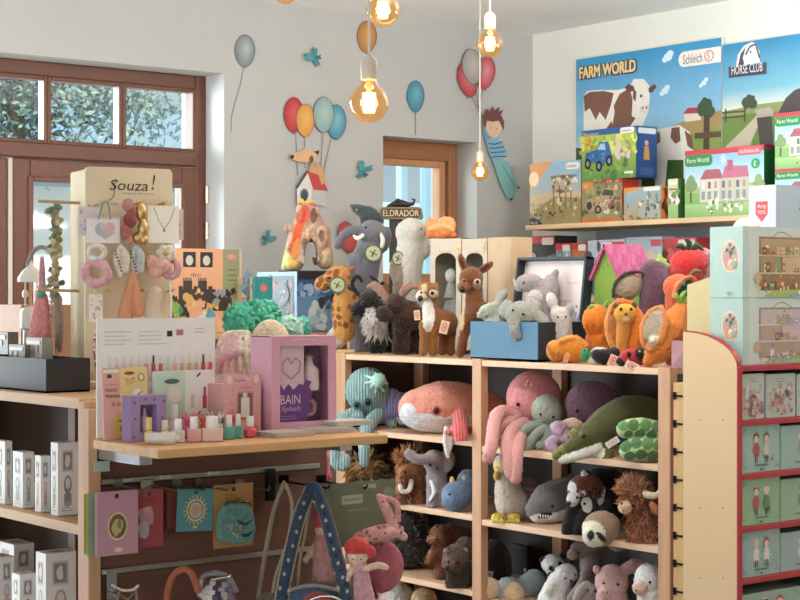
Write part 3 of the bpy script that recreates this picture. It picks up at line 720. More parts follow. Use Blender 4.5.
# --- farm poster
c0, w0, h0 = fit(576, 721.5, 49, 205, X=XR - .022)
za = at(576, 60, X=XR - .022).z; h0 = za - c0.z
a = Art(w0 / h0, 3)
a.rect(0, 0, 1, 1, '#bfe0ea', '#2f8fc0').rect(0, .0, 1, .36, '#6f8f45')
U = lambda px, py: ((px - 576) / 146.0, (205 - (py + (px - 576) * .151 * max(0, min(1, (205 - py) / 150)))) / 145.0)
def UV(px, py):     # photo pixel on the poster -> 0..1
    p = at(px, py, X=XR - .022); return ((c0.y + w0 / 2 - p.y) / w0, (p.z - c0.z) / h0)
q = lambda *l: [UV(*p) for p in l]
a.poly(q((648, 143), (660, 132), (690, 118), (722, 110), (722, 205), (648, 205)), '#a08a58').poly(q((640, 150), (670, 138), (722, 128), (722, 205), (640, 205)), '#7f9448')
a.poly(q((576, 148), (722, 150), (722, 205), (576, 205)), '#3d5a2c')
for x, y, s in ((668, 57, 5), (665, 91, 4), (704, 83, 3)): 
    u = UV(x, y); [a.ell(u[0] + dx, u[1] + dy, r / a.a, r * .7, '#cfe6ee') for dx, dy, r in ((0, 0, s * .0075), (.015, .02, s * .006), (-.02, -.015, s * .005))]
a.poly(q((684, 112), (696, 107), (702, 108), (701, 120), (685, 122)), '#d8cfc2').poly(q((683, 114), (688, 108), (700, 107), (702, 113)), '#a83a48')
for x, y, r in ((706, 105, 5), (703, 110, 4), (709, 111, 4)): u = UV(x, y); a.blob(u[0], u[1], r / 110, r / 105, '#3a5238', 10, .2)
a.poly(q((704, 115), (710, 115), (709, 205), (703, 205)), '#4c3a2e').poly(q((695, 133), (722, 131), (722, 137), (695, 139)), '#5a4535').poly(q((695, 155), (722, 153), (722, 159), (695, 161)), '#5a4535')
# cow
a.poly(q((584, 96), (588, 91), (600, 90), (618, 90), (630, 87), (634, 79), (644, 79), (650, 86), (650, 100), (648, 113), (642, 128), (642, 205), (634, 205), (630, 150), (604, 150), (602, 205), (590, 205), (584, 150)), WHT)
a.poly(q((584, 96), (590, 92), (604, 91), (614, 93), (611, 106), (606, 120), (600, 112), (596, 120), (590, 108), (585, 112)), BRN)
a.poly(q((620, 94), (630, 88), (633, 100), (632, 116), (636, 118), (628, 130), (620, 128), (612, 130), (615, 112), (614, 106)), BRN).poly(q((604, 132), (612, 121), (616, 138), (610, 150), (604, 148)), BRN)
a.poly(q((634, 86), (628, 84), (625, 88), (629, 92), (635, 91)), '#5e4238').poly(q((649, 88), (655, 84), (657, 87), (652, 93), (649, 92)), '#5e4238').poly(q((634, 88), (637, 92), (636, 102), (633, 98)), BRN)
a.poly(q((641, 106), (648, 105), (649, 112), (644, 114), (640, 112)), '#e3cfc4')
u = UV(641.5, 96); a.ell(u[0], u[1], .008, .01, '#2a201c'); u = UV(643, 108); a.ell(u[0], u[1], .006, .008, '#6b5048'); u = UV(647, 107.5); a.ell(u[0], u[1], .006, .008, '#6b5048')
# calf
a.poly(q((652, 134), (660, 129), (674, 126), (680, 125), (690, 132), (694, 150), (690, 205), (684, 205), (684, 160), (668, 160), (664, 205), (656, 205), (655, 165), (652, 150)), '#e2ddd2')
a.poly(q((672, 128), (680, 127), (681, 141), (676, 144), (671, 138)), BRN).poly(q((654, 134), (660, 131), (661, 142), (656, 145)), BRN).poly(q((685, 130), (692, 136), (694, 150), (688, 146)), BRN)
t0 = UV(580, 79); t1 = UV(636, 66)
for dx, dy, c in ((.009, -.011, '#3b2a20'), (-.008, -.011, '#3b2a20'), (.009, .008, '#3b2a20'), (-.008, .008, '#3b2a20'), (.003, .003, '#e6c893'), (-.003, -.003, '#e6c893'), (.003, -.003, '#e6c893'), (-.003, .003, '#e6c893')): a.text('FARM WORLD', t0[0] + dx, t0[1] + dy, .075, c, t1[0] - t0[0])
r0, r1 = UV(679, 68), UV(723, 46)
a.rr(r0[0], r0[1], 1.02, r1[1], .055, '#e9e4dc'); a.rect(.985, r0[1], 1.0, r1[1], '#e9e4dc')
a.text('Schleich', r0[0] + .03, (r0[1] + r1[1]) / 2 - .031, .058, '#4a4348', .125); a.ell(.925, (r0[1] + r1[1]) / 2, .03, .036, '#c0605a').ell(.925, (r0[1] + r1[1]) / 2, .024, .030, '#e9e4dc').text('S', .912, (r0[1] + r1[1]) / 2 - .02, .042, '#c0605a')
for i in range(len(a.P)):      # keep the print inside the board
    it = a.P[i]; a.P[i] = ([(min(max(x, 0), 1), min(max(y, 0), 1)) for x, y in it[0]], *it[1:])
def wallboard(c, w, h, art, label):
    mb = MB(); mb.b2((-w / 2, 0, 0), (w / 2, .018, h), '#d9d6cc'); mb.art(art, (-w / 2, 0, 0), (1, 0, 0), (0, 0, 1), w, h)
    return tag(mb.build('poster_board', [M('card', '#d9d6cc'), M('print', '#ffffff', attr=True, rough=.5)], None, c, R90), label, 'poster', 'poster boards above the wall shelf')
wallboard(c0, w0, h0, a, 'large blue farm poster board with brown and white cow above the wall shelf')
# --- horse poster
c1, w1_, h1 = fit(722.5, 862, 30, 205, X=XR - .022); h1 = h0
a = Art(w1_ / h1, 4); c0, w0_, = c1, w1_
def UV(px, py):
    p = at(px, py, X=XR - .022); return ((c1.y + w1_ / 2 - p.y) / w1_, (p.z - c1.z) / h1)
a.rect(0, 0, 1, 1, '#d8e2d6', '#2f86b4'); a.rect(0, UV(760, 88)[1], 1, 1, '#7ab6cc', '#2f86b4'); a.rect(0, UV(760, 108)[1], 1, UV(760, 88)[1], '#dfe3d2', '#7ab6cc')
a.poly(q((722, 112), (740, 108), (760, 104), (784, 101), (862, 96), (862, 205), (722, 205)), '#8f9a62').poly(q((722, 118), (760, 112), (862, 110), (862, 205), (722, 205)), '#6f8a44')
a.poly(q((758, 114), (764, 113), (752, 140), (738, 205), (722, 205), (722, 150), (745, 128)), '#c9bda4').poly(q((755, 110), (770, 107), (774, 112), (770, 125), (758, 120)), '#b9aba0')
for x, y, r in ((746, 103, 4), (750, 101, 5), (753, 104, 4)): u = UV(x, y); a.blob(u[0], u[1], r / 120, r / 120, '#3f4f3a', 10, .2)
for y in (112, 117): a.line(q((722, y + 1), (746, y - 1)), .012, '#584a3c')
for x in (726, 745): a.line(q((x, 122), (x, 109)), .014, '#584a3c')
a.poly(q((780, 110), (786, 98), (795, 90), (812, 84), (830, 95), (850, 205), (790, 205), (786, 130), (775, 126)), '#4a4444').poly(q((757, 118), (772, 116), (774, 150), (762, 160)), '#4b453f')
# emblem
a.poly(q((736, 68), (738, 55), (744, 46), (752, 42), (757, 44), (760, 52), (760, 62), (755, 68)), '#dfe0e0').poly(q((738, 68), (741, 54), (746, 47), (743, 58), (745, 66)), '#4a4650')
a.poly(q((746, 66), (746, 54), (750, 45), (755, 43), (758, 50), (760, 60), (757, 64), (753, 62)), '#f0efec').line(q((746, 55), (750, 47), (756, 44), (760, 58)), .012, '#55525a'); u = UV(751, 52); a.ell(u[0], u[1], .006, .008, '#2b2b33')
a.poly(q((729, 67), (767, 62), (767, 74), (729, 78)), '#4a4c60').poly(q((731, 68), (764, 63), (764, 73), (731, 77)), '#3b3d52')
t0, t1 = UV(732, 75.5), UV(763, 66); a.text('HORSE CLUB', t0[0], t0[1] + .002, .055, '#eceae6', t1[0] - t0[0])
for i in range(len(a.P)):
    it = a.P[i]; a.P[i] = ([(min(max(x, 0), 1), min(max(y, 0), 1)) for x, y in it[0]], *it[1:])
wallboard(c1, w1_, h1, a, 'blue poster board with a horse emblem and dark horse, cut by the right edge')

# ---------------------------------------------------------------- boxes on the wall shelf
ZW = 1.77; GT = 'toy boxes on the wall shelf'
def wbox(px0, px1, ytop, X, d, col, label, front, side=None, Z=ZW, name='toy_box', grp=GT, ypx=None, bev=.001):
    c, w, h = fit(px0, px1, ytop, 222, X=X, Z=Z)
    a = front(Art(w / h, px0)); s = side(Art(d / h, px0 + 1)) if side else None
    return carton(name, label, 'box', c, w, h, d, col, R90, a, s, group=grp), c, w, h
def f_lodge(a):
    a.rect(0, 0, 1, 1, '#e2b98a', '#8fc4de').poly([(0, .55), (.45, 1), (0, 1)], '#e8a870').ell(.08, .75, .1, .12, '#ffe3b0').rect(0, 0, 1, .5, '#c9a878', '#d8c09a')
    a.poly([(0, .2), (.5, .45), (1, .4), (1, 0), (0, 0)], '#9f8f62').rect(.45, .5, .82, .74, '#b7a48c', '#cdbca4').rect(.42, .72, .86, .78, '#8d7a62')
    for x in (.46, .58, .7, .8): a.rect(x, .24, x + .02, .6, '#7b6549')
    a.specks(.46, .5, .84, .74, ['#6e5a48', '#e5d9c4', '#8a8a78'], 26, .03); a.specks(.05, .1, .95, .4, ['#7e8a58', '#b5a06f', '#5a5f40', '#d8c8a0'], 34, .035); a.specks(.35, .1, .55, .2, ['#4e453e'], 6, .025)
    a.rr(.72, .86, .99, .97, .05, '#f0ece4').text('Schleich', .74, .89, .05, '#3d4550', .17); a.specks(.8, .62, .97, .8, ['#f2f0ea', '#6a94ac'], 6, .025)
    return a.poly([(0, 0), (.28, 0), (.2, .08), (.08, .12), (0, .11)], '#1f1d1b').text('WILD LIFE', .02, .025, .035, '#d9d2c2', .15)
wbox(530, 581, 162, 5.36, .12, '#c9b08a', 'tall beige box with a wooden lodge picture at the left end of the wall shelf', f_lodge)
def f_jeep(a):
    a.rect(0, 0, 1, 1, '#9b8d5f', '#7f8e62').rect(0, 0, .9, .1, '#c96f38').rr(.0, .78, .27, .97, .08, '#e08436').text('123', .06, .83, .08, '#f3d9b0', .14)
    a.rect(.3, .92, 1, 1, '#b8343c').text('schleich', .62, .935, .05, '#f2d8d0', .3); a.specks(0, .1, 1, .9, ['#6f7a4a', '#b0a06c', '#5d5a3c', '#8a9a62'], 50, .06)
    a.poly([(.1, .3), (.15, .55), (.45, .62), (.55, .8), (.85, .76), (.88, .45), (.6, .28)], '#b39a78').poly([(.5, .64), (.57, .77), (.8, .73), (.8, .6)], '#4b4a44').specks(.2, .35, .8, .6, ['#8b7556', '#d0bc98', '#5b4a38'], 20, .035)
    a.ell(.42, .3, .085, .1, '#2e2a26').ell(.42, .3, .045, .055, '#b0886a').ell(.2, .4, .07, .1, '#3a342e').ell(.78, .38, .06, .09, '#2e2a26')
    return a.specks(.55, .2, .95, .55, ['#d9d4c8', '#6b665c', '#8f5a48'], 14, .05).ell(.87, .8, .05, .07, '#e9a070')
_, _, _, jh = wbox(582, 622, 180, 5.34, .10, '#a4552f', 'small orange box with a brown off-road car picture on the wall shelf', f_jeep, lambda a: a.rect(0, 0, 1, 1, '#b0582c', '#c0402f'))
def f_rhino(a):
    a.rect(0, 0, 1, 1, '#b79866', '#8fbcd0').poly([(0, .8), (.6, 1), (0, 1)], '#e39a52').specks(0, 0, 1, .5, ['#8a6f48', '#c9aa78', '#6e7a56'], 24, .07)
    a.poly([(.4, .1), (.45, .5), (.6, .75), (.8, .85), (.98, .6), (.98, .05)], '#a9b0a6').poly([(.6, .6), (.68, .9), (.75, .7)], '#7e8780').poly([(.45, .4), (.4, .55), (.52, .5)], '#e8e4d6').specks(.5, .1, .95, .7, ['#7e8780', '#c5ccc2', '#5d645f'], 26, .05)
    return a.rr(.55, .86, .99, .98, .04, '#eee9e0')
wbox(624, 661, 187, 5.34, .10, '#c9652e', 'small orange box with a grey animal picture between the car box and slim green box', f_rhino, lambda a: a.rect(0, 0, 1, 1, '#c06a38', '#d4813f').specks(.2, .1, .8, .9, ['#3a2c20', '#8a4a28'], 8, .12))
def f_truck(a):
    a.rect(0, 0, 1, 1, '#5f8a48', '#b7cf5a').specks(0, .5, 1, .85, ['#c3cf58', '#8fae4a', '#dfe07a'], 40, .07); a.specks(0, 0, 1, .45, ['#6f9a4a', '#4f7a3c', '#86a860'], 40, .06)
    a.rect(0, .88, 1, 1, '#2a5f98').rr(.72, .87, .98, .985, .05, '#efece6').text('Schleich', .745, .9, .05, '#33435a', .17).text('Dinosaurs', .02, .885, .07, '#e2cf4e', .3)
    a.poly([(.06, .4), (.08, .55), (.28, .6), (.34, .74), (.5, .74), (.55, .55), (.58, .42), (.4, .3)], '#3467a0').poly([(.3, .6), (.35, .71), (.44, .71), (.45, .58)], '#a8c8d8').specks(.1, .42, .5, .56, ['#2a558a', '#5a8cc0'], 10, .03)
    for x, y in ((.12, .33), (.33, .27), (.52, .36)): a.ell(x, y, .06, .11, '#22242a').ell(x, y, .028, .055, '#8a8f94')
    a.specks(.02, .62, .2, .82, ['#d8a040', '#c07830', '#e8c860'], 12, .05); return a.specks(.65, .4, .92, .75, ['#b7b09a', '#8f9a78', '#d0cab4'], 22, .06).rect(.8, .08, .96, .13, '#dfe6d2')
def s_truck(a): return a.rect(0, 0, 1, 1, '#1f3f70', '#23508a').rr(.1, .86, .95, .97, .04, '#d8dbe2').poly([(.35, .35), (.65, .35), (.6, .62), (.4, .62)], '#b98a58').ell(.5, .68, .09, .05, '#c9a27a').rect(.2, .05, .8, .2, '#35588c')
wbox(582, 636, 128.5, 5.34, .13, '#22447a', 'blue box with a blue car picture stacked on the two small orange boxes', f_truck, s_truck, Z=ZW + jh + .0008)
wbox(668, 678, 179, 5.36, .12, '#8fb06a', 'slim green box standing beside the large red-topped farm box', lambda a: a.rect(0, 0, 1, 1, '#86b06a', '#cfe0b0').specks(0, .4, 1, .7, ['#e9e6da', '#6a9a58', '#c05858'], 10, .07).rect(.1, .86, .9, .93, '#eef0e4').rect(.15, .72, .85, .76, '#c04a4a'), lambda a: a.rect(0, 0, 1, 1, '#41683a', '#5a8048'))
def f_farm(a, big=True):
    hills(a, .42, '#9cbf86', '#86b468', ('#6fb2dc', '#d5ecf0')); a.rect(0, 0, 1, .2, '#7cae62', '#a8cc8a').rect(0, .92, 1, 1, '#c03a46')
    a.rr(-.0, .76, .36, .93, .07, '#2f8a4c').text('Farm World', .03, .815, .07, '#e9efdc', .28).rr(.68, .87, .97, .985, .04, '#d85a64').text('schleich', .7, .9, .055, '#f6e6e2', .24)
    for k in range(8): a.poly([(.5, .84), (.5 + .05 * math.cos(k * .785 + .2), .84 + .1 * math.sin(k * .785 + .2)), (.5 + .03 * math.cos(k * .785 + .5), .84 + .05 * math.sin(k * .785 + .5))], '#eef2f2')
    a.ell(.9, .74, .055, .075, '#2f9a58').text('E', .88, .705, .07, '#e8f2e0')
    treep(a, .08, .45, .9, '#7f9a6a'); treep(a, .94, .42, .8, '#8aa06a')
    a.rect(.2, .22, .82, .56, '#c8c2b6').rect(.2, .22, .45, .56, '#d8d2c4').poly([(.2, .56), (.27, .7), (.45, .7), (.5, .56)], '#a85a68').poly([(.48, .56), (.52, .74), (.8, .72), (.82, .56)], '#c0708a').rect(.55, .66, .62, .82, '#b8607a')
    for x in (.22, .3, .38, .48, .56, .66, .74): a.rect(x, .26, x + .045, .38, '#8a9a98'); a.rect(x + .006, .42, x + .04, .52, ['#5f6a70', '#e8e6dc', '#b89a78'][int(x * 100) % 3])
    a.specks(.3, .08, .75, .26, ['#efece2', '#6b5a4a', '#b8a088', '#dfe8d0'], 34, .03); return a
wbox(685, 764, 148, 5.36, .09, '#2d6b3e', 'large red-topped farm set box with a barn picture on the wall shelf', f_farm, lambda a: a.rect(0, 0, 1, 1, '#14401f', '#1f5a2e').rect(0, .93, 1, 1, '#8a2a34'))
ra, rc, rw, rh = wbox(775, 850, 167, 5.34, .16, '#6aa66a', 'lower of the two green boxes at the right end of the wall shelf', f_farm)
wbox(775, 850, 110, 5.34, .16, '#6aa66a', 'upper green farm box stacked at the right end of the wall shelf', f_farm, Z=1.77 + rh)
ZL = 1.44; GL_ = 'boxes on the lower wall shelf'
def f_small(c1, c2, cs):
    def f(a): return a.rect(0, 0, 1, 1, c1, c2).specks(0, .05, 1, .8, cs, 26, .08).rect(0, .88, 1, 1, '#c23a44').rr(.45, .85, .95, .97, .03, '#e2dcd6')
    return f
for px0, px1, yt, d, col, lab, f in ((532, 555, 236, .14, '#3a2f30', 'dark animal box at the left end of the lower wall shelf', f_small('#55504a', '#3d3a3a', ['#7d766c', '#2b2727', '#a8b4b8', '#dcd8d0'])),
    (556, 571, 243.5, .1, '#b04048', 'pale blue and red box second on the lower wall shelf', f_small('#b5c4c8', '#8fb2c0', ['#e8e8e2', '#6a8a92', '#b8a890'])),
    (572, 587, 243, .1, '#b8503c', 'orange and red animal box third on the lower wall shelf', f_small('#d08a5a', '#b8683c', ['#e0b088', '#7a3f28', '#c9744a'])),
    (588, 625, 240, .08, '#b9bec4', 'grey blue box behind the pink toy kennel roof', lambda a: a.rect(0, 0, 1, 1, '#9fb0bc', '#c0ccd4').specks(0, 0, .4, 1, ['#6a7680', '#e0e4e4', '#505a64'], 12, .1).rr(.35, .55, .9, .95, .1, '#e6e8ea').rect(.65, .86, .98, .96, '#c84a50')),
    (626, 662, 237, .08, '#a9b7bd', 'wide pale blue box with clouds behind the purple puppet', lambda a: a.rect(0, 0, 1, 1, '#c9d4d4', '#a4b8c2').specks(0, 0, 1, .6, ['#e9e4da', '#d9c0b0', '#b5c4c4'], 14, .12).rect(.7, .84, .98, .95, '#c0565c')),
    (664, 697, 238, .1, '#a02c34', 'dark red box behind the strawberry puppet', f_small('#8a2a30', '#b03a3c', ['#5a1c20', '#c8574a', '#d8a060']))):
    wbox(px0, px1, yt, 5.36, d, col, lab, f, Z=ZL, grp=GL_)

# ---------------------------------------------------------------- boxes of the red edged display
yF = YFx + .006
def f_house(up):
    def f(a):
        a.rect(0, 0, 1, 1, '#dfe4d8').rect(0, 0, .055, 1, '#cfdcd2').line([(.3, .86), (.36, .93), (.42, .93), (.5, .86)], .012, '#7a6a5a')
        W = '#8a6f52' if up else '#a58f86'
        a.rect(.16, .10, .62, .86, W).rect(.18, .60, .60, .83, '#b89a70' if up else '#d2c0bc').rect(.18, .35, .38, .58, '#a88a62' if up else '#c0a090').rect(.4, .35, .6, .58, '#d0b088' if up else '#d8b8bc').rect(.18, .12, .6, .33, '#96744e' if up else '#b39a86')
        for y in (.585, .335): a.rect(.16, y, .62, y + .022, '#e2cfa8' if up else '#e8dcd2')
        cs = ['#e6c58a', '#6d4a34', '#d89a8a', '#f0e2c4', '#8a9a6a', '#b8643c', '#c9a0a8'] if up else ['#e8b8c0', '#c0a068', '#f2e6e0', '#8a6a60', '#d8a84a', '#a8b8b0', '#b890b0']
        [(lambda x, y, w_, h_, c_: a.rect(x, y, x + w_, y + h_, c_).rect(x + w_ * .2, y + h_ * .3, x + w_ * .8, y + h_ * .7, a.r.choice(cs)))(a.r.uniform(.18, .55), fl + .005, a.r.uniform(.02, .06), a.r.uniform(.03, .14), a.r.choice(cs)) for fl in (.12, .12, .357, .357, .607, .607) for _ in range(5)]; a.specks(.18, .12, .6, .82, cs, 24, .014); a.poly([(.2, .02), (.3, .1), (.62, .12), (.74, .05), (.6, .0)], '#a9bf6a' if up else '#9fb08a').poly([(.42, .03), (.62, .1), (.74, .05), (.6, .01)], '#86a8c0' if up else '#b0c490')
        a.specks(.14, .02, .7, .22, cs + ['#f4f0e0'], 22, .022); a.blob(.14, .28, .03, .09, '#d8a88a', 9); a.ell(.62, .36, .03, .06, '#e0b0b0'); a.blob(.64, .26, .03, .1, '#9ab070', 9)
        a.rect(.78, .80, .92, .93, '#b8b9a4').text('DOLL', .795, .86, .03, '#6f7060', .1); a.lines(.78, .72, .95, 5, .035, '#a9ab9c', .012); a.specks(.82, .32, .88, .5, ['#7a6a58', '#5a5048', '#b89878'], 9, .03).ell(.85, .26, .03, .025, '#5a5a48'); return a
    return f
def l_house(a): return a.rect(0, 0, 1, 1, '#a6c0b8').ell(.62, .58, .27, .23, '#d8c4b4').ell(.62, .58, .23, .2, '#b8a088').specks(.45, .42, .8, .74, ['#e8c8b0', '#c88a8a', '#8aa898', '#d8b088', '#6a5a58'], 26, .04).ell(.6, .06, .07, .025, '#8a9a90')
cz = RFZ[0]
def rbox(px0, px1, ytop, Z, d, col, label, front, left=None, name='doll_box', grp=None, Y=None, dx=0):
    Y = Y or yF; c, w, h = fit(px0, px1, ytop, 360, Y=Y, Z=Z)
    return carton(name, label, 'box', (c.x, Y, Z), w, h, d, col, 0, front(Art(w / h, px0 + int(ytop))), left=left(Art(d / h, 5)) if left else None, group=grp)
hz = at(741, 298.5, Y=yF + .006).z
rbox(743, 838, 298.5, cz, .115, '#a3bcb4', 'lower mint doll house box resting on the red shelf edge', f_house(0), l_house, 'doll_house_box', 'doll house boxes', Y=yF + .006)
rbox(743, 838, 228, hz + .0015, .115, '#a3bcb4', 'upper mint doll house box, top of the stack of two', f_house(1), l_house, 'doll_house_box', 'doll house boxes', Y=yF + .006)
def f_couple(c, seed, two=True):
    def f(a):
        a.r.seed(seed); a.rect(0, 0, 1, 1, c)
        if two:
            for x, y, sx, sy in ((.06, .9, 1, -1), (.94, .9, -1, -1), (.06, .1, 1, 1), (.94, .1, -1, 1)): a.line([(x, y), (x + .08 * sx, y)], .015, '#7f9486').line([(x, y), (x, y + .12 * sy)], .015, '#7f9486').ell(x + .03 * sx, y + .035 * sy, .016, .016, '#8fa394')
        for x in ((.38, .64) if two else (.5,)):
            col = a.r.choice(['#c88a70', '#e0c8b8', '#6f8a58', '#b8584c', '#f0e6da']); hair = a.r.choice(['#8a5a3c', '#e8d8c0', '#4a3428', '#c06a48'])
            a.ell(x, .74, .075, .09, hair).ell(x, .70, .06, .075, '#e8c8b0').poly([(x - .07, .34), (x + .07, .34), (x + .05, .62), (x - .05, .62)], col)
            a.rect(x - .035, .2, x - .012, .36, '#7a5a48').rect(x + .012, .2, x + .035, .36, '#7a5a48').line([(x - .05, .58), (x - .1, .42)], .025, col).line([(x + .05, .58), (x + .1, .42)], .025, col).poly([(x - .05, .8), (x, .88), (x + .05, .8)], a.r.choice(['#6f8a58', '#c8a898', '#b8584c', '#d8d0c0']))
        a.specks(.55, .2, .9, .34, ['#8a9a70', '#b89a78', '#5a6a58'], 8, .03); a.rect(.34, .13, .68, .17, '#6f8378'); return a.ell(.5, .06, .035, .025, '#55675c')
    return f
def f_min(c, seed):
    def f(a):
        a.r.seed(seed); a.rect(0, 0, 1, 1, c).rect(0, 0, .06, 1, '#b9c4bc').specks(.15, .12, .9, .55, ['#c88a88', '#8a6a5a', '#e0b8b0', '#a07888', '#d8c0a8'], 34, .07).specks(.2, .5, .85, .75, ['#e8d8cc', '#b8988a', '#c8a8a0'], 14, .06).ell(.5, .07, .05, .025, '#77786c')
        a.lines(.3, .88, .7, 2, .06, '#a8a090', .02); return a
    return f
XBR = XF + .9
rows = [(1, [(741, 764, '#cfd4c8', 'm'), (766, 795, '#c9cdc4', 'm'), (797, 826, '#d2cfba', 'm')], 371, ('first', 'second', 'third'), 'row under the doll houses'),
        (2, [(741, 779.5, '#a9c4b8', 'c'), (780.5, 822, '#a6bfb4', 's')], 422, ('left', 'right'), 'second shelf down'), (3, [(741, 779.5, '#9fbf98', 'c'), (780.5, 822, '#a3bb9c', 's')], 475, ('left', 'right'), 'third shelf down'),
        (4, [(741, 779.5, '#a8bdb6', 'c'), (780.5, 822, '#a6b8b2', 's')], 528, ('left', 'right'), 'fourth shelf down'), (5, [(741, 800, '#a3b8a8', 'c'), (801, 850, '#a3b8a8', 'c')], 588, ('left', 'right'), 'lowest visible shelf')]
for i, bs, yt, nm, rowname in rows:
    for j, (p0, p1, c, kd) in enumerate(bs):
        rbox(p0, p1, yt + 3, RFZ[i] + .0005, .15, c, '%s small doll box in the red edged display, %s' % (nm[j], rowname), f_min(c, i * 7 + j) if kd == 'm' else f_couple(c, i * 13 + j * 5 + 1, kd == 'c'), None, 'doll_box', 'doll boxes in the red edged display')
# grey toy box on the rear half
def f_arty(a): return a.rect(0, 0, 1, 1, '#a9b2ba').poly([(.45, .3), (.6, .8), (1, 1), (1, .1)], '#c58a94').specks(.3, .05, .9, .75, ['#3b3a44', '#c0606c', '#e2d4d2', '#6a5a60'], 30, .07)
def l_arty(a): return a.rect(0, 0, 1, 1, '#b4bcc2').poly([(.25, .72), (.7, .72), (.7, .5), (.48, .36), (.25, .5)], '#b8343c').text('Arty', .31, .59, .08, '#f2e2de', .33).text('TOYS', .33, .5, .06, '#f2e2de', .29).specks(.2, .08, .8, .26, ['#3b3a44', '#e2e2e2', '#70606a'], 12, .05)
rbox(776, 850, 187, 1.602, .10, '#aab3ba', 'grey box with a small red shield on top of the display, under the green boxes', f_arty, l_arty, 'toy_box', None, Y=yr + .03)
# ================================================================ on top of the toy shelf
GP = 'soft toys on top of the toy shelf'
FUR = P_('plush')
XA = 3.86
def add_ball(t, x, y, r, c, name, kind='plush', out=0, rd=None, ry=None):
    k = t.F.k; p = t.at(x, y, out)
    return MB().ball(p, (r * k, (rd or r) * k, (ry or r) * k)).build(name, M(kind, c), t.o, smooth=60)
def sub(t, name, fn, kind=None, voxel=None, smooth=2, fuzz=.25):
    l = t.lump(); fn(l); cl = getattr(t.F, 'cl', False) or (name != 'arm' and getattr(t, 'snapped', False))
    return l.build(name, kind or FUR, t.o, voxel, smooth, fuzz, 'clamp' if cl else False)
# giraffe hand puppet on a dowel stand
t = Toy('giraffe_puppet', 'spotted giraffe hand puppet on a dowel stand at the left end', 'hand puppet', 341, X=3.82, Z=ZT, group=GP)
c = '#c98f50'
t.t([(345, 331), (343, 308), (344, 292)], [11, 12, 8], c).t([(344, 292), (344, 275)], [7, 7], c).e(337, 277, 14, 11, c, rot=20).e(324, 283, 10, 8, '#cf9a5c', d=-3, rot=25).e(352, 300, 6, 11, c, d=2)
q = random.Random(4)
for i in range(60):
    x, y = q.uniform(318, 358), q.uniform(266, 332); t.p(x, y, q.uniform(1.8, 3.2), q.uniform(1.8, 3.2), '#8a5426', rot=q.uniform(0, 90))
t.make(voxel=1.1, snap=False)
t.eye(330, 278, 1.4)
for x, y in ((333, 267), (344, 266)): sub(t, 'horn', lambda l: l.t([(x, y + 6), (x, y)], [1.6, 2.2], '#b8793e'), voxel=.9)
sub(t, 'ear', lambda l: l.e(350, 270, 5, 3, '#b8793e', rot=30), voxel=.9)
t.tagcard(338, 285, 17, 17, '#56604a', '#a8ad84', disc=True, name='round_tag')
k = t.F.k; mb = MB(); mb.b2((-12 * k, -8 * k, 0), (14 * k, 8 * k, 3 * k)); mb.build('stand_base', M('wood', '#d8b88c', axis='x'), t.o, bevel=.002)
for x in (-7, 8): MB().tube([(x * k, 0, 2 * k), (x * k, 0, t.F(345, 324).z)], .006, 8).build('dowel', M('wood', '#cfa878', axis='z'), t.o, smooth=40)
# grey elephant puppet
t = Toy('elephant_puppet', 'grey elephant hand puppet with white tusks and a round green tag', 'hand puppet', 368, X=3.97, Z=ZT, group=GP)
c = '#77757a'
t.t([(364, 345), (362, 310), (366, 270), (372, 245)], [13, 14, 13, 12], c).e(372, 232, 14, 12, c, d=-4).t([(366, 236, -8), (352, 231, -10), (342, 238, -10), (338, 246, -10)], [6, 5, 4.5, 4.2], '#6e6c72').e(384, 240, 7, 14, '#69676c', rot=-15, d=2).e(361, 258, 7, 12, '#716f75', rot=10, d=-6).t([(352, 262, -4), (350, 285, -6)], [6, 5], c)
t.make(snap='clamp')
t.eye(366, 228, 1.3)
for pts in ([(354, 236, -14), (358, 239, -15), (363, 236, -14)], [(380, 232, -12), (383, 240, -13), (382, 247, -12)]): sub(t, 'tusk', lambda l: l.t(pts, [1.2, 2.4, 2.2], '#e6dfd2'), M('fabric', '#e6dfd2'), voxel=.8, fuzz=0)
t.tagcard(373.5, 253.5, 18, 18, '#56604a', '#b2b68e', disc=True, name='round_tag')
# white seal puppet
t = Toy('white_puppet', 'plain white rounded hand puppet with stubby arms in front of the window', 'hand puppet', 408, X=4.0, Z=ZT, group=GP)
c = '#cbc5bb'
t.e(411, 233, 15.5, 15, c).t([(408, 345), (406, 300), (409, 262), (411, 240)], [14, 14, 14, 13], c).e(425, 250, 6, 10, c, rot=-10).e(396, 272, 7, 13, '#d4cdc2', rot=15)
t.p(396, 290, 8, 40, '#8d7a68')
t.make(snap='clamp'); t.tagcard(398, 258.5, 13, 15, '#4a4438', '#a3a982', disc=True, name='round_tag')
t.eye(421, 229, .9)
# dark winged toy behind
t = Toy('dragon_figure', 'dark grey winged dragon toy peeking up behind the elephant puppet', 'toy figure', 364, X=4.09, Z=ZT, group=GP)
t.t([(366, 345), (368, 260), (366, 220)], [7, 6, 6], '#3e4246').t([(352, 209), (360, 213), (370, 216), (380, 222)], [2.5, 6, 7, 4], '#474d50').e(376, 222, 9, 5, '#3a3e42', rot=-25)
t.make(); t.eye(357, 210, .9, '#c8b060')
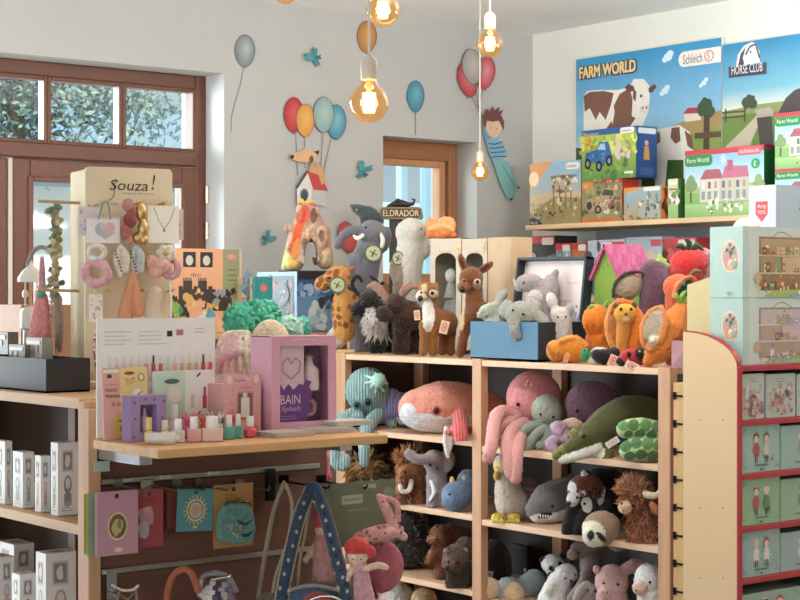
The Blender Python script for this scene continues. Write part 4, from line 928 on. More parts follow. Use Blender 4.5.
# little black squid charm hanging in front
# reindeer
t = Toy('reindeer_plush', 'black reindeer soft toy with dark antlers and a white bearded chest', 'soft toy', 372, X=3.84, Z=ZT, group=GP)
c = '#2f2926'
t.e(369, 305, 11, 10, c, d=-4, rot=-35).e(359, 313, 7.5, 7, '#1f1b1a', d=-8, rot=-20).t([(372, 308), (379, 318), (388, 322)], [9, 12, 13], c).e(378, 325, 12, 10, '#e6e0d8', d=-6).e(371, 318, 7, 9, '#d6cfc6', d=-7)
for x, d in ((374, -8), (382, -6), (390, 4), (396, 4)): t.t([(x + 2, 325, d), (x, 342, d), (x - 1, 352, d - 1)], [6, 5, 5.2], '#231f1d')
t.make(snap=True); tufts(t.o, 500, .008, .003, ['#2f2926', '#3c3430', '#241f1d'], .2, name='short_pile'); t.eye(363, 303, 1.5, ring='#5b4a40'); add_ball(t, 354, 313, 2.2, '#0f0d0d', 'nose', 'plastic')
for s_ in ([(364, 298, -2), (356, 292, -2), (352, 283, -2), (357, 276, -2), (362, 281, -3)], [(372, 297, 0), (378, 289, 0), (376, 281, 0), (371, 277, 0)], [(355, 290, -2), (349, 288, -3)], [(377, 288, 0), (383, 283, 0)]): sub(t, 'antler', lambda l: l.t(s_, [2.6, 1.9], '#2b2422'), voxel=.9)
sub(t, 'ear', lambda l: l.e(377, 299, 6, 3, '#37302c', rot=30), voxel=.9)
tufts(t.o, 260, .03, .004, ['#efe9e1', '#d9d2c8', '#c8c0b6'], 1.0, sel=lambda p: p[2] < t.F(0, 316).z and p[2] > t.F(0, 336).z and p[0] < t.F(388, 0).x and p[1] < 0, name='chest_fur')
# moose
t = Toy('moose_plush', 'dark brown moose soft toy with broad tan antlers beside the fawn', 'soft toy', 398, X=3.85, Z=ZT, group=GP)
c = '#4a3429'
t.e(396, 307, 10, 10, c, d=-6, rot=-30).e(384, 318, 8.5, 8, '#3c2a21', d=-12, rot=-30).t([(398, 312), (408, 318), (413, 322)], [10, 14, 13], c)
for x, d in ((398, -8), (405, -7), (411, 5), (419, 5)): t.t([(x, 325, d), (x, 340, d), (x - 1, 353, d - 1)], [6.5, 5, 5.5], '#35251d')
t.make(snap=True); tufts(t.o, 600, .008, .003, ['#4a3429', '#5a4234', '#3c2a21'], .2, name='short_pile'); t.eye(390, 305, 1.3, ring='#2a1c16'); t.eye(378, 317, .9, name='nostril')
for sgn, x0 in ((-1, 388), (1, 399)):
    def fan(l):
        for i in range(5): l.t([(x0, 300, -6), (x0 + sgn * (4 + 2 * i) - 1, 293 - 1.5 * i, -8), (x0 + sgn * (5 + 3.1 * i) - (2 if sgn < 0 else 0), 289 - (3 - abs(i - 2)) * 2, -9)], [2.8, 3.4, 2.2], '#a58170')
    sub(t, 'antler', fan, voxel=1.0)
sub(t, 'ear', lambda l: l.e(406, 304, 5, 3, '#6d4d3e', rot=20, d=-4), voxel=.9)
# fawn
t = Toy('fawn_plush', 'small tan fawn soft toy with white chest and two pink tags', 'soft toy', 432, X=3.82, Z=ZT, group=GP)
c = '#9a6338'
t.e(428, 295, 11, 10, c, d=-5).e(421, 299, 6, 5, '#e6d9c8', d=-11).t([(430, 303), (431, 318), (436, 326)], [7, 9, 11], c).t([(436, 324), (446, 325)], [12, 12], '#8a5630')
for x, d in ((424, -7), (434, -5), (443, 6), (452, 6)): t.t([(x, 328, d), (x - .5, 343, d), (x - 1, 355, d - 1)], [5.5, 4, 4.2], '#92602f' if d < 0 else '#754522')
t.p(428, 318, 6.5, 17, '#eae2d6').p(424, 291, 3, 4, '#d8b48c').p(434, 297, 5, 4, '#e3d2bc')
t.make(voxel=1.3, snap=True); t.eye(432, 293, 2.1, ring='#e8dccb'); t.eye(421, 292.5, 1.3, ring='#e8dccb'); add_ball(t, 420, 298.5, 2.8, '#14100f', 'nose', 'plastic', rd=2)
for x, y, r_ in ((421, 286, 55), (435, 287, -45)): sub(t, 'ear', lambda l: l.e(x, y, 3.2, 5, '#a4703f', rot=r_ * .4, d=-3), voxel=.8)
t.tagcard(417, 315, 6, 10, '#e6c4ae', '#c47c62', rot=5, out=2); t.tagcard(444, 327, 8.5, 13, '#e6c4ae', '#c47c62', rot=-14, out=1.5)
# large deer
t = Toy('deer_plush', 'tall brown deer soft toy with pricked ears beside the blue case', 'soft toy', 474, X=3.88, Z=ZT, group=GP)
c = '#7a4a2c'
t.e(471, 283, 12, 12.5, c, d=-4, rot=-15).e(463, 291, 6.5, 6, '#8a5836', d=-12).t([(474, 290), (475, 308), (478, 320)], [8, 9.5, 13], c).t([(478, 318), (492, 322)], [14, 14], '#6e4226')
for x, x1, d in ((467, 460, -8), (478, 476, -6), (490, 488, 6), (499, 497, 6)): t.t([(x, 322, d), ((x + x1) / 2, 340, d), (x1, 356, d - 1)], [7, 5, 5], '#74462a')
t.p(477, 288, 4.5, 5, '#c9a484').p(461, 322, 3, 12, '#c8a888')
t.make(voxel=1.4, snap=True); t.eye(476.5, 282, 2.2, ring='#d9bfa4'); t.eye(463.5, 281, 1.5, ring='#a97c58'); add_ball(t, 461.5, 289.5, 3, '#120e0d', 'nose', 'plastic', rd=2.2)
for x, y, r_, l_ in ((462.5, 263, 18, 10), (485, 268, -55, 10.5)): sub(t, 'ear', lambda l: l.e(x, y, 4, l_, '#7f4c2c', rot=r_, d=-2, rd=2.5).p(x - .5, y, 1.8, 6, '#4a2c1c', rot=r_), voxel=1)

# sign with gold letters
sg = thing('toy_brand_sign', 'dark wooden name sign with gold letters and a small black dragon on top', 'sign', at(401, 300, Y=5.62), math.radians(-38)); sg.location.z = 1.30
k = 5.62 / (C_ - S_ * .0006) / FPX; zz = lambda py: EYE + (HOR - py) * k - 1.30
mb = MB(); w = 42 * k; z0, z1 = zz(219.5), zz(207)
mb.prism([(-w / 2, z0), (w / 2, z0), (w / 2 + .004, z0 + .01), (w / 2, z1 - .008), (w * .42, z1), (-w * .42, z1), (-w / 2, z1 - .008), (-w / 2 - .004, z0 + .01)], -.012, .012, '#4a3a30')
a = Art(w / (z1 - z0)); a.rr(.01, .04, .99, .96, .2, '#8d7658').rr(.03, .13, .97, .87, .2, '#3a2c24').text('ELDRADOR', .07, .25, .5, '#e2c690', .86)
mb.art(a, (-w / 2, -.0125, z0), (1, 0, 0), (0, 0, 1), w, z1 - z0); mb.build('sign_board', [M('plastic', '#4a3a30', rough=.6), PRINT], sg)
mb = MB(); mb.prism([(-.05, 0), (.05, 0), (.05, z0 + .002), (-.05, z0 + .002)], .0, .008); mb.build('sign_stem', M('plastic', '#3a2f2a', rough=.6), sg)
mb = MB(); mb.tube([(-.06, 0, z1 + .002), (-.03, 0, z1 + .012), (0, 0, z1 + .016), (.03, 0, z1 + .01), (.052, 0, z1 + .014), (.058, 0, z1 + .03), (.045, 0, z1 + .034)], [.004, .012, .016, .011, .007, .005, .003], 8)
mb.ball((-.012, -.01, z1 + .026), (.012, .012, .01)); mb.prism([(.0, z1 + .01), (.01, z1 + .03), (.02, z1 + .012)], -.004, .004); mb.prism([(-.03, z1 + .01), (-.025, z1 + .032), (-.012, z1 + .015)], -.004, .004)
mb.build('dragon', M('plastic', '#26211f', rough=.5), sg, smooth=50)

# tall doll boxes with arched windows
def dollbox(px0, px1, ytop, label, doll):
    X = 4.0; c, w, h = fit(px0, px1, ytop, 345, X=X, Z=ZT); d = .11
    t = thing('doll_carton', label, 'box', c + Vector((0, 0, .0008)), R90, 'tall doll cartons on the toy shelf')
    A = lambda py: EYE + (HOR - py) * (c.x * S_ + c.y * C_) / FPX - ZT
    zt, zb = A(253), A(332); hw = w * .34; arch = [(-hw, zb), (hw, zb)] + [(hw * math.cos(a), zt - hw * .5 + hw * .5 * math.sin(a)) for a in [i * math.pi / 10 for i in range(11)]]
    out = [(-w / 2, 0), (w / 2, 0), (w / 2, h), (-w / 2, h)]
    bm = bmesh.new(); mb = MB()
    # front with arched opening: strips between the outline and the arch
    n = len(arch); mb.v += [(x, 0, z) for x, z in arch]; o_ = len(mb.v)
    def edge_pt(x, z):
        cx, cz = 0, (zt + zb) / 2; dx, dz = x - cx, z - cz; s = min((w / 2) / abs(dx) if dx else 1e9, ((h - cz) if dz > 0 else cz) / abs(dz) if dz else 1e9); return (cx + dx * s, 0, cz + dz * s)
    mb.v += [edge_pt(x, z) for x, z in arch]
    for i in range(n): j = (i + 1) % n; mb.f.append((i, j, n + j, n + i)); mb.c.append(srgb('#bba992')); mb.m.append(0)
    for (x, z) in ((-w / 2, 0), (w / 2, 0), (w / 2, h), (-w / 2, h)):       # corners
        b = len(mb.v); e = [edge_pt(*p) for p in arch]; 
        nx = [p for p in e if abs(p[0] - x) < 1e-6]; nz = [p for p in e if abs(p[2] - z) < 1e-6]
        if nx and nz:
            p1 = min(nx, key=lambda p: abs(p[2] - z)); p2 = min(nz, key=lambda p: abs(p[0] - x)); mb.v += [p1, (x, 0, z), p2]; mb.f.append((b, b + 1, b + 2)); mb.c.append(srgb('#bba992')); mb.m.append(0)
    for lo, hi in (((-w / 2, .0005, 0), (-w / 2 + .002, d, h)), ((w / 2 - .002, .0005, 0), (w / 2, d, h)), ((-w / 2, d - .002, 0), (w / 2, d, h)), ((-w / 2, .0005, 0), (w / 2, d, .002)), ((-w / 2, .0005, h - .002), (w / 2, d, h))): mb.b2(lo, hi, '#b5a38d')
    a = Art(w / h, int(px0)); a.text('le doll', .3, .875, .03, '#a8917a', .4); a.ell(.86, .93, .08, .03, '#c9a86a').blob(.92, .9, .06, .03, '#b8955a'); a.specks(.82, .86, .98, .97, ['#d8bc80', '#a88a58'], 6, .012)
    mb.art(a, (-w / 2, 0, 0), (1, 0, 0), (0, 0, 1), w, h)
    mb.build('carton_shell', [M('card', '#bba992'), PRINT], t, fix=False)
    MB().b2((-w / 2 + .003, d - .006, .003), (w / 2 - .003, d - .003, h - .003)).build('backing_card', M('card', doll[0]), t)
    MB().b2((-hw - .004, .002, zb - .004), (hw + .004, .0026, zt + .004)).build('window_film', M('glass', '#f4f6f6', ior=1.06), t)
    zc = (zt + zb) / 2
    b = MB(); b.ball((-.008, d * .3, zc + .06), (.024, .02, .028), doll[1]); b.tube([(-.008, d * .3, zc + .035), (-.008, d * .3, zc - .02)], [.013, .028], 12, doll[2]); b.build('doll', P_('fabric'), t, smooth=60)
    b = MB(); b.lathe([(.02, zc - .01), (.045, zc - .06), (.056, zc - .10), (.052, zc - .105)], (-.006, d * .32, 0), 16, doll[2], sy=.5); b.build('doll_skirt', P_('fabric'), t, smooth=50)
    return t
dollbox(430.5, 461, 239, 'beige carton with a doll in an arched window, beside the white puppet', ('#5e7062', '#d8cfc4', '#b9b4b0'))
dollbox(462, 487, 239, 'beige doll carton with arched window behind the tall deer', ('#3a4038', '#cfc6ba', '#a8a4a2'))
carton('kraft_box', 'plain tan upright box at the right of the two doll cartons', 'box', *(lambda r: (r[0], r[1], r[2]))(fit(488, 511, 237.5, 345, X=3.99, Z=ZT)), .10, '#b89a76', R90, Art(.3).ell(.5, .93, .12, .03, '#b39470').ell(.5, .5, .2, .05, '#bb9c78').ell(.5, .3, .2, .05, '#bb9c78').ell(.5, .3, .15, .035, '#b89a76'))
# orange cloth toy lying on the doll carton
zc = EYE + (HOR - 239) * (Frame(440, X=4.05).dep) / FPX
zc = [o for o in bpy.data.objects if o.name == 'doll_carton'][0].location.z + fit(430.5, 461, 239, 345, X=4.0, Z=ZT)[2]
t = Toy('orange_puppet', 'folded orange cloth toy lying on top of the doll carton by the window', 'soft toy', 441, X=4.05, Z=zc + .001, group=None)
c = '#d98548'
t.e(440, 231, 14, 8, c).e(446, 226, 10, 9, '#e09a62', rot=20).e(433, 226, 9, 7, '#dc9056', rot=-20).t([(428, 237), (440, 234), (454, 236)], [3, 4, 3], '#c8743a').t([(430, 230, -7), (442, 227, -8), (453, 231, -6)], [2, 3, 2], '#e6a870')
t.make(P_('fabric'), voxel=1.2, snap=True)

# ---------------------------------------------------------------- blue presentation case
ca_, cb_ = at(470, 360, X=3.755), at(537, 360, X=3.755)
L_ = ca_.y - cb_.y; H_ = EYE + (HOR - 324) * (cb_.x * S_ + cb_.y * C_) / FPX - ZT; D_ = .225
cs = thing('toy_case', 'open blue card case with a dark lid, soft toys sitting inside', 'case', (3.757, (ca_.y + cb_.y) / 2, ZT + .005), R90)
mb = MB()
mb.b2((-L_ / 2, 0, 0), (L_ / 2, .004, H_), '#426f8a'); mb.b2((-L_ / 2, D_ - .004, 0), (L_ / 2, D_, H_), '#20282c')
mb.b2((-L_ / 2, .004, 0), (-L_ / 2 + .004, D_ - .004, H_), '#20282c'); mb.b2((L_ / 2 - .004, .004, 0), (L_ / 2, D_ - .004, H_), '#1c2428'); mb.b2((-L_ / 2, 0, 0), (L_ / 2, D_, .004), '#c9b8b0')
mb.build('tray', M('card', '#ffffff', attr=True), cs)
lz = EYE + (HOR - 258) * (3.98 * S_ + at(597, 258, X=3.98).y * C_) / FPX - ZT - H_
mb = MB(); R_ = rotm(-7, 0, 0); bz = Vector((0, D_, H_))
def lidbox(lo, hi, c): mb.box(bz + R_ @ Vector([(a + b) / 2 for a, b in zip(lo, hi)]), [b - a for a, b in zip(lo, hi)], c, rot=R_)
lw = L_ / 2 + .004
lidbox((-lw, -.002, 0), (lw, .004, lz), '#1c2629')
for lo, hi in (((-lw, -.035, 0), (-lw + .009, -.002, lz)), ((lw - .009, -.035, 0), (lw, -.002, lz)), ((-lw, -.035, lz - .009), (lw, -.002, lz))): lidbox(lo, hi, '#1f2b30')
a = Art(L_ / lz); a.rect(0, 0, 1, 1, '#d9c9c4').rect(.0, .0, 1, .1, '#cfbdb8').text('Doudou', .68, .62, .04, '#9a8a88', .16).blob(.5, .16, .1, .12, '#a5a0a2', 9).poly([(.72, .0), (.8, .25), (.86, .05), (.93, .22), (.95, 0)], '#8f8f92').specks(.3, .05, .9, .3, ['#b9aeae', '#e6dad4', '#8a8a90'], 9, .03).line([(.55, .33), (.75, .33)], .02, '#b0a4a4').specks(.6, .8, .95, .95, ['#c2b2b0'], 5, .012)
mb.art(a, bz + R_ @ Vector((-lw + .01, -.0025, 0)), (1, 0, 0), R_ @ Vector((0, 0, 1)), L_ - .01, lz - .01)
mb.build('lid', [M('card', '#ffffff', attr=True), PRINT], cs)
GC = 'soft toys in the blue case'
t = Toy('elephant_plush', 'grey-green floppy elephant soft toy draped over the front edge of the blue case', 'soft toy', 524, X=3.80, Z=ZT + .006, group=GC)
c = '#9a9a8e'
t.e(520, 312, 15, 14, c, d=-2).t([(514, 318, -10), (514, 328, -13), (517, 333, -13)], [6, 5.5, 5], '#93938a').e(534, 306, 9, 12, '#a3a398', rot=25, d=2).e(506, 306, 6, 10, '#a0a096', rot=-20, d=3).t([(530, 312), (542, 318, -9), (544, 328, -13), (539, 336, -13)], [9, 7, 6, 6.5], c).t([(524, 318, 4), (526, 345, 8)], [11, 11], '#8d8d84')
t.make(); t.eye(512, 310, 1.3); t.eye(522, 314, 1.3)
t = Toy('bunny_plush', 'pale green bunny soft toy leaning at the left corner of the blue case', 'soft toy', 492, X=3.87, Z=ZT + .006, group=GC)
c = '#b5b9aa'
t.t([(495, 352), (494, 330)], [10, 10], c).e(488, 317, 10, 8, c, rot=20).e(503, 317, 8, 9, '#b9bcb4').t([(499, 312), (500, 303), (505, 298)], [4.5, 4.5, 4], '#a8aca2').t([(480, 320, -2), (484, 314, -4), (494, 310, -3)], [3.5, 4, 3.5], '#c0c4b4')
t.make(); t.eye(486, 316, 1); t.eye(500, 316, 1)
t = Toy('rhino_plush', 'pinkish grey rhinoceros soft toy lying at the back inside the blue case', 'soft toy', 538, X=3.92, Z=ZT + .006, group=GC)
c = '#a59a9a'
t.e(530, 285, 14, 9.5, c, rot=-6).e(520, 288, 6, 6, '#b0a5a4').e(550, 291, 9, 15, '#ada2a0').t([(554, 280), (556, 273)], [4, 3], c).t([(545, 300), (550, 345)], [14, 14], '#978d8d').e(537, 299, 10, 7, '#c9bfb8', d=-7).e(550, 307, 9, 7, '#8a7f7c', d=-8).t([(538, 302, -8), (531, 310, -10)], [5, 4.5], '#bdb3ac')
t.make(); t.eye(523, 283, 1.1); sub(t, 'horn', lambda l: l.t([(516, 285, -4), (513, 279, -5)], [2, 1], '#d8cfc8'), voxel=.8)
t = Toy('mouse_plush', 'small white-chested grey soft toy at the right inside the blue case', 'soft toy', 562, X=3.87, Z=ZT + .006, group=GC)
t.t([(562, 352), (562, 325)], [11, 10], '#b9b2aa').e(560, 318, 10, 8, '#cfc8bf').e(552, 304, 5.5, 9, '#dad4cc', rot=15, d=2).e(568, 314, 5, 7, '#a8a29c', rot=-30)
t.make(); t.eye(557, 317, 1); t.eye(565, 317, 1)
# ---------------------------------------------------------------- toy kennel
pk = at(606, 300, X=3.99); kn = thing('toy_kennel', 'tall green toy kennel with a pink scalloped roof behind the vegetable puppets', 'toy house', (3.995, pk.y, ZT + .0008), R90)
kk = (3.99 * S_ + pk.y * C_) / FPX; zA = EYE + (HOR - 247) * kk - ZT; zE = EYE + (HOR - 277) * kk - ZT; hw = 13.0 * kk / .72; dl = .145
MB().prism([(-hw, 0), (hw, 0), (hw, zE), (0, zA), (-hw, zE)], 0, dl).build('walls', M('fabric', '#76963a'), kn)
mb = MB(); a = Art(1.2)
for r in range(7):
    for i in range(9): a.ell((i + (.5 if r % 2 else 0)) / 8, 1 - r / 7 - .08, .055, .09, ['#b0527a', '#ba5e86', '#a64a70'][(i + r) % 3], 12)
sl = math.hypot(hw * 1.18, (zA - zE) * 1.18)
for sx in (-1, 1):
    R_ = Matrix.Rotation(sx * math.atan2(zA - zE, hw), 3, 'Y'); ctr = Vector((sx * hw * .56, dl / 2, (zA + zE) / 2 - (zA - zE) * .06 + .004))
    mb.box(ctr, (sl, dl + .03, .008), '#ae4e76', rot=R_)
    xa_ = Vector((0, -1, 0)) * (1 if sx < 0 else -1); za_ = R_ @ Vector((-sx, 0, 0))
    for it in a.P: it[0][:] = [(min(max(x, 0), 1), min(max(y, 0), 1)) for x, y in it[0]]
    mb.art(a, ctr + R_ @ Vector((sx * sl / 2, 0, .004)) - xa_ * (dl + .03) / 2, xa_, za_, dl + .03, sl)
mb.build('roof', [M('fabric', '#ae4e76'), P_('fabric')], kn)
MB().prism([(-.018, .03), (.018, .03), (.018, .09), (0, .11), (-.018, .09)], -.002, .002).build('doorway', M('fabric', '#39471e'), kn)

# ---------------------------------------------------------------- vegetable puppets
GV = 'vegetable and fruit puppets on the toy shelf'; FAB = P_('plush', scale=1.3)
def veg(label, ax, X, group=GV, name='vegetable_puppet', cat='hand puppet'): return Toy(name, label, cat, ax, X=X, Z=ZT, group=group)
def leafs(t, lst, c='#7f9a48', name='leaf'):
    for pts, r in lst: sub(t, name, lambda l: l.t(pts, r, c), FAB, voxel=.9, fuzz=.1)
t = veg('squat orange squash puppet lying at the front beside the blue case', 568, 3.80, name='squash_puppet')
t.e(572, 346, 17, 14, '#e0872e', rd=14).e(556, 348, 10, 11, '#e2903c').t([(560, 338, -10), (572, 335, -10), (585, 342, -8)], [3, 3, 3], '#e89a48').make(FAB, snap=True); t.tagcard(565.5, 357, 5, 10, '#d8a070', '#a86a40', rot=-20)
leafs(t, [([(548, 346, -4), (551, 352, -8), (556, 358, -8)], [2, 2.4, 2])], '#b8702c', 'stem')
t = veg('round orange pumpkin puppet with green leaves in front of the kennel', 597, 3.90, name='pumpkin_puppet')
t.e(597, 325, 15, 16, '#e0842c', rd=14)
for i in range(5): t.t([(585 + i * 6, 318 - abs(i - 2) * -1, -10), (584 + i * 6.4, 328, -13), (587 + i * 5.4, 338, -9)], [2.2, 3, 2.2], '#d97a26')
t.t([(597, 345), (597, 358)], [12, 11], '#d8782a').make(FAB, snap=True); leafs(t, [([(604, 312, -2), (605, 305, -4), (608, 301, -5)], [2, 2.5, 1]), ([(598, 311), (592, 306, -5), (588, 308, -8)], [2, 2.5, 1]), ([(606, 311), (614, 309, -5), (618, 312, -7)], [2, 2.4, 1])], '#8fae4a')
t = veg('open orange carrot pod puppet with a small tan bear face peeping out', 624, 3.86, name='carrot_puppet')
t.t([(632, 300, -2), (636, 320, -7), (630, 345, -7), (622, 356, -5)], [2, 9, 9, 4], '#e0802c').t([(611, 303), (606, 322, -4), (609, 340, -6), (618, 353, -5)], [1.6, 2.4, 2.4, 3], '#e8a05a').t([(612, 305), (622, 299), (634, 302)], [2, 2, 2], '#d8742a').t([(622, 306, 5), (620, 335, 4), (620, 354, 0)], [10, 12, 8], '#b8682c').t([(644, 322, -2), (640, 340, -4), (628, 356, -4)], [7, 8, 5], '#e28430')
t.make(FAB, snap=True)
t2 = veg('small tan bear finger puppet inside the open carrot pod', 625, 3.84, name='bear_puppet'); t2.F.loc.z += .0
t2.e(624, 311, 11, 10, '#dda63e', d=-8, rd=8).t([(624, 318, -4), (621, 345, -5), (620, 357, -6)], [8, 6, 5], '#c8843a').e(615, 303, 3.4, 3.4, '#6a4428', d=-7).e(633, 302, 3.4, 3.4, '#6a4428', d=-7).p(624, 316, 4, 3, '#f0d8a8').make(FAB, voxel=1.1, snap=True); t2.eye(619, 309, 1.6); t2.eye(629, 309, 1.6); add_ball(t2, 624, 314, 1.5, '#2a1a12', 'nose', 'plastic')
t = veg('large pale-mouthed carrot puppet at the right front with green leaves', 662, 3.80, name='carrot_puppet')
t.t([(682, 306, 4), (672, 325), (658, 345, -4), (648, 358, -5)], [8, 17, 14, 6], '#e08238').e(652, 322, 13, 18, '#c8b8a0', d=-12, rd=5, rot=-18).t([(660, 303, -12), (648, 307, -14), (640, 322, -14), (640, 338, -14), (646, 347, -14)], [2, 2, 2, 2, 2], '#e89458').t([(660, 304, -12), (664, 320, -16), (657, 338, -17), (648, 347, -14)], [2, 3, 3, 2], '#e58a48').t([(650, 338, -17), (652, 336, -18)], [4, 4], '#e0d2ba')
t.make(FAB, snap=True); leafs(t, [([(682, 302), (682, 296, -2), (685, 291, -3)], [2.2, 3, 1.2]), ([(680, 302), (676, 297, -3), (675, 293, -3)], [2, 2.4, 1.2]), ([(684, 303), (688, 298), (690, 295)], [2, 2.6, 1.2])], '#8fb04a')
t = veg('dark purple aubergine puppet with a hollow beige pod beside it', 640, 3.96, name='aubergine_puppet')
t.t([(652, 276), (656, 290), (652, 310), (650, 356)], [12, 15, 13, 12], '#6a4a58').e(658, 276, 10, 8, '#735260', rot=30)
t.make(FAB)
sub(t, 'pod_lining', lambda l: l.e(628, 286, 15, 13, '#a8977e', rot=25, rd=6, d=-3).t([(620, 292, 2), (632, 320, 2), (640, 345, 2)], [8, 9, 9], '#5b4330'), FAB)
sub(t, 'pod_rim', lambda l: l.t([(612, 297, -6), (614, 284, -8), (624, 274, -8), (638, 272, -7), (646, 276, -6)], [1.6, 1.8, 1.8, 1.8, 1.6], '#4a382c'), FAB, voxel=.9)
t = veg('bright red round strawberry puppet with a dark green crown at the top right', 688, 3.97, name='strawberry_puppet')
t.e(689, 265, 19, 15, '#d83c3c', rd=15).t([(690, 275), (690, 320), (690, 356)], [14, 11, 11], '#b8343a').make(FAB)
leafs(t, [([(685, 251, -4), (680, 246, -6), (674, 247, -9)], [2.5, 3, 1.2]), ([(687, 250, -5), (688, 243, -7), (684, 240, -9)], [2.5, 3, 1.4]), ([(690, 251, -5), (696, 246, -6), (701, 250, -8)], [2.5, 3, 1.4]), ([(690, 250, 0), (697, 243, 0)], [2.5, 1.6])], '#3f4a2a')
t = veg('orange red melon puppet with dark green mouth below the strawberry', 680, 3.90, name='melon_puppet')
t.e(678, 286, 15, 13, '#d86a42', rd=12).t([(676, 293), (674, 325), (672, 356)], [11, 9, 9], '#c85e3a').e(684, 288, 9, 10, '#1f4a36', d=-8, rd=6, rot=-20).t([(672, 296, -12), (676, 284, -14), (686, 276, -13), (694, 279, -10)], [2, 2.2, 2.2, 2], '#e0805a').make(FAB)
t.p; leafs(t, [([(690, 275, -6), (694, 271, -7), (699, 272, -8)], [2, 2.4, 1.6])], '#7a6a3a', 'stem'); add_ball(t, 681, 284, 2, '#2f8a5a', 'seed'); add_ball(t, 686, 290, 2, '#3a9a68', 'seed')
t = veg('leafy green lettuce toy sticking up between the aubergine and strawberry', 661, 4.03, name='lettuce_puppet')
t.t([(660, 356), (660, 300), (660, 275)], [9, 8, 7], '#7a9a42')
for dx, dy in ((-6, -3), (0, -8), (5, -4), (9, 2)): t.t([(660, 275), (660 + dx * .6, 268 + dy * .5), (660 + dx, 266 + dy)], [3, 3.6, 2], '#a4c060')
t.make(FAB, voxel=1.2)
t = veg('pale pink round fruit toy half hidden behind the strawberry', 704, 4.03, name='radish_puppet')
t.e(704, 257, 9, 9, '#d8949a').t([(704, 262), (704, 356)], [7, 9], '#c98a90').make(FAB); add_ball(t, 702, 249.5, 1.5, '#6a8a48', 'stem')
# small critters along the front edge
t = veg('white finger puppet with a green back at the front edge', 592, 3.775, name='caterpillar_puppet', cat='finger puppet')
t.e(596, 356, 12, 5.5, '#e6e2da').e(600, 349, 9, 5, '#dcd8d0').e(586, 352, 6, 7, '#3f8a52').make(FAB, voxel=1, snap=True); t.eye(584, 350, .9); t.eye(588.5, 350, .9)
t = veg('black mole finger puppet with a pink label at the front edge', 606, 3.765, name='mole_puppet', cat='finger puppet')
t.e(605, 360, 12, 8, '#241f20').e(614, 356, 6, 6, '#2b2526').e(597, 358, 6, 6, '#2b2627').make(FAB, voxel=1, snap=True); t.eye(610, 355, .8, '#d8d0c8'); t.tagcard(612, 360.5, 9, 12, '#e2b8a4', '#c0685a', rot=-25)
t = veg('red ladybird finger puppet with a black head and white label', 636, 3.765, name='ladybird_puppet', cat='finger puppet')
t.e(634, 356, 15, 9, '#b8323a').e(640, 353, 7, 7, '#241c1d', d=-5).e(622, 360, 6, 5, '#2a2021').p(628, 353, 2.5, 2.5, '#1c1415').p(649, 358, 2.4, 3, '#1c1415').make(FAB, voxel=1, snap=True); t.eye(638, 351, 1, '#e6e0d8'); t.eye(643, 351.5, 1, '#e6e0d8'); t.tagcard(631, 366, 14, 9, '#ece2d6', '#d0705e', rot=-28, out=1)
c_, w_, h_ = fit(671.5, 683, 341, 366, X=3.775, Z=ZT); carton('mauve_card', 'small mauve card standing at the right end of the toy shelf top', 'card', c_, w_, h_, .006, '#a87a80', R90, Art(.5).rect(0, 0, 1, 1, '#a87a80').poly([(0, 0), (1, 0), (1, .6)], '#8f6470'))
# ================================================================ soft toys inside the toy shelf
GS = 'soft toys inside the toy shelf'
Z1L, Z2L, Z3L, Z4L, Z1R, Z2R, Z3R = .96, .71, .456, .2, .945, .70, .43
def S(name, label, ax, Z, X=3.90, cat='soft toy'):
    t = Toy(name, label, cat, ax, X=X, Z=Z, group=GS); t.F.gain = 1.45; return t  # gain lifts the toy colours in place of light missing inside the shelf
# ---- left bay, top row
t = S('octopus_plush', 'blue green corduroy octopus with a mint baby octopus on its head', 372, Z1L, 3.80)
c = '#7f9d9d'
t.e(367, 390, 22, 23, c, rot=-15, rd=20).e(370, 405, 18, 12, '#7a9698')
t.make(P_('cord', dir='X'), snap=False)
for pts in ([(355, 412, -8), (345, 416, -12), (335, 420, -14)], [(358, 416, -12), (344, 424, -16), (334, 432, -17)], [(378, 414, -10), (370, 420, -20), (364, 428, -28)], [(385, 412, 4), (392, 425, 4)], [(374, 418, -12), (366, 430, -32), (365, 445, -42), (365, 458, -42)], [(346, 418, -14), (338, 434, -36), (336, 456, -42), (345, 462, -42), (347, 455, -42)]): sub(t, 'arm', lambda l: l.t(pts, [6.5, 5], '#86a4a6'), P_('cord', dir='X'), voxel=1.3)
t.eye(357, 404, 2.8, ring='#56706f'); t.eye(368, 401, 3.4, ring='#56706f')
def baby(l):
    l.e(379, 379, 7, 7, '#9cc9b4', d=-21)
    for a in range(0, 360, 45): l.t([(377 + 3 * math.cos(math.radians(a)), 381 + 3 * math.sin(math.radians(a)), -18), (376 + 9 * math.cos(math.radians(a)), 382 + 8 * math.sin(math.radians(a)), -18), (375 + 13 * math.cos(math.radians(a)), 383 + 11 * math.sin(math.radians(a)), -14)], [1.8, 1.2], '#a5d2bd')
sub(t, 'baby_octopus', baby, voxel=.9)
t = S('ray_plush', 'lilac blue corduroy ray soft toy with cream fin between octopus and whale', 390, Z1L, 3.86)
t.e(393, 413, 22, 11, '#8d8bbb', rot=35, rd=9).e(405, 422, 10, 9, '#8583b8').t([(380, 415), (372, 424, -6), (370, 430, -8)], [9, 7, 4], '#a8a6cc').t([(398, 402), (390, 400, 4), (380, 410)], [5, 7, 4], '#9c9ac4')
t.p(396, 428, 11, 5, '#e6ded2', rot=25).make(P_('cord', dir='X')); t.eye(378, 424, 1.4)
t = S('whale_plush', 'large coral whale soft toy with ribbed white belly lying on the top left shelf', 448, Z1L, 3.88)
c = '#ee8878'
t.t([(418, 410, -6), (440, 407, -6), (462, 408, 0), (490, 412, 6), (504, 418, 8)], [20, 25, 24, 19, 9], c)
t.t([(420, 418, -12), (440, 420, -10), (465, 420, -3)], [13, 14, 13], '#e2d8cc')
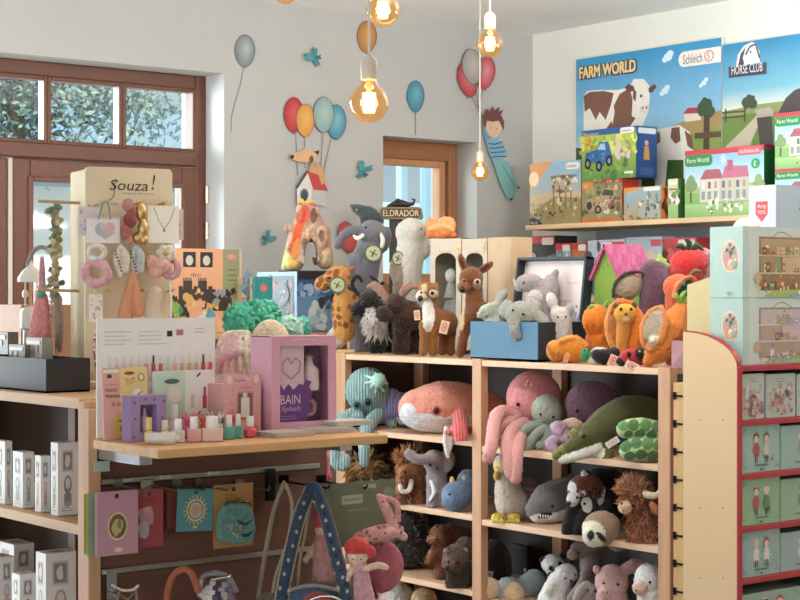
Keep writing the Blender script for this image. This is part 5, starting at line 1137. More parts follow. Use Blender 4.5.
t.p(428, 428, 24, 15, '#e2d8cc', rot=-8).p(408, 417, 9, 14, '#e2d8cc').p(460, 424, 22, 10, '#dccfc2').p(470, 432, 16, 5, '#d8685e')
for i in range(6): t.p(436, 420 + i * 2.9, 34 - i * 2, .55, '#b9aea2', rot=-5)
t.make(P_('plush'), voxel=1.1); t.eye(435.5, 408.5, 3.4, ring='#b8685c')
sub(t, 'fin', lambda l: l.t([(459, 412, -26), (458, 419, -62), (457, 428, -88), (458, 453, -92)], [6.5, 8, 5], '#c4605f').t([(455, 424, -66), (445, 427, -68)], [5, 3], '#d07a74'), P_('cord', dir='X'))
t2 = S('cloth_ribbon', 'pair of white cloth ribbons hanging over the shelf edge below the whale', 448, Z1L, 3.73, cat='ribbon')
t2.t([(446, 428), (445, 440, -2), (448, 456, -2)], [2, 2.6, 2.2], '#c9c4bf').t([(451, 432), (451, 444, -2), (449, 452, -2)], [1.6, 2, 1.6], '#d6d1ca').make(P_('fabric'), snap=False, voxel=.8)
# ---- left bay, second row
t = S('lion_plush', 'shaggy brown and black lion soft toy behind the hanging octopus arms', 368, Z2L, 3.80)
t.e(366, 468, 15, 13, '#8f6a42').t([(368, 475), (372, 503)], [13, 15], '#7a5a38').e(373, 478, 9, 6, '#4d3a2c', d=-10).make()
tufts(t.o, 520, .045, .006, ['#9a7046', '#c09a62', '#5c4028', '#3a2a1e', '#b88a50'], .2, name='mane')
t = S('goat_plush', 'white fluffy soft toy beside the shaggy lion', 388, Z2L, 3.88); t.e(386, 486, 11, 12, '#cfccca').t([(388, 490), (390, 506)], [10, 9], '#bdb9b6').make(); tufts(t.o, 260, .02, .005, ['#e2dfdc', '#bab6b4'], .3)
t = S('mammoth_plush', 'ginger mammoth soft toy with white tusk and shaggy crown', 410, Z2L, 3.78)
c = '#8a5a3c'
t.e(408, 472, 13, 17, c, d=-2, rd=14).e(418, 482, 13, 20, '#7c4e34', d=4).t([(404, 475, -10), (400, 488, -14), (401, 500, -14)], [7, 5, 4.5], '#8f6244').t([(403, 490, -6), (402, 505, -8)], [6.5, 6], c).t([(418, 495), (419, 507, -2)], [7, 7], '#935f3a')
t.make(); t.eye(405, 470, 1.4); tufts(t.o, 600, .012, .0035, ['#8a5a3c', '#9c6a48', '#744a32'], .7, name='short_pile')
tufts(t.o, 200, .028, .005, ['#a06a44', '#b8824e', '#7a4c30'], -.3, sel=lambda p: p[2] > t.F(0, 462).z)
sub(t, 'tusk', lambda l: l.t([(411, 480, -13), (409, 488, -18), (402, 489, -21), (400, 483, -21)], [2.8, 2.6, 2], '#ece6da'), M('fabric', '#ece6da'), voxel=.8, fuzz=0)
t = S('elephant_plush', 'grey elephant soft toy raising its long trunk beside the mammoth', 434, Z2L, 3.79)
c = '#8d8084'
t.e(434, 466, 11, 12, c, d=-4).t([(432, 464, -12), (424, 463, -16), (415, 462, -18), (409, 457, -17)], [6.5, 5.5, 5, 5.2], c).e(447, 466, 8, 12, '#a39890', d=-2, rot=-10).t([(436, 476), (438, 496)], [10, 12], c).t([(432, 492, -6), (432, 508, -9)], [5.5, 6], '#857a7e').t([(444, 492, -6), (445, 508, -9)], [5.5, 6], '#857a7e').p(448, 468, 4.5, 8, '#b9aea4')
t.make(); t.eye(430, 463, 1.5); t.eye(437, 467, 1.2)
sub(t, 'scarf', lambda l: l.t([(431, 480, -13), (434, 490, -15), (430, 498, -15)], [2, 2.4, 1.6], '#d8cdc4'), P_('fabric'), voxel=.8)
t = S('hippo_plush', 'dusty blue rounded hippo soft toy with yellow ears', 460, Z2L, 3.78)
t.e(456, 500, 15, 15, '#5f708c', d=-4, rd=14).e(468, 490, 12, 16, '#57687f', d=4).p(446, 503, 6, 8, '#6b7c96').make(); t.eye(449, 492, 1.3)
for x in (452, 464): sub(t, 'ear', lambda l: l.e(x, 479 if x > 460 else 481, 2.6, 5, '#c8a85a', d=-3), voxel=.8)
# ---- left bay, third row
t = S('yak_plush', 'large charcoal curly furred soft toy at the left of the third row', 410, Z3L, 3.86); t.e(408, 545, 22, 27, '#3a3634', rd=18).e(388, 550, 20, 24, '#322f2d').make(); tufts(t.o, 500, .014, .006, ['#45403d', '#2c2928', '#57504c'], .1, name='curly_fur')
t = S('beaver_plush', 'reddish brown beaver soft toy standing behind the dark bear', 445, Z3L, 3.83)
c = '#6b4230'
t.e(440, 540, 11, 11, c, d=-5).t([(450, 540), (466, 545)], [11, 12], '#5b382a').t([(440, 548, -4), (440, 565, -4), (441, 578, -6)], [8, 9, 7], c).t([(433, 556, -9), (429, 564, -12)], [5, 4.5], '#7a4e38').e(431, 543, 5, 4.5, '#8a5c44', d=-11).make(); tufts(t.o, 500, .008, .003, ['#6b4230', '#7d5240', '#583526'], .5, name='short_pile'); t.eye(435, 537, 1.4, ring='#a98468')
for x in (435, 447): sub(t, 'ear', lambda l: l.e(x, 530, 3, 3, '#5b382a', d=-3), voxel=.8)
t = S('bear_plush', 'dark brown stocky bear soft toy on four legs beside the post', 460, Z3L, 3.76)
c = '#54443a'
t.e(455, 562, 13, 14, c, d=-8, rd=12).e(466, 560, 13, 18, '#453830', d=4).e(448, 566, 7, 6, '#6d5a4c', d=-17)
for x, d in ((452, -8), (462, -6), (470, 3)): t.t([(x, 575, d), (x, 591, d)], [6.5, 6.5], '#3a2f29')
t.make(); tufts(t.o, 500, .008, .003, ['#54443a', '#66564a', '#40332b'], .5, name='short_pile'); t.eye(448, 558, 1.3); t.eye(456, 559, 1.3); add_ball(t, 446, 565, 2, '#16110f', 'nose', 'plastic')
for x in (447, 464): sub(t, 'ear', lambda l: l.e(x, 550, 4, 3.6, '#8d7c6c', d=-8), voxel=.8)
# ---- left bay, bottom row
t = S('lamb_plush', 'fluffy white lamb soft toy at the bottom of the left bay', 396, Z4L, 3.86)
t.t([(398, 600), (396, 668)], [17, 20], '#d9d4d2').e(396, 592, 13, 13, '#e2dedc', d=-4).e(386, 600, 10, 10, '#d6d0cf', d=-6).make(fuzz=.5)
t = S('lynx_plush', 'spotted tan soft toy low in the left bay beside the lamb', 424, Z4L, 3.88)
t.t([(424, 604), (424, 670)], [14, 17], '#b09878').e(424, 598, 13, 10, '#bba482').make(); [0]
# ---- right bay, top row
t = S('octopus_plush', 'big dusty pink octopus with long arms hanging over the shelf edge', 530, Z1R, 3.87)
c = '#c07f7e'
t.e(534, 399, 28, 29, c, rd=24, rot=6).e(530, 415, 22, 16, '#bd7c7b')
t.make(snap=False)
for pts in ([(515, 415, -14), (500, 410, -24), (492, 420, -40), (488, 440, -62), (485, 452, -64)], [(522, 422, -16), (508, 430, -40), (503, 448, -64), (507, 466, -68)], [(512, 418, -18), (498, 424, -26), (492, 432, -30)], [(530, 425, -14), (518, 434, -38), (513, 443, -60), (512, 454, -68), (511, 470, -70)], [(545, 420, -6), (556, 430, -14)], [(508, 412, -12), (495, 414, -18), (494, 424, -22)]): sub(t, 'arm', lambda l: l.t(pts, [6.8, 6.2], '#cf918c'), FUR, voxel=1.3)
t.eye(516.5, 403, 2); t.eye(532, 410, 1.6)

t = S('octopus_plush', 'small grey green octopus sitting in front of the pink octopus', 545, Z1R, 3.85); t.F.cl = True
c = '#8f978a'
t.e(547, 411, 16, 17, c, rd=14)
t.make(snap=False)
for pts in ([(538, 424, -8), (526, 428, -12), (520, 438, -12), (530, 444, -13)], [(544, 428, -12), (534, 434, -16), (526, 446, -16)], [(550, 428, -12), (548, 440, -16), (538, 444, -18)], [(556, 424, -6), (560, 436, -10), (553, 446, -14)], [(546, 430, -13), (544, 446, -17)]): sub(t, 'arm', lambda l: l.t(pts, [5.5, 4.6], '#828c80'), FUR, voxel=1.3)
t.eye(539.5, 413.5, 1.3); t.eye(552, 416, 1.3); sub(t, 'mouth', lambda l: l.t([(543, 421, -14), (546, 423, -15), (549, 422, -15)], [.6, .6], '#4b5048'), voxel=.4, fuzz=0)
t = S('octopus_plush', 'dark plum octopus at the back with pale lilac curled arms', 590, Z1R, 3.95); t.F.cl = True
t.e(592, 404, 27, 23, '#6d4f60', rd=20).e(585, 415, 18, 14, '#67495a')
t.make(snap=False)
for pts in ([(575, 424, -14), (560, 424, -26), (556, 432, -32), (562, 436, -34)], [(570, 426, -16), (558, 434, -30), (546, 440, -34), (552, 447, -35)], [(566, 425, -22), (552, 424, -32), (556, 430, -34)], [(574, 428, -18), (566, 440, -32), (560, 447, -34)], [(580, 426, -14), (572, 434, -26), (572, 446, -32)]): sub(t, 'arm', lambda l: l.t(pts, [5, 4.6], '#ab93ab'), FUR, voxel=1.3)
t.eye(575.5, 410, 1.7)
t = S('shell_plush', 'beige knobbly toy between the plum octopus and the crocodile', 572, Z1R, 3.84); t.e(574, 424, 7, 5, '#b89a86').e(569, 440, 8, 10, '#a08474').t([(566, 420), (574, 419), (581, 422)], [2.4, 3, 2.4], '#c2a694').make(voxel=1.2)
t = S('crocodile_plush', 'long green crocodile soft toy with cream jaw lying head first', 600, Z1R, 3.81)
c = '#4a4d2c'
t.t([(562, 450, -24), (575, 442, -24), (588, 434, -20), (605, 424, -8), (625, 415, 2), (645, 412, 8), (668, 416, 16)], [7, 9, 13, 17, 19, 16, 10], c)
t.t([(554, 453, -27), (560, 449, -26)], [5, 6], '#676a3c').t([(560, 457, -29), (575, 452, -28), (592, 446, -24)], [4.5, 6, 8], '#dcd2bc').e(580, 434, 6, 5.5, '#6c6f40', d=-27).e(572, 431, 4.5, 4.5, '#6c6f40', d=-22)
t.p(585, 455, 18, 8, '#dcd2bc', rot=25, back=-10).p(563, 461, 9, 3, '#dcd2bc', rot=10)
t.t([(600, 440, -18), (606, 452, -24)], [8, 6], '#4d4f2c').e(602, 456, 7.5, 5.5, '#55572f', d=-26)
t.make(snap=False); t.eye(580, 433, 2, '#1a1710', ring='#4a4a28'); t.eye(557, 450, .9, name='nostril')
t.tagcard(609, 440, 14, 6.5, '#e6ddd2', '#cfc4b8', rot=32, out=3)
for i in range(9):
    x, y = 592 + i * 7.5, 419 - i * 2.6 - 3; sub(t, 'back_ridge', lambda l: l.e(x, y + (0 if i < 6 else (i - 5) * 2), 4, 2.6, '#3c3d24', rot=25, d=-12 + i * 2.5), voxel=.9)
for i in range(3): sub(t, 'claw', lambda l: l.t([(605 + i * 2.5, 458 - i, -31 + i), (607 + i * 2.5, 460 - i, -33)], [1.2, .6], '#d8ceb8'), voxel=.6, fuzz=0)
t = S('snake_plush', 'coiled green snake soft toy with pale mosaic lines beside the crocodile', 640, Z1R, 3.765)
c = '#6f9460'
def mosaic(t, x0, x1, y0, y1, cells):
    q = random.Random(3)
t.t([(625, 434, -2), (640, 432, -6), (656, 436, 0)], [9, 10, 10], '#a3b482').t([(629, 455, -4), (642, 452, -8), (658, 455, 0)], [10.5, 12.5, 12], '#a3b482')
q = random.Random(5)
for y0, n in ((437, 6), (452, 6), (463, 5), (428, 5)):
    pass
for (x, y, r) in ((622, 430, 5), (632, 429, 5.5), (644, 429, 6), (655, 431, 5), (627, 438, 4), (638, 438, 5), (650, 439, 5), (624, 450, 5.5), (634, 447, 5), (645, 447, 6), (656, 449, 5), (628, 460, 5), (639, 458, 5.5), (651, 460, 6)): t.p(x, y, r * 1.08, r * .95, q.choice(['#4f7446', '#466a40', '#5a7e4e']), rot=q.uniform(0, 60))
t.make(voxel=1)
# ---- right bay, second row
t = S('duck_plush', 'white bird soft toy with yellow beak and big yellow feet by the post', 508, Z2R, 3.80)
t.t([(507, 478), (508, 495), (512, 508)], [10, 14, 17], '#b5ab9c').e(503, 470, 10, 12, '#bbb1a2', d=-2).p(497, 472, 4, 7, '#d3b070').make()
t.eye(506, 467, 1.4, ring='#c8a468'); sub(t, 'beak', lambda l: l.e(496, 475, 3.2, 5, '#c89a50', d=-10), voxel=.8)
for x in (497, 513): sub(t, 'foot', lambda l: (l.e(x, 516, 7, 5, '#d8ac48', d=-14), [l.e(x - 5 + 4.5 * i, 519.5, 2.6, 3, '#e0b650', d=-20) for i in range(3)]), voxel=1)
t = S('shark_plush', 'grey shark soft toy with open toothy mouth beside the white bird', 545, Z2R, 3.87)
t.t([(534, 510, -16), (546, 502, -10), (566, 497, 4), (580, 500, 14)], [10, 17, 17, 10], '#6f6c6c').t([(536, 515, -18), (550, 514, -12), (562, 514, -4)], [8, 10, 9], '#ddd6cc').t([(566, 488, 4), (572, 478, 6)], [6, 2], '#5f5c5c')
t.p(543, 515.5, 7.5, 3.5, '#2a2224', rot=8).p(537, 521, 10, 3.2, '#e2dbd0').make(); t.eye(550, 503, 1.3)
for i in range(5): sub(t, 'tooth', lambda l: l.t([(538 + i * 2.6, 511.5 + i * .3, -27), (538.4 + i * 2.6, 514.5 + i * .3, -28)], [1, .4], '#f2efe8'), voxel=.4, fuzz=0)
t = S('red_panda_plush', 'rust brown red panda soft toy with white cheeks and black paws', 582, Z2R, 3.79)
c = '#5e3524'
t.e(585, 494, 18, 15, c, d=-3, rd=14).e(571.5, 502, 6.5, 6.5, '#d8d0c6', d=-15).t([(584, 508), (582, 530)], [14, 16], '#1f1a1a').t([(571, 516, -10), (567, 528, -15), (566, 534, -16)], [7, 6.5, 6.5], '#191616').t([(582, 518, -12), (577, 530, -18), (577, 535, -18)], [7, 7, 6.5], '#1c1818')
t.p(593, 500, 9, 9, '#2a1813').p(577, 507, 4, 9, '#2a1813').p(570.5, 491, 4.5, 5.5, '#d8d0c6', rot=20).p(580, 497, 4, 3.2, '#d8d0c6', rot=10).p(585.5, 508, 5.5, 8, '#d2cabf', rot=10).p(571.5, 503, 6.5, 7, '#d8d0c6').make(voxel=1.2)
t.eye(575, 495, 1.5); t.eye(583, 502, 1.5); add_ball(t, 567, 501, 2.4, '#141010', 'nose', 'plastic')
for x, y, r_, l_ in ((584, 476, 15, 6.5), (600.5, 495, -10, 10)): sub(t, 'ear', lambda l: l.e(x, y, 3.6, l_, '#d8d0c6', d=-5, rd=3, rot=r_).e(x + 4, y - .5, 3.4, l_ * .9, '#171313', d=-3, rd=3, rot=r_), voxel=.9)
tufts(t.o, 500, .007, .003, ['#6e3f2a', '#5e3524', '#7d4a32'], .2, name='short_pile', sel=lambda p: t.F(0, 496).z < p[2] < t.F(0, 478).z and p[0] > t.F(577, 0).x)
t = S('black_plush', 'black soft toy at the back behind the red panda', 607, Z2R, 3.99); t.e(600, 488, 18, 16, '#262122').e(612, 500, 16, 28, '#242021').make()
t = S('sloth_plush', 'taupe sloth soft toy head with pale mask and dark eye stripes', 600, Z2R, 3.735)
t.e(602, 529, 20, 18, '#88735f', rd=16).e(593, 534, 12, 12, '#cfc0aa', d=-9).e(618, 540, 12, 12, '#75614f', d=4).p(592, 532, 11.5, 13, '#d6c8b2', rot=15).p(588.5, 533, 3.2, 5, '#2a211d', rot=-10).p(599.5, 535, 3, 7.5, '#2a211d', rot=40).make(snap=False); t.eye(589, 533, 1); t.eye(598, 534, 1)
t = S('highland_cow_plush', 'shaggy ginger highland cow soft toy with a pale horn and snout', 638, Z2R, 3.78)
c = '#8a5236'
t.e(633, 497, 14, 14, c, d=-6).t([(642, 508), (646, 540)], [13, 15], '#7c482e').e(623, 509.5, 7.5, 7.5, '#c2a48c', d=-17).t([(636, 530, -6), (636, 549, -8)], [7, 7], c).t([(650, 532, -2), (651, 549, -3)], [7, 7], '#6f4028').make()
t.eye(630, 503, 1.5)
snout_ = lambda p: p[0] < t.F(631, 0).x and t.F(0, 518).z < p[2] < t.F(0, 501).z and p[1] < 0
tufts(t.o, 1900, .017, .0042, ['#b07450', '#9a6040', '#c08a64', '#84502f'], .5, sel=lambda p: not snout_(p))
tufts(t.o, 260, .026, .005, ['#c08a64', '#b07450'], -.1, sel=lambda p: p[2] > t.F(0, 494).z, name='forelock')
sub(t, 'horn', lambda l: l.t([(643, 492, -20), (650, 493, -24), (656, 489, -25), (656, 480, -25)], [4, 3.6, 2.8, 1], '#d9c7ae'), M('fabric', '#d9c7ae'), voxel=.8, fuzz=0); sub(t, 'ear', lambda l: l.e(651, 505, 4, 8, '#a86c4c', rot=25, d=-22), voxel=1); t.eye(620, 508, .8, '#8a6a58', name='nostril')
p_ = Frame(527, X=4.02, Z=Z2R); a = Art(1); a.ell(.5, .5, .46, .46, '#6a5550').text('DODO', .2, .5, .13, '#c4a89c', .6).text('PLUSH', .25, .32, .09, '#b09488', .5)
mb = MB(); mb.lathe([(.045, -.001), (.045, .001)], (0, 0, p_(527, 491).z), 24, rot=rotm(90)); mb.art(a, (-.045, -.0012, p_(527, 491).z - .045), (1, 0, 0), (0, 0, 1), .09, .09); mb.b2((-.045, -.001, .0008), (.045, .001, p_(527, 491).z - .03), '#5a4a44')
tag(mb.build('round_card', [M('card', '#6f5a55'), PRINT], None, p_.loc, -YAW), 'dark round printed card standing behind the white bird and the shark', 'card')
# ---- right bay, third row
t = S('cloth_doll', 'doll in light blue clothes with two big beige feet pointing out', 505, Z3R, 3.87)
t.t([(520, 592), (535, 582, 6)], [13, 12], '#9fb4bc').e(508, 586, 12, 10, '#a8bcc4', d=-4).t([(500, 600), (510, 640)], [18, 18], '#8fa4ae').make(); 
for x, y in ((488, 586), (513, 590)): sub(t, 'foot', lambda l: l.e(x, y, 11, 12, '#cdb08e', d=-18, rd=7, rot=-10), voxel=1.2)
t = S('panda_plush', 'small panda soft toy head with black eyes in the third row', 554, Z3R, 3.93)
t.e(553, 564, 12, 10, '#dcd8d2').t([(556, 572), (560, 625)], [9, 12], '#2b2727').p(550, 567, 2.4, 3, '#1c1919', rot=30).p(559, 563, 2.6, 3.2, '#1c1919', rot=-30).make(); t.eye(550, 567, .9); t.eye(559, 563, .9); add_ball(t, 553, 569, 1.4, '#1c1919', 'nose', 'plastic')
for x, y in ((543, 560), (563, 556)): sub(t, 'ear', lambda l: l.e(x, y, 3.6, 3.6, '#231f1f', d=1), voxel=.9)
t = S('hound_plush', 'taupe long eared dog soft toy with snout resting above the white rabbit', 585, Z3R, 3.90)
c = '#7a6c68'
t.e(585, 553, 16, 9, c, rot=10).e(572, 558, 6, 6, '#867873', d=-8).t([(590, 560), (592, 610)], [10, 13], '#6f625e').t([(588, 565, -8), (582, 585, -12), (570, 600, -14)], [5.5, 5, 4.5], '#857773').make(); t.eye(577, 551, 1.3); add_ball(t, 568, 559, 1.6, '#2a2321', 'nose', 'plastic')
t = S('bear_plush', 'white bear soft toy with dark eyes sitting in the third row centre', 552, Z3R, 3.83)
t.e(566, 573, 12, 10, '#dcd6cf', d=-3).t([(560, 582), (552, 605), (548, 640)], [12, 16, 17], '#d5cfc8').t([(553, 582, -8), (548, 588, -12)], [5, 5.5], '#cfc9c2').make(); t.eye(564, 576, 1.1); t.eye(574, 573, 1.1); add_ball(t, 570, 579, 1.5, '#3a3332', 'nose', 'plastic')
t = S('hare_plush', 'grey lop eared bunny soft toy between the white bear and pink pig', 588, Z3R, 3.80)
t.e(590, 591, 8, 8, '#8a8180').t([(590, 600), (590, 640)], [11, 13], '#7d7473').t([(586, 584, -3), (579, 590, -5), (575, 600, -5)], [4, 4.5, 4], '#938a88').make(); t.eye(587, 589, 1); t.eye(594, 590, 1)
t = S('pig_plush', 'dusty pink pig soft toy with a large pointed ear', 612, Z3R, 3.82)
c = '#bd9794'
t.e(612, 582, 17, 18, c, rd=14).t([(612, 598), (612, 650)], [16, 18], '#b38c8a').e(603, 589, 6, 5.5, '#caa5a0', d=-13).make(); t.eye(616, 582, 1.5); t.eye(602, 581, 1.2)
sub(t, 'ear', lambda l: l.t([(624, 570, -2), (634, 565, -3), (646, 562, -2)], [6, 7, 3], '#a5807c'), voxel=1); sub(t, 'ear', lambda l: l.e(597, 570, 4, 5, '#b08a86', rot=25), voxel=1)
for x in (601, 605): sub(t, 'nostril', lambda l: l.e(x, 589, .8, 1.2, '#7a5654', d=-18.5), voxel=.4, fuzz=0)
t = S('sheep_plush', 'cream sheep soft toy with a dark eye at the right end of the third row', 650, Z3R, 3.80)
t.e(648, 580, 14, 17, '#ddd5c8', rd=13).e(639, 586, 8, 8, '#c8ada0', d=-8).t([(650, 596), (650, 655)], [13, 14], '#d5ccbf').make(); t.eye(648, 580, 1.4); t.p; add_ball(t, 634, 588, 1.2, '#8a6a62', 'nose', 'plastic')
c_, w_, h_ = fit(511, 527, 545, 590, X=4.08, Z=Z3R); carton('black_box', 'black upright box at the back of the third row', 'box', c_, w_, h_, .02, '#1d1b1c', R90, Art(.5).rect(.8, .3, .95, .4, '#c8c4bc').rect(0, .9, 1, .95, '#3a3636'))
t = S('dark_plush', 'large black rounded soft toy in shadow at the left of the third row', 492, Z3R, 3.93); t.e(494, 572, 18, 28, '#262121').make(); t.tagcard(488, 574, 7, 12, '#c9c2b8', '#6a5a52', rot=-8)
# ================================================================ back counter: boxes and volcano
ZB = 1.302
def cbox(name, label, px0, px1, ytop, Y, d, col, front, left=None, Z=ZB, rot=0, group=None, cat='box', kind='card'):
    c, w, h = fit(px0, px1, ytop, 345, Y=Y, Z=Z)
    return carton(name, label, cat, c, w, h, d, col, rot, front(Art(w / h, px0)), left=left(Art(d / h, px1)) if left else None, group=group, kind=kind), c, w, h
def f_castle(a):
    a.rect(0, 0, 1, 1, '#eaae86').rect(.74, 0, 1, 1, '#93976c').rect(.97, 0, 1, 1, '#e5bd94')
    for x in (.2, .43): a.rect(x, .78, x + .17, .96, '#23201f').ell(x + .085, .86, .05, .06, '#d8d0c4')
    a.ell(.86, .91, .06, .035, '#e58d96').text('djo', .3, .66, .05, '#6a4a3c', .14); a.lines(.8, .74, .95, 3, .06, '#6f7450', .018)
    for x, y, w, h in ((.14, .34, .5, .18), (.2, .5, .12, .12), (.4, .48, .12, .14), (.56, .26, .3, .16), (.02, .1, .2, .3)):
        a.rect(x, y, x + w, y + h, '#3e352e')
        for i in range(5): a.rect(x + w * i / 5, y + h, x + w * (i + .55) / 5, y + h + .035, '#3e352e')
    a.specks(.04, .06, .9, .5, ['#d9b06a', '#e6c88c', '#3a322c', '#2f2925', '#c79a58'], 46, .04); a.poly([(.3, .0), (.38, .26), (.56, .3), (.8, .1), (.76, 0)], '#e8b48c').poly([(.36, .38), (.5, .38), (.48, .3), (.38, .3)], '#e6a888')
    a.specks(.0, .08, .16, .34, ['#3f8a6a', '#4f9a78', '#86a84e'], 12, .05); a.specks(.4, .06, .58, .24, ['#5aa3b4', '#e3dccf', '#7a8a92'], 10, .045); return a.specks(.62, .38, .8, .5, ['#8a98a0'], 5, .04)
cbox('puzzle_box', 'peach puzzle box with a black castle picture and green spine left of the volcano', 168, 241.5, 249, 5.66, .08, '#dfa67e', f_castle)
cbox('puzzle_box', 'narrow dark scenic puzzle box with a peach strip beside the castle box', 243, 254, 277, 5.62, .08, '#b89a80', lambda a: a.rect(0, 0, .6, 1, '#4a5a5e').specks(0, 0, .6, 1, ['#2a2826', '#7a9aa0', '#c8b08a', '#5a7a80'], 16, .12).rect(.6, 0, 1, 1, '#edb894').ell(.8, .82, .12, .05, '#d8646a'))
cbox('puzzle_box', 'teal puzzle box with white lettering in front of the blue volcano stand box', 254.8, 272.5, 277, 5.60, .05, '#2f8f8a', lambda a: a.rect(0, 0, 1, 1, '#379490').ell(.5, .8, .2, .07, '#e0787a').text('Puzzle', .22, .5, .07, '#d8ece6', .56).text('puzzle', .2, .38, .07, '#b9dcd6', .6))
c_, w_, h_ = fit(257, 297, 272, 345, X=at(297, 300, Y=5.575).x, Z=ZB)
def f_dk(a): return a.rect(0, 0, 1, 1, '#6f8299').rect(.08, .02, .94, .93, '#2c262c').specks(.1, .1, .92, .9, ['#1a181c', '#4a363a', '#6a4a58', '#8a4a34', '#7a6a74'], 40, .06).ell(.62, .62, .2, .2, '#55505c').specks(.5, .5, .76, .74, ['#7a7684', '#39343e', '#8a8086'], 12, .04)
def s_dk(a): return a.rect(0, 0, 1, 1, '#6f95b4', '#4f79a8').rect(0, .87, 1, 1, '#17171a').rect(.0, .6, 1, .87, '#3c5f92', '#32486e').specks(.05, .05, .9, .45, ['#a9bcc4', '#c9d2d0', '#8aa4b4'], 26, .09).specks(.4, .4, .75, .66, ['#22242c', '#30343e'], 12, .05).specks(0, .62, .6, .84, ['#9ab4c8', '#6a90b8'], 10, .07)
bxd = .26
carton('blue_toy_box', 'large blue box with dark pictures carrying the volcano', 'box', c_, w_, h_, bxd, '#8fa3b8', R90, f_dk(Art(w_ / h_, 3)), s_dk(Art(bxd / h_, 4)))
ZV = ZB + h_ + .0005
tv = Frame(307, Y=5.70, Z=ZV)
t = Toy('volcano_playset', 'painted toy volcano with an arch, red lava and yellow flames', 'toy volcano', 307, Y=5.70, Z=ZV)
c = '#c09a7c'
t.t([(294, 266), (297, 245), (303, 224), (306, 213)], [10, 10, 8, 6.5], c).t([(325, 265), (323, 248), (317, 232), (311, 216)], [8.5, 8.5, 9, 7], '#b98f7a').e(308, 236, 11, 11, '#bb917c').e(310, 225, 10, 12, '#b48a74').e(323, 238, 8, 9, '#b58e80').t([(285, 272), (288, 262), (290, 250)], [4, 5, 4], '#c8bd8a').t([(300, 210), (313, 210)], [3.5, 3.5], '#a8685c')
t.p(297, 242, 4.5, 32, '#e0653c', rot=-14).p(295, 258, 3.6, 16, '#e88a48', rot=-12).p(288, 266, 6, 8, '#c8c27a').p(293, 268, 5, 4, '#eec05a').p(306, 218, 5, 9, '#d8604c').p(314, 220, 3.5, 8, '#7a5a52').p(326, 262, 5, 9, '#c9b28a').p(308, 240, 2, 8, '#e8b890').p(322, 240, 3, 6, '#8f6a60').p(314, 256, 3, 14, '#4a3630', rot=10)
q = random.Random(21)
for i in range(46):
    x, y = q.choice([(q.uniform(286, 304), q.uniform(232, 268)), (q.uniform(314, 331), q.uniform(232, 268)), (q.uniform(298, 318), q.uniform(212, 240))]); t.e(x, y, 2.6, 4.5, q.choice(['#b98f78', '#c5a284', '#a87f6c', '#cbb090']), d=-8, rd=3, rot=q.uniform(-30, 30))
t.make(M('paint', '#ffffff', attr=True), voxel=.9, fuzz=.1); sub(t, 'flame', lambda l: [l.t([(307 + dx * .3, 210), (306 + dx * .8, 203), (306 + dx, 198 + abs(dx) * .25)], [2.6, 2, .7], cc) for dx, cc in ((-8, '#e8a83c'), (-3.5, '#f0b848'), (2, '#f2c050'), (7, '#eaa840'))], M('paint', '#ffffff', attr=True), voxel=.7, fuzz=0)
k = t.F.k; MB().b2((-28 * k, -12 * k, 0), (27 * k, 14 * k, 1.4 * k)).build('base', M('plastic', '#2b2a2a', rough=.6), t.o)

# ================================================================ jewellery column
ds = Frame(119, d=4.52, Z=1.21); k = ds.k; RS = -YAW + math.radians(27)
st = thing('jewellery_display', 'tall cream display column with black script lettering, pegs and a round base', 'display stand', ds.loc, RS)
CREAM = M('paint', '#d9c8a8', scale=2)
MB().lathe([(.0, 0), (.186, 0), (.19, .004), (.19, .016), (.186, .02), (0, .02)], n=48).build('round_base', M('wood', '#e2cfab', axis='x'), st, smooth=40)
Ht = (ds.ay - 170) * k
mb = MB(); w = .218; mb.b2((-w / 2, -.075, .021), (w / 2, .085, Ht - .004)); mb.build('column', CREAM, st, bevel=.006)
bw, bh = .236, Ht - .045; pts = [(-bw / 2, .04), (bw / 2, .04)] + [(sx * (bw / 2 - .012) + .012 * math.cos(a), Ht - .012 + .012 * math.sin(a)) for sx, a0 in ((1, 0), (-1, 90)) for a in [math.radians(a0 + i * 22.5) for i in range(5)]]
mb = MB(); mb.prism(pts, -.088, -.076); a = Art(bw / (Ht - .04), 2)
a.text('Souza', .27, .888, .052, '#2f2a28', .44, shear=.22).text('!', .755, .895, .075, '#2f2a28', .022, shear=.15).text('happy fantasy', .42, .868, .013, '#8a7d6c', .37); a.line([(.26, .835), (.31, .85), (.33, .88), (.32, .915), (.35, .94), (.37, .93)], .004, '#2f2a28')
a.text('oh so cute', .14, .815, .012, '#9a8c78', .24)
mb.art(a, (-bw / 2, -.0885, .04), (1, 0, 0), (0, 0, 1), bw, Ht - .04)
mb.build('front_board', [CREAM, PRINT], st)
# pegs: local placement from the picture rows
def local_st(px, py, out):
    """point on the front board of the column seen at a pixel, moved out by metres"""
    o = Vector((0, 0, EYE)); r = FWD + RGT * ((px - 400) / FPX) + UP * ((HOR - py) / FPX); R = Matrix.Rotation(-RS, 3, 'Z'); lo, lr = R @ (o - ds.loc), R @ r
    t = (-.09 - out - lo.y) / lr.y; return lo + lr * t
for px, py in ((96, 205), (136, 204), (160, 204), (106, 291), (139, 291), (168, 291), (70, 378)):
    p = local_st(px, py, 0); MB().tube([(p.x, -.088, p.z), (p.x, -.142, p.z + .003)], [.004, .004], 8).build('peg', M('wood', '#c8a878', axis='y'), st, smooth=40)
for pz in ((204), (291)):
    z = (ds.ay - pz) * k; MB().tube([(-.109, .0, z), (-.22, .0, z + .003)], .004, 8).build('peg', M('wood', '#b89a70', axis='x'), st, smooth=40)
GJ = 'accessories hanging on the jewellery column'
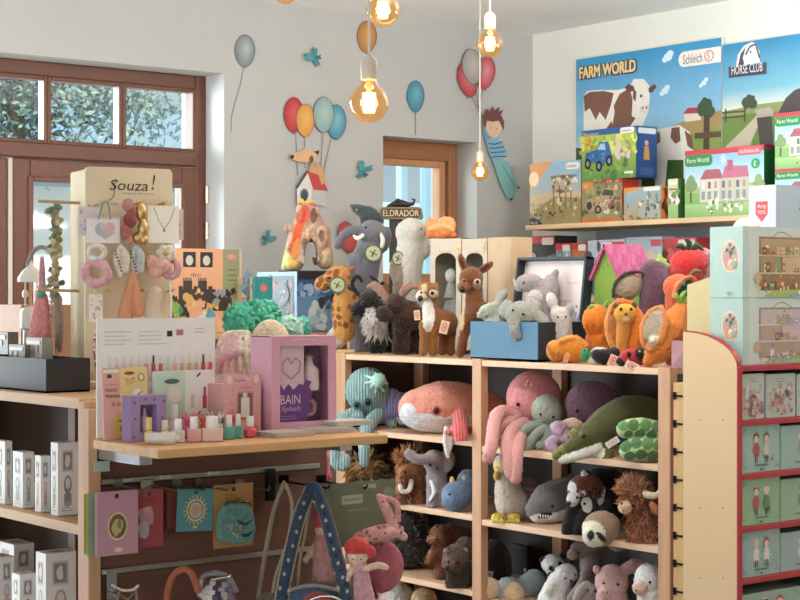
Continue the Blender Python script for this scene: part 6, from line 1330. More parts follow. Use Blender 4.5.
def H(name, label, cat, px, py, out=.05, group=GJ, left=False):
    """frame of something hanging at a pixel in front of the column"""
    R = Matrix.Rotation(RS, 3, 'Z'); q = (ds.loc + R @ (local_st(px, py, out))) if not left else at(px, py, d=4.5)
    dep = q.xy.dot(FWD.xy); t = Toy(name, label, cat, px, d=dep, Z=0, group=group); t.F.loc.z = q.z; t.F.ay = HOR + (EYE - q.z) / t.F.k; return t
def hcard(name, label, cat, x0, x1, y0, y1, out, col, art, extra=None, rot=0):
    t = H(name, label, cat, (x0 + x1) / 2, y0, out); k = t.F.k; w, h = (x1 - x0) * k, (y1 - y0) * k; mb = MB(); mb.b2((-w / 2, 0, -h), (w / 2, .0015, 0), col); mb.art(art(Art(w / h, int(x0))), (-w / 2, 0, -h), (1, 0, 0), (0, 0, 1), w, h)
    o = tag(mb.build(name, [M('card', col), PRINT], None, t.F.loc, RS), label, cat, GJ); t.o = o; 
    MB().tube([(0, .001, -.004), (0, .003, .004), (0, .012, .008)], .0012, 6).build('hang_loop', M('metal', '#a89878'), o)
    return t
t = hcard('purse_card', 'white card carrying a small heart purse with blue and pink halves', 'accessory card', 86, 120.5, 217, 243, .045, '#e2dcd8', lambda a: a.rect(0, 0, 1, 1, '#e2dcda').ell(.42, .52, .17, .26, '#9fb4b4').ell(.7, .56, .16, .24, '#d8a8ac').poly([(.28, .4), (.85, .4), (.56, .12)], '#b9b0b4').ell(.5, .62, .1, .14, '#c8bcb8').rect(0, .93, 1, 1, '#d2c8c2'))
sub(t, 'purse_handle', lambda l: l.t([(98, 219, -2), (102, 204, -3), (107, 203, -3), (110, 219, -2)], [.8, .8], '#6a8a9a'), P_('fabric'), voxel=.5, fuzz=0)
t = hcard('necklace_card', 'white necklace card with a fine silver chain at the right of the column', 'accessory card', 147, 180, 206, 243, .05, '#e9e2d6', lambda a: a.rect(0, 0, 1, 1, '#e9e3d8').line([(.2, .95), (.35, .6), (.52, .38), (.7, .6), (.85, .95)], .02, '#8a8378').ell(.52, .34, .05, .05, '#9a9288'))
def hang(name, label, cat, px, py, out, fn, mat=None, voxel=.9, fuzz=.2, left=False):
    t = H(name, label, cat, px, py, out, left=left); fn(t); return t.make(mat or P_('fabric'), voxel, 1, fuzz, snap=False)
hang('hair_bow', 'wine red and pink hair bow hanging beside the gold bow', 'hair bow', 128, 198, .05, lambda t: t.e(128, 205, 6, 7, '#b8837c').e(130, 220, 7, 8, '#8e4a44').e(126, 232, 6, 9, '#a8685c').e(132, 212, 5, 6, '#9a5a50').e(129, 240, 4, 5, '#c08a78'))
hang('hair_bow', 'shiny gold hair bow at the middle peg of the column', 'hair bow', 141, 204, .05, lambda t: t.e(141, 212, 6, 9, '#cdae78').e(143, 228, 5.5, 9, '#bd9a62').e(138, 238, 6, 6, '#d6bb88').e(144, 240, 4, 5, '#c9a870'), M('metal', '#d0b078', rough=.45))
hang('scrunchie', 'pale pink scrunchie on the left of the column', 'scrunchie', 96, 258, .04, lambda t: [t.t([(96 + 11 * math.cos(a), 273 + 10 * math.sin(a), 2 * math.sin(a * 3)) for a in [math.radians(-100 + i * 40) for i in range(9)]], [4.6 + (i % 2) for i in range(9)], '#d9a9ae')])
hang('pompon', 'white fluffy pompon hair tie above the pink scrunchie', 'hair tie', 97, 245, .045, lambda t: [t.t([(97 + 8 * math.cos(a), 252 + 6.5 * math.sin(a)) for a in [math.radians(i * 45) for i in range(9)]], [2.6] * 9, '#ded6cc')])
for x0, lab, cc in ((121, 'cream spotted hair clip ribbon left of the blue grey one', '#d8cbb8'), (136, 'blue grey spotted ribbon hair clip in the second row', '#b9bcb8')):
    t = H('hair_ribbon', lab, 'hair clip', x0, 246, .045); t.t([(x0, 246), (x0 - 4, 258), (x0 - 1, 274)], [2, 4.5, 3.5], cc).t([(x0, 246), (x0 + 5, 256), (x0 + 5, 270)], [2, 4, 3], cc)
    for i in range(7): t.p(x0 - 5 + (i * 37 % 12), 251 + i * 3.3, 1.1, 1.1, '#5a4a44')
    t.make(P_('fabric'), .8, 1, .1, snap=False)
hang('feather_bow', 'peach pink feather hair bow in the second row', 'hair bow', 156, 252, .045, lambda t: t.e(152, 262, 8, 7, '#d9a490').e(163, 266, 8, 8, '#d8a8a0').e(156, 272, 8, 6, '#dcae9c'))
hang('flower_clip', 'cream round flower clip at the right of the second row', 'hair clip', 166, 246, .05, lambda t: [t.e(166 + 6 * math.cos(i * 1.05), 253 + 5 * math.sin(i * 1.05), 4, 4, '#e3d9c4') for i in range(6)] + [t.e(166, 253, 3, 3, '#c8a868', d=-3)])
hang('ruffle_scrunchie', 'dusty pink ruffled scrunchie hanging off the right edge of the column', 'scrunchie', 172, 258, .045, lambda t: [t.t([(171 + 7 * math.cos(a), 268 + 9 * math.sin(a), 2 * math.sin(a * 4)) for a in [math.radians(i * 40) for i in range(10)]], [3.2 + (i % 2) for i in range(10)], '#d3a5a8')])
t = H('tulle_bow', 'long orange tulle bow hanging from the middle lower peg', 'hair bow', 133, 272, .05); t.t([(133, 273), (131, 285), (127, 305), (124, 325)], [3, 5, 7, 8], '#dc9a72').t([(133, 275), (137, 290), (139, 312)], [2, 4, 5], '#e0a47c').make(M('sheer', '#e39c70', alpha=.6), .9, 1, .3, snap=False)
t = H('sheer_ribbon', 'sheer cream ribbon strip right of the orange tulle bow', 'ribbon', 155, 293, .05); t.t([(155, 293), (153, 310), (155, 330)], [8, 9, 9], '#e8d4c4').make(M('sheer', '#ead8c8', alpha=.35), .9, 1, .2, snap=False)
hcard('earring_card', 'blush card behind the necklace card at the right edge of the column', 'accessory card', 158, 184, 209, 240, .03, '#dcc8c0', lambda a: a.rect(0, 0, 1, 1, '#dcc8c0').ell(.8, .5, .08, .08, '#c08a8a').ell(.8, .3, .06, .06, '#c8a868'))
hcard('ring_card', 'pale grey card peeping out left of the heart purse card', 'accessory card', 78, 100, 207, 236, .03, '#d8ccd0', lambda a: a.rect(0, 0, 1, 1, '#d8ccd0').specks(.1, .1, .5, .9, ['#c8a8b4', '#b8a8b8'], 8, .05))
t = hcard('lace_card', 'white lace hair band card below the pink scrunchie', 'accessory card', 89, 103, 294, 322, .04, '#e4dcd2', lambda a: a.rect(0, 0, 1, 1, '#e4dcd2').specks(.1, .1, .9, .9, ['#cfc4b8', '#f2ece4', '#bdb0a4'], 22, .05))
def beads(name, label, pts, r, cols, left=False, out=.045):
    t = H(name, label, 'bead string', pts[0][0], pts[0][1], out, left=left); mb = MB(); q = random.Random(len(pts) + int(pts[0][0])); P = [t.F(*p) for p in pts]; 
    for a_, b_ in zip(P, P[1:]):
        n = max(1, int((b_ - a_).length / (r * t.F.k * 1.7)))
        for i in range(n): mb.ball(a_.lerp(b_, i / n), r * t.F.k * q.uniform(.8, 1.15), q.choice(cols), n=8)
    mb.tube(P, r * t.F.k * .4, 6, cols[0]); return tag(mb.build(name, P_('plastic'), None, t.F.loc, t.F.rotz, smooth=60), label, 'bead string', GJ)
_p = M
beads('bead_string', 'white bead string hanging at the right edge of the column', [(170, 280), (171, 300), (170, 330)], 1.7, ['#e8e0d6', '#d8c8c0', '#f2ece4'])
beads('bead_string', 'thin bead string with dark and pink dots low on the column', [(95, 330), (94, 352), (97, 375)], 1.3, ['#e4d8d0', '#7a4a54', '#c88a94', '#e8dcd4'])
beads('bead_string', 'string of pink pearl beads looped at the left of the column', [(52, 298), (49, 330), (47, 372), (50, 384), (55, 376), (57, 340), (55, 300)], 2.0, ['#d8a8a4', '#e0b8b4', '#c89494'], left=True)
t = H('garland', 'green and gold leaf garland hanging left of the column', 'garland', 55, 204, left=True); q = random.Random(8)
for i in range(70): t.e(55 + q.gauss(0, 3.4), 206 + i * 1.3, q.uniform(2, 3.4), q.uniform(2, 3.6), q.choice(['#8a9074', '#b3a074', '#d0c09a', '#6f7a66', '#9a8a60']), d=q.gauss(0, 3))
t.t([(55, 204), (55, 296)], [1.2, 1.2], '#8a8468').make(P_('fabric'), .9, 0, .4, snap=False)
t = H('tassel_garland', 'olive and pink thread garland hanging below the leaf garland', 'garland', 58, 296, left=True); t.t([(57, 296), (59, 320), (58, 345)], [3.5, 4, 3], '#a08a78').t([(60, 298), (61, 325), (60, 350)], [2, 2.4, 2], '#b8988a').make(P_('fabric'), .9, 1, .5, snap=False)
t = H('tassel_dress', 'salmon pink tassel skirt hanging at the left with a teal bead', 'costume', 42, 258, left=True)
t.t([(42, 258), (42, 290)], [2, 4], '#c9959a').t([(41, 296), (38, 325), (35, 358)], [5, 8, 10], '#dd8f8a').t([(43, 298), (44, 330), (42, 358)], [5, 7, 8], '#d98a86').e(42, 294, 4.2, 4.2, '#5aa09a', d=-4)
t.make(P_('fabric'), .9, 1, .3, snap=False); tufts(t.o, 240, .03, .003, ['#e09a94', '#cf807c', '#d98a86'], 2.5, sel=lambda p: p[2] < t.F(0, 345).z, name='fringe')
bw_ = at(32, 302, d=4.55)
t = Toy('carousel_box', 'small white musical carousel with a scalloped canopy behind the tassel skirt', 'music box', 31, d=4.62, Z=1.211)
mb = MB(); k = t.F.k; R_ = lambda y: (t.F.ay - y) * k
mb.lathe([(0, 0), (11 * k, 0), (11 * k, 5 * k), (8 * k, 7 * k), (8 * k, R_(330)), (11 * k, R_(328)), (11 * k, R_(312)), (9 * k, R_(308)), (2 * k, R_(306))], n=24, col='#d6d0c6'); mb.build('carousel_base', M('plastic', '#d6d0c6'), None, t.F.loc, 0, smooth=40); rt = [o for o in bpy.data.objects if o.name == 'carousel_base'][0]
rt.name = 'carousel_box'; tag(rt, t.l, t.c)
MB().tube([(0, 0, R_(306)), (0, 0, R_(278))], 1.5 * k, 8).build('pole', M('metal', '#c8b48a'), rt)
MB().lathe([(13 * k, R_(282)), (13.5 * k, R_(278)), (9 * k, R_(271)), (3 * k, R_(266)), (1.4 * k, R_(262)), (0, R_(258))], n=24).build('canopy', M('plastic', '#e2ddd4'), rt, smooth=50)
for i in range(4): a_ = i * 1.57 + .4; sx, sy = 8 * k * math.cos(a_), 8 * k * math.sin(a_); MB().ball((sx, sy, R_(294)), (3 * k, 3 * k, 4.5 * k), '#e6dcd0').tube([(sx, sy, R_(306)), (sx, sy, R_(280))], .6 * k, 6).build('horse_figure', M('plastic', '#ddc8bc'), rt, smooth=60)
t = H('hair_net', 'grey lace headband with flowers hanging behind the carousel', 'headband', 32, 242, left=True); 
t.F.loc += Vector((FWD * .12)); [t.t([(32 + 14 * math.cos(a), 268 - 22 * math.sin(a)) for a in [math.radians(10 + i * 20) for i in range(9)]], [2.2] * 9, '#9a9290')]; t.make(P_('fabric'), .8, 1, .4, snap=False)
# tray and boxes at the far left of the unit
c_, w_, h_ = fit(-20, 46, 357, 388, X=1.9, Z=1.211); 
tb = tag(MB().b2((-w_ / 2, 0, 0), (w_ / 2, .004, h_)).b2((-w_ / 2, .116, 0), (w_ / 2, .12, h_)).b2((-w_ / 2, .004, 0), (-w_ / 2 + .004, .116, h_)).b2((w_ / 2 - .004, .004, 0), (w_ / 2, .116, h_)).b2((-w_ / 2, 0, 0), (w_ / 2, .12, .004)).build('black_tray', M('plastic', '#1f1d1d', rough=.5), None, c_, R90), 'black counter tray holding small packets at the left edge', 'tray')
GK = 'small packets in the black tray'
for x0, x1, y0, X, cc, lab in ((-14, 8, 332, 1.985, '#6a6458', 'packet standing furthest left in the black tray'), (9, 25, 345, 1.965, '#7f7d72', 'grey packet in the middle of the black tray'), (26, 42, 338, 1.98, '#98948a', 'pale packet at the right end of the black tray')):
    c_, w_, h_ = fit(x0, x1, y0, 385, X=X, Z=1.216); carton('packet', lab, 'packet', c_, w_, h_, .03, cc, R90, Art(w_ / h_, x0 + 40).rect(0, 0, 1, 1, cc).specks(.1, .1, .9, .8, ['#3a4038', '#7a8a6a', '#d8cbb8', '#9a6a58', '#c8b09a'], 18, .09).rect(.1, .86, .9, .94, '#e2dcd0'), group=GK)
c_, w_, h_ = fit(-20, 21, 305, 385, X=2.21, Z=1.211); carton('cardboard_box', 'plain brown cardboard box behind the black tray at the left edge', 'box', c_, w_, h_, .16, '#8f6c50', R90, Art(1).text('C', .6, .5, .12, '#5a4030').rect(0, .82, 1, .84, '#7a5a42'))

# ================================================================ lamp boxes on the left shelf
GLb = 'white lamp boxes on the left shelf'
def lampart(seed, tint):
    def f(a):
        a.r.seed(seed); a.rect(0, 0, 1, 1, '#e6e2dc').rect(.2, .6, .75, .9, '#c9c4be').rect(.26, .63, .69, .87, '#8f8a88').blob(.47, .75, .12, .09, '#e2d2c8', 9).rect(.42, .3, .54, .5, tint).ell(.48, .42, .2, .13, tint).ell(.48, .44, .12, .08, '#ddd2ca').rect(.3, .16, .66, .3, tint).ell(.48, .16, .2, .04, '#a8a29c')
        a.lines(.2, .1, .8, 2, .04, '#b0aaa4', .014); return a
    return f
def lamp_box(x0, xm, x1, y0, Z, label, seed, tint, X=XL + .03, dy=None):
    c, w, h = fit(x0, xm, y0, 520, X=X, Z=Z); cor = at(xm, 500, X=X); d = at(x1, 500, Y=cor.y).x - X
    a, b = lampart(seed, tint)(Art(w / h, seed)), lampart(seed + 50, tint)(Art(d / h, seed))
    carton('lamp_box', label, 'box', c, w, h, d, '#e6e2dc', R90, a, b, group=GLb, top=Art(w / d).rect(0, 0, 1, 1, '#dcd7d0').ell(.5, .5, .3, .3, '#b9b2ac').ell(.5, .5, .22, .22, '#8a8582'))
lamp_box(-4, 5, 12, 441, .919, 'white lamp box with the least showing, at the left end of the upper row', 1, '#a8a09c')
lamp_box(13, 23, 34, 452, .919, 'white lamp box second from the left in the upper row', 2, '#9fa8a4')
lamp_box(35, 41, 50, 456, .919, 'slim white lamp box third from the left in the upper row', 3, '#c8a0a0')
lamp_box(51, 58, 78, 443, .919, 'largest white lamp box beside the wooden post in the upper row', 4, '#8f8a88')
lamp_box(36, 46, 76, 553, .621, 'large white lamp box beside the post in the lower row', 5, '#b8a89c')
lamp_box(12, 20, 36, 574, .621, 'short white lamp box in the middle of the lower row', 6, '#c8a8a4', X=XL + .02)
lamp_box(-12, 0, 14, 556, .621, 'white lamp box at the left edge of the lower row', 7, '#d0b0ac', X=XL + .05)
lamp_box(-2, 14, 34, 543, .621, 'tall white lamp box standing behind the short one in the lower row', 8, '#a8a4a0', X=XL + .16)

# ================================================================ on the ledge of the slat panel
GE = 'things on the wooden ledge'
YLg = 3.40
def lbox(name, label, px0, px1, y0, Y, d, col, art, left=None, rot=0, cat='box', kind='card', lean=0, group=None):
    c, w, h = fit(px0, px1, y0, 440, Y=Y, Z=ZE + .0008); o = carton(name, label, cat, c, w, h, d, col, rot, art(Art(w / h, px0)), left=left(Art(d / h, 4)) if left else None, kind=kind, group=group); return o, c, w, h
def f_pol(a):
    a.rect(0, 0, 1, 1, '#eeeae6').lines(.06, .88, .3, 4, .035, '#d2ccc8', .012).lines(.34, .88, .58, 4, .035, '#d6d0cc', .012); a.rect(.58, .84, .625, .89, '#33302f').rect(.66, .85, .72, .9, '#b8787a').lines(.82, .9, .94, 2, .03, '#cfc8c4', .012)
    cs = ['#e8dcd0', '#e4c8c0', '#d8d8cc', '#e8c8b8', '#f0dcd0', '#d8a0a0', '#c84a50', '#d05a5c', '#e6d8cc', '#e8b8a0', '#d8a890', '#dcb87a', '#c8b878', '#c84048', '#d85a60']
    for i in range(15): x = .08 + i * .061; a.rect(x, .53, x + .032, .61, cs[i]).rect(x + .008, .61, x + .024, .68, '#e2dcd6' if i not in (6, 13) else '#3a2f2e').rect(x, .515, x + .032, .53, '#d0c8c4')
    for i in range(6): a.poly([(.1 + i * .15, .46), (.13 + i * .15, .5), (.17 + i * .15, .46)], '#d8d4d0')
    return a.line([(.1, .5), (.95, .5)], .004, '#cfc9c5')
cardo, cc_, cw, ch = lbox('polish_display_card', 'large white back card printed with nail polish bottles', 97, 215, 318.5, 3.385, .004, '#eeeae6', f_pol, cat='display card')
lbox('polish_pack', 'mint and white polish pack in front of the white back card', 155, 214, 371, 3.34, .012, '#e2e0da', lambda a: a.rect(0, 0, .5, 1, '#bcd4c2', '#c8dcca').rect(.5, 0, 1, 1, '#ebe7e3').ell(.28, .84, .13, .04, '#4f6a58').blob(.32, .62, .12, .14, '#e6e0d4', 9).rect(.60, .42, .66, .62, '#cfc8c4').rect(.61, .62, .65, .72, '#e6e2de').rect(.80, .4, .87, .6, '#c8424a').rect(.815, .6, .855, .74, '#b8383f').line([(.7, .9), (.76, .96)], .03, '#3a3534').line([(.72, .3), (.76, .36)], .03, '#4a4544').lines(.56, .3, .9, 2, .04, '#c8c2be', .014), cat='pack')
o, c, w, h = lbox('sticker_book', 'pink and yellow activity book leaning on the white back card', 104.5, 149, 368, 3.33, .006, '#dca294', lambda a: a.rect(0, 0, 1, 1, '#dba698').rect(.38, .28, 1, 1, '#e6c88a').rect(.02, .93, .36, .98, '#eadfd0').ell(.6, .92, .12, .025, '#8a4a3c').text('yellow', .05, .74, .05, '#c87a6c', .3).text('MAKE', .06, .66, .055, '#7a3a3a', .26).text('MANIA', .06, .58, .055, '#4a2a30', .32).ell(.22, .49, .05, .03, '#c87a74').ell(.34, .49, .05, .03, '#c87a74').rect(.1, .86, .2, .91, '#5a4a44').line([(.5, .84), (.62, .8), (.7, .86)], .025, '#a86a4c').blob(.6, .8, .12, .05, '#d8a87a', 9).ell(.86, .86, .08, .06, '#a08a4a').ell(.86, .86, .05, .04, '#e2dcc0').blob(.78, .6, .14, .1, '#f0e6d8', 9).line([(.68, .56), (.86, .66)], .02, '#6a5a5a').blob(.48, .2, .24, .18, '#d8b048', 11).blob(.5, .22, .14, .12, '#e8c8ac', 10).specks(.3, .05, .75, .34, ['#c89a30', '#e0c060', '#a87a50'], 16, .035).ell(.46, .24, .02, .014, '#3a2a28').ell(.55, .24, .02, .014, '#3a2a28'), cat='book')
o.rotation_euler = (math.radians(-4), math.radians(0), 0)
# purple framed box
c, w, h = fit(131, 166.5, 395.5, 440, Y=3.25, Z=ZE + .0008); t_ = thing('purple_gift_box', 'small purple spotted box with an open window in front of the activity book', 'box', c)
mb = MB(); b_ = .26 * w; PC = '#9a80a8'
for lo, hi in (((-w / 2, 0, 0), (-w / 2 + b_, .04, h)), ((w / 2 - b_, 0, 0), (w / 2, .04, h)), ((-w / 2 + b_, 0, 0), (w / 2 - b_, .04, h * .2)), ((-w / 2 + b_, 0, h * .8), (w / 2 - b_, .04, h)), ((-w / 2 + b_, .036, h * .2), (w / 2 - b_, .04, h * .8))): mb.b2(lo, hi, PC)
a = Art(w / h, 5); 
for x, y in ((.08, .1), (.12, .5), (.1, .85), (.9, .12), (.88, .5), (.92, .86), (.4, .92), (.65, .9), (.5, .08)): a.ell(x, y, .03, .03, '#5f4a70')
mb.art(a, (-w / 2, 0, 0), (1, 0, 0), (0, 0, 1), w, h); mb.build('box_frame', [M('card', PC), PRINT], t_)
MB().lathe([(.008, 0), (.009, .03), (.004, .036), (.004, .05)], (0, .02, h * .2 + .001), 14).build('vial', M('plastic', '#c8a8b8'), t_, smooth=40)

def bottle(px, y0, y1, wpx, kind, col, label, Y=3.2, cap='#e9e4de', name='nail_polish', cat='nail polish'):
    F_ = Frame(px, Y=Y, Z=ZE + .0008); k = F_.k; h = (y1 - y0) * k; r = wpx / 2 * k
    t = thing(name, label, cat, F_.loc, -YAW + .2, 'nail polish bottles on the ledge')
    if kind == 'crown':
        MB().lathe([(r * .8, 0), (r, r * .15), (r, h * .42), (r * .85, h * .5), (r * .5, h * .52)], n=20).build('bottle', M('plastic', col), t, smooth=40)
        mb = MB(); mb.lathe([(r * .55, h * .5), (r * .7, h * .56), (r * .95, h * .78), (r * .9, h * .8), (r * .5, h * .78)], n=20)
        for i in range(6):
            a = i * math.pi / 3; p = Vector((math.cos(a) * r * .88, math.sin(a) * r * .88, h * .76)); mb.tube([p, p + Vector((math.cos(a) * r * .12, math.sin(a) * r * .12, h * .17))], [r * .28, r * .05], 6); mb.ball(p + Vector((math.cos(a) * r * .13, math.sin(a) * r * .13, h * .19)), r * .12, n=8)
        mb.build('crown_cap', M('plastic', cap), t, smooth=40)
    else:
        mb = MB(); bh = h * .52
        if kind == 'square': mb.box((0, 0, bh / 2), (r * 2, r * 1.5, bh), col)
        else: mb.lathe([(r * .75, 0), (r, bh * .15), (r, bh * .7), (r * .6, bh * .95), (r * .35, bh)], n=20)
        mb.build('bottle', M('plastic', col), t, smooth=40, bevel=.002)
        c2 = r * .62; MB().lathe([(c2 * .95, bh), (c2, bh + .001), (c2 * .9, h - .001), (c2 * .8, h)], n=16).build('cap', M('plastic', cap), t, smooth=40)
    return t
bottle(149, 411, 437, 10, 'round', '#c9a050', 'gold bottle standing in front of the purple box', 3.2, '#d8b868')
bottle(165, 413, 434, 11, 'round', '#e0cfa0', 'cream yellow bottle right of the gold bottle', 3.23, '#e2d8b8')
bottle(174, 395, 428, 13, 'round', '#dcdad4', 'white bottle with a round cap behind the cream bottle', 3.29, '#e6e2dc')
bottle(190, 408, 434, 15, 'crown', '#d8587c', 'hot pink bottle with a crown cap', 3.26, '#e0608a')
bottle(205, 410, 434, 12, 'crown', '#c87064', 'coral bottle with a crown cap between pink and pale green ones', 3.27, '#d07868')
bottle(216, 408, 433, 15, 'crown', '#c8d0c0', 'pale green bottle with a crown cap', 3.27, '#d0d8c8')
bottle(232, 408, 432, 14, 'crown', '#d0506c', 'rose red bottle with a crown cap behind the teal bottles', 3.27, '#d8587a')
bottle(178, 418, 441, 13, 'square', '#dcd4d0', 'clear white bottle furthest left in the front row', 3.19, '#eae6e2')
bottle(194, 416, 441, 14, 'square', '#dba9a8', 'blush pink square bottle with a white cap in the front row', 3.18)
bottle(212, 416, 441, 21, 'square', '#e0beb4', 'wide pale peach bottle with a white cap in the front row', 3.17)
bottle(229, 415, 439, 11, 'square', '#5fb0a4', 'left one of the two teal bottles in the front row', 3.19)
bottle(238, 415, 439, 9, 'square', '#58a89c', 'right one of the two teal bottles in the front row', 3.20)
bottle(250, 415, 436, 13, 'round', '#d0505c', 'red bottle with a white cap at the right end of the front row', 3.20)
F_ = Frame(163, Y=3.165, Z=ZE + .0008); k = F_.k
tt = tag(MB().lathe([(0, -17 * k), (5 * k, -17 * k), (6 * k, -14 * k), (6 * k, 12 * k), (3 * k, 14 * k), (3 * k, 17 * k), (0, 17 * k)], (0, 0, 6 * k), 18, rot=rotm(0, 90, 0)).build('clear_tube', M('sheer', '#e9e4e0', alpha=.5), None, F_.loc, -YAW, smooth=40), 'clear plastic tube lying at the front of the ledge', 'tube', GE)
MB().lathe([(4.5 * k, -13 * k), (4.5 * k, 2 * k)], (0, 0, 6 * k), 16, rot=rotm(0, 90, 0)).build('tube_content', M('plastic', '#e6d8d4'), tt, smooth=40)
# pink cat eared box
c, w, h = fit(224, 261, 371, 440, Y=3.27, Z=ZE + .0008); t_ = thing('cat_ear_box', 'pink box with two rounded cat ears and a small window', 'box', c)
pts = [(-w / 2, 0), (w / 2, 0), (w / 2, h * .80)] + [(w * .36 + w * .14 * math.cos(a), h * .84 + h * .15 * math.sin(a)) for a in [math.radians(i) for i in (0, 45, 90, 135, 180)]] + [(w * .1, h * .82), (-w * .1, h * .82)] + [(-w * .36 + w * .14 * math.cos(a), h * .84 + h * .15 * math.sin(a)) for a in [math.radians(i) for i in (0, 45, 90, 135, 180)]] + [(-w / 2, h * .8)]
mb = MB(); mb.prism(pts, 0, .003, '#d9a3a0'); mb.b2((-w / 2, .003, 0), (w / 2, .07, h * .8), '#d09a98'); a = Art(w / h, 6)
a.ell(.14, .87, .08, .07, '#e8c8c2').ell(.86, .87, .08, .07, '#e8c8c2').rr(.33, .22, .8, .68, .04, '#c88a8a').rr(.37, .25, .76, .65, .03, '#7a5a58').rect(.45, .27, .68, .58, '#e0d6ce').rect(.5, .58, .62, .66, '#d2c8c0').specks(.05, .05, .95, .2, ['#c8807c', '#e8c0ba'], 8, .025).specks(.04, .3, .28, .75, ['#c98682', '#eccac4'], 7, .022).text('miaou', .42, .72, .05, '#b06a6a', .3)
mb.art(a, (-w / 2, -.0001, 0), (1, 0, 0), (0, 0, 1), w, h); mb.build('box_body', [M('card', '#ffffff', attr=True), PRINT], t_)
# bath gift box
c, w, h = fit(271.5, 336, 336, 440, Y=3.245, Z=ZE + .0008); t_ = thing('bath_gift_box', 'large pink gift box with a clear window and purple splash lettering', 'box', c)
d = .085; b0, b1, bz0, bz1 = .13 * w, .12 * w, .11 * h, .10 * h; PK = '#cf9aac'; mb = MB()
for lo, hi in (((-w / 2, 0, 0), (-w / 2 + b0, .003, h)), ((w / 2 - b1, 0, 0), (w / 2, .003, h)), ((-w / 2 + b0, 0, 0), (w / 2 - b1, .003, bz0)), ((-w / 2 + b0, 0, h - bz1), (w / 2 - b1, .003, h)), ((-w / 2, .003, 0), (-w / 2 + .002, d, h)), ((w / 2 - .002, .003, 0), (w / 2, d, h)), ((-w / 2, d, 0), (w / 2, d + .002, h)), ((-w / 2, .003, 0), (w / 2, d, .002)), ((-w / 2, .003, h - .002), (w / 2, d, h))): mb.b2(lo, hi, PK)
a = Art(w / h); a.lines(.3, .955, .85, 1, .03, '#dcb4c2', .012); mb.art(a, (-w / 2, 0, 0), (1, 0, 0), (0, 0, 1), w, h); mb.build('box_shell', [M('card', PK), PRINT], t_)
iw, ih = w - b0 - b1, h - bz0 - bz1; a = Art(iw / ih, 9)
a.rect(0, 0, .52, 1, '#e2d4da').line([(.08, .66), (.1, .8), (.2, .84), (.26, .76), (.34, .84), (.45, .78), (.42, .66), (.26, .56), (.08, .66)], .02, '#b88aa0')
a.poly([(0, 0), (.55, 0), (.6, .1), (.72, .12), (.62, .24), (.7, .34), (.62, .46), (.68, .52), (.56, .54), (.5, .48), (.42, .5), (.3, .42), (.2, .5), (.1, .42), (.04, .5), (0, .46)], '#6f4a8e').text('BAIN', .04, .235, .12, '#e8dcea', .4).text('Splash', .05, .12, .09, '#d8b8dc', .38, shear=.2); a.lines(.06, .07, .4, 2, .035, '#a890b4', .012)
MB().art(a, (-iw / 2, 0, 0), (1, 0, 0), (0, 0, 1), iw, ih, mi=0).build('printed_sleeve', [PRINT], t_, (-w / 2 + b0 + iw / 2, .007, bz0), fix=False)
MB().b2((-w / 2 + .004, .06, .004), (w / 2 - .004, .062, h - .004)).build('insert_card', M('card', '#8a7a84'), t_)
q = MB(); q.lathe([(.004, 0), (.024, .001), (.026, .012), (.024, .05), (.012, .062), (.008, .075), (.012, .08), (.0, .086)], (w * .20, .034, h * .42), 16); q.build('bottle', M('plastic', '#e4e0e0'), t_, smooth=50)
q = MB(); q.tube([(w * .19 + .018 * math.cos(i * .524), .034, h * .24 + .018 * math.sin(i * .524)) for i in range(13)], .007, 8); q.build('bath_ring', M('plastic', '#d8aeb8'), t_, smooth=50)
MB().b2((-w / 2 + b0 - .003, .0032, bz0 - .003), (w / 2 - b1 + .003, .0036, h - bz1 + .003)).build('window_film', M('glass', '#fbf6f8', ior=1.06), t_)
# booklets
for i, (x0, x1, y, dz, rz, cc, lab) in enumerate(((262, 312, 440, 0, 5, '#d2c6bc', 'wide open booklet lying in front of the pink gift box'), (300, 352, 434, .0, -8, '#cfc8c2', 'patterned booklet lying at the right half of the ledge'), (322, 372, 430, .012, 4, '#ddd4c8', 'top booklet near the right end of the ledge'))):
    F_ = Frame((x0 + x1) / 2, Y=3.175 + .03 * (i > 0) + .02 * (i > 1), Z=ZE + .0008 + dz); w = (x1 - x0) * F_.k; mb = MB(); a = Art(2.4, i)
    for j in range(7): mb.b2((-w / 2 + .003 * (j % 3), -.028 - .001 * (j % 2), .0016 * j), (w / 2 - .002 * (j % 2), .05, .0016 * j + .0013), cc)
    a.rect(0, 0, 1, 1, cc).specks(.03, .05, .97, .95, ['#b0a49c', '#e8e2da', '#8f857e', '#c8b8b0'], 60, .05); mb.art(a, (-w / 2 + .004, -.027, .0110), (1, 0, 0), (0, 1, 0), w - .008, .076)
    tag(mb.build('booklet', [M('card', cc), PRINT], None, F_.loc, math.radians(rz)), lab, 'booklet', 'booklets on the ledge')
F_ = Frame(205, Y=3.162, Z=ZE); 
# puffs and costume on the unit top
def puff(name, label, cx, cy, rx, ry, col, cols, d, n, group='tulle puffs behind the gift box'):
    t = Toy(name, label, 'bath puff', cx, d=d, Z=1.211, group=group); q = random.Random(int(cx))
    t.e(cx, cy, rx * .8, ry * .8, col); base = t.F.ay
    t.t([(cx, cy), (cx, base - 2)], [rx * .5, rx * .5], col)
    for i in range(n):
        a, b = q.uniform(0, 6.28), q.uniform(-1, .9); r = math.sqrt(1 - b * b); t.e(cx + rx * .8 * r * math.cos(a), cy - ry * .8 * b, rx * .24, ry * .07, q.choice(cols), d=rx * .7 * r * math.sin(a), rd=rx * .16, rot=q.uniform(0, 180), tilt=q.uniform(-60, 60))
    return t.make(P_('fabric'), .8, 0, .3, 'clamp')
puff('bath_puff', 'bright sea green ruffled puff at the left of the group', 239, 322, 17, 24, '#43a98c', ['#4fb698', '#3a9a80', '#62c4a6'], 4.45, 110)
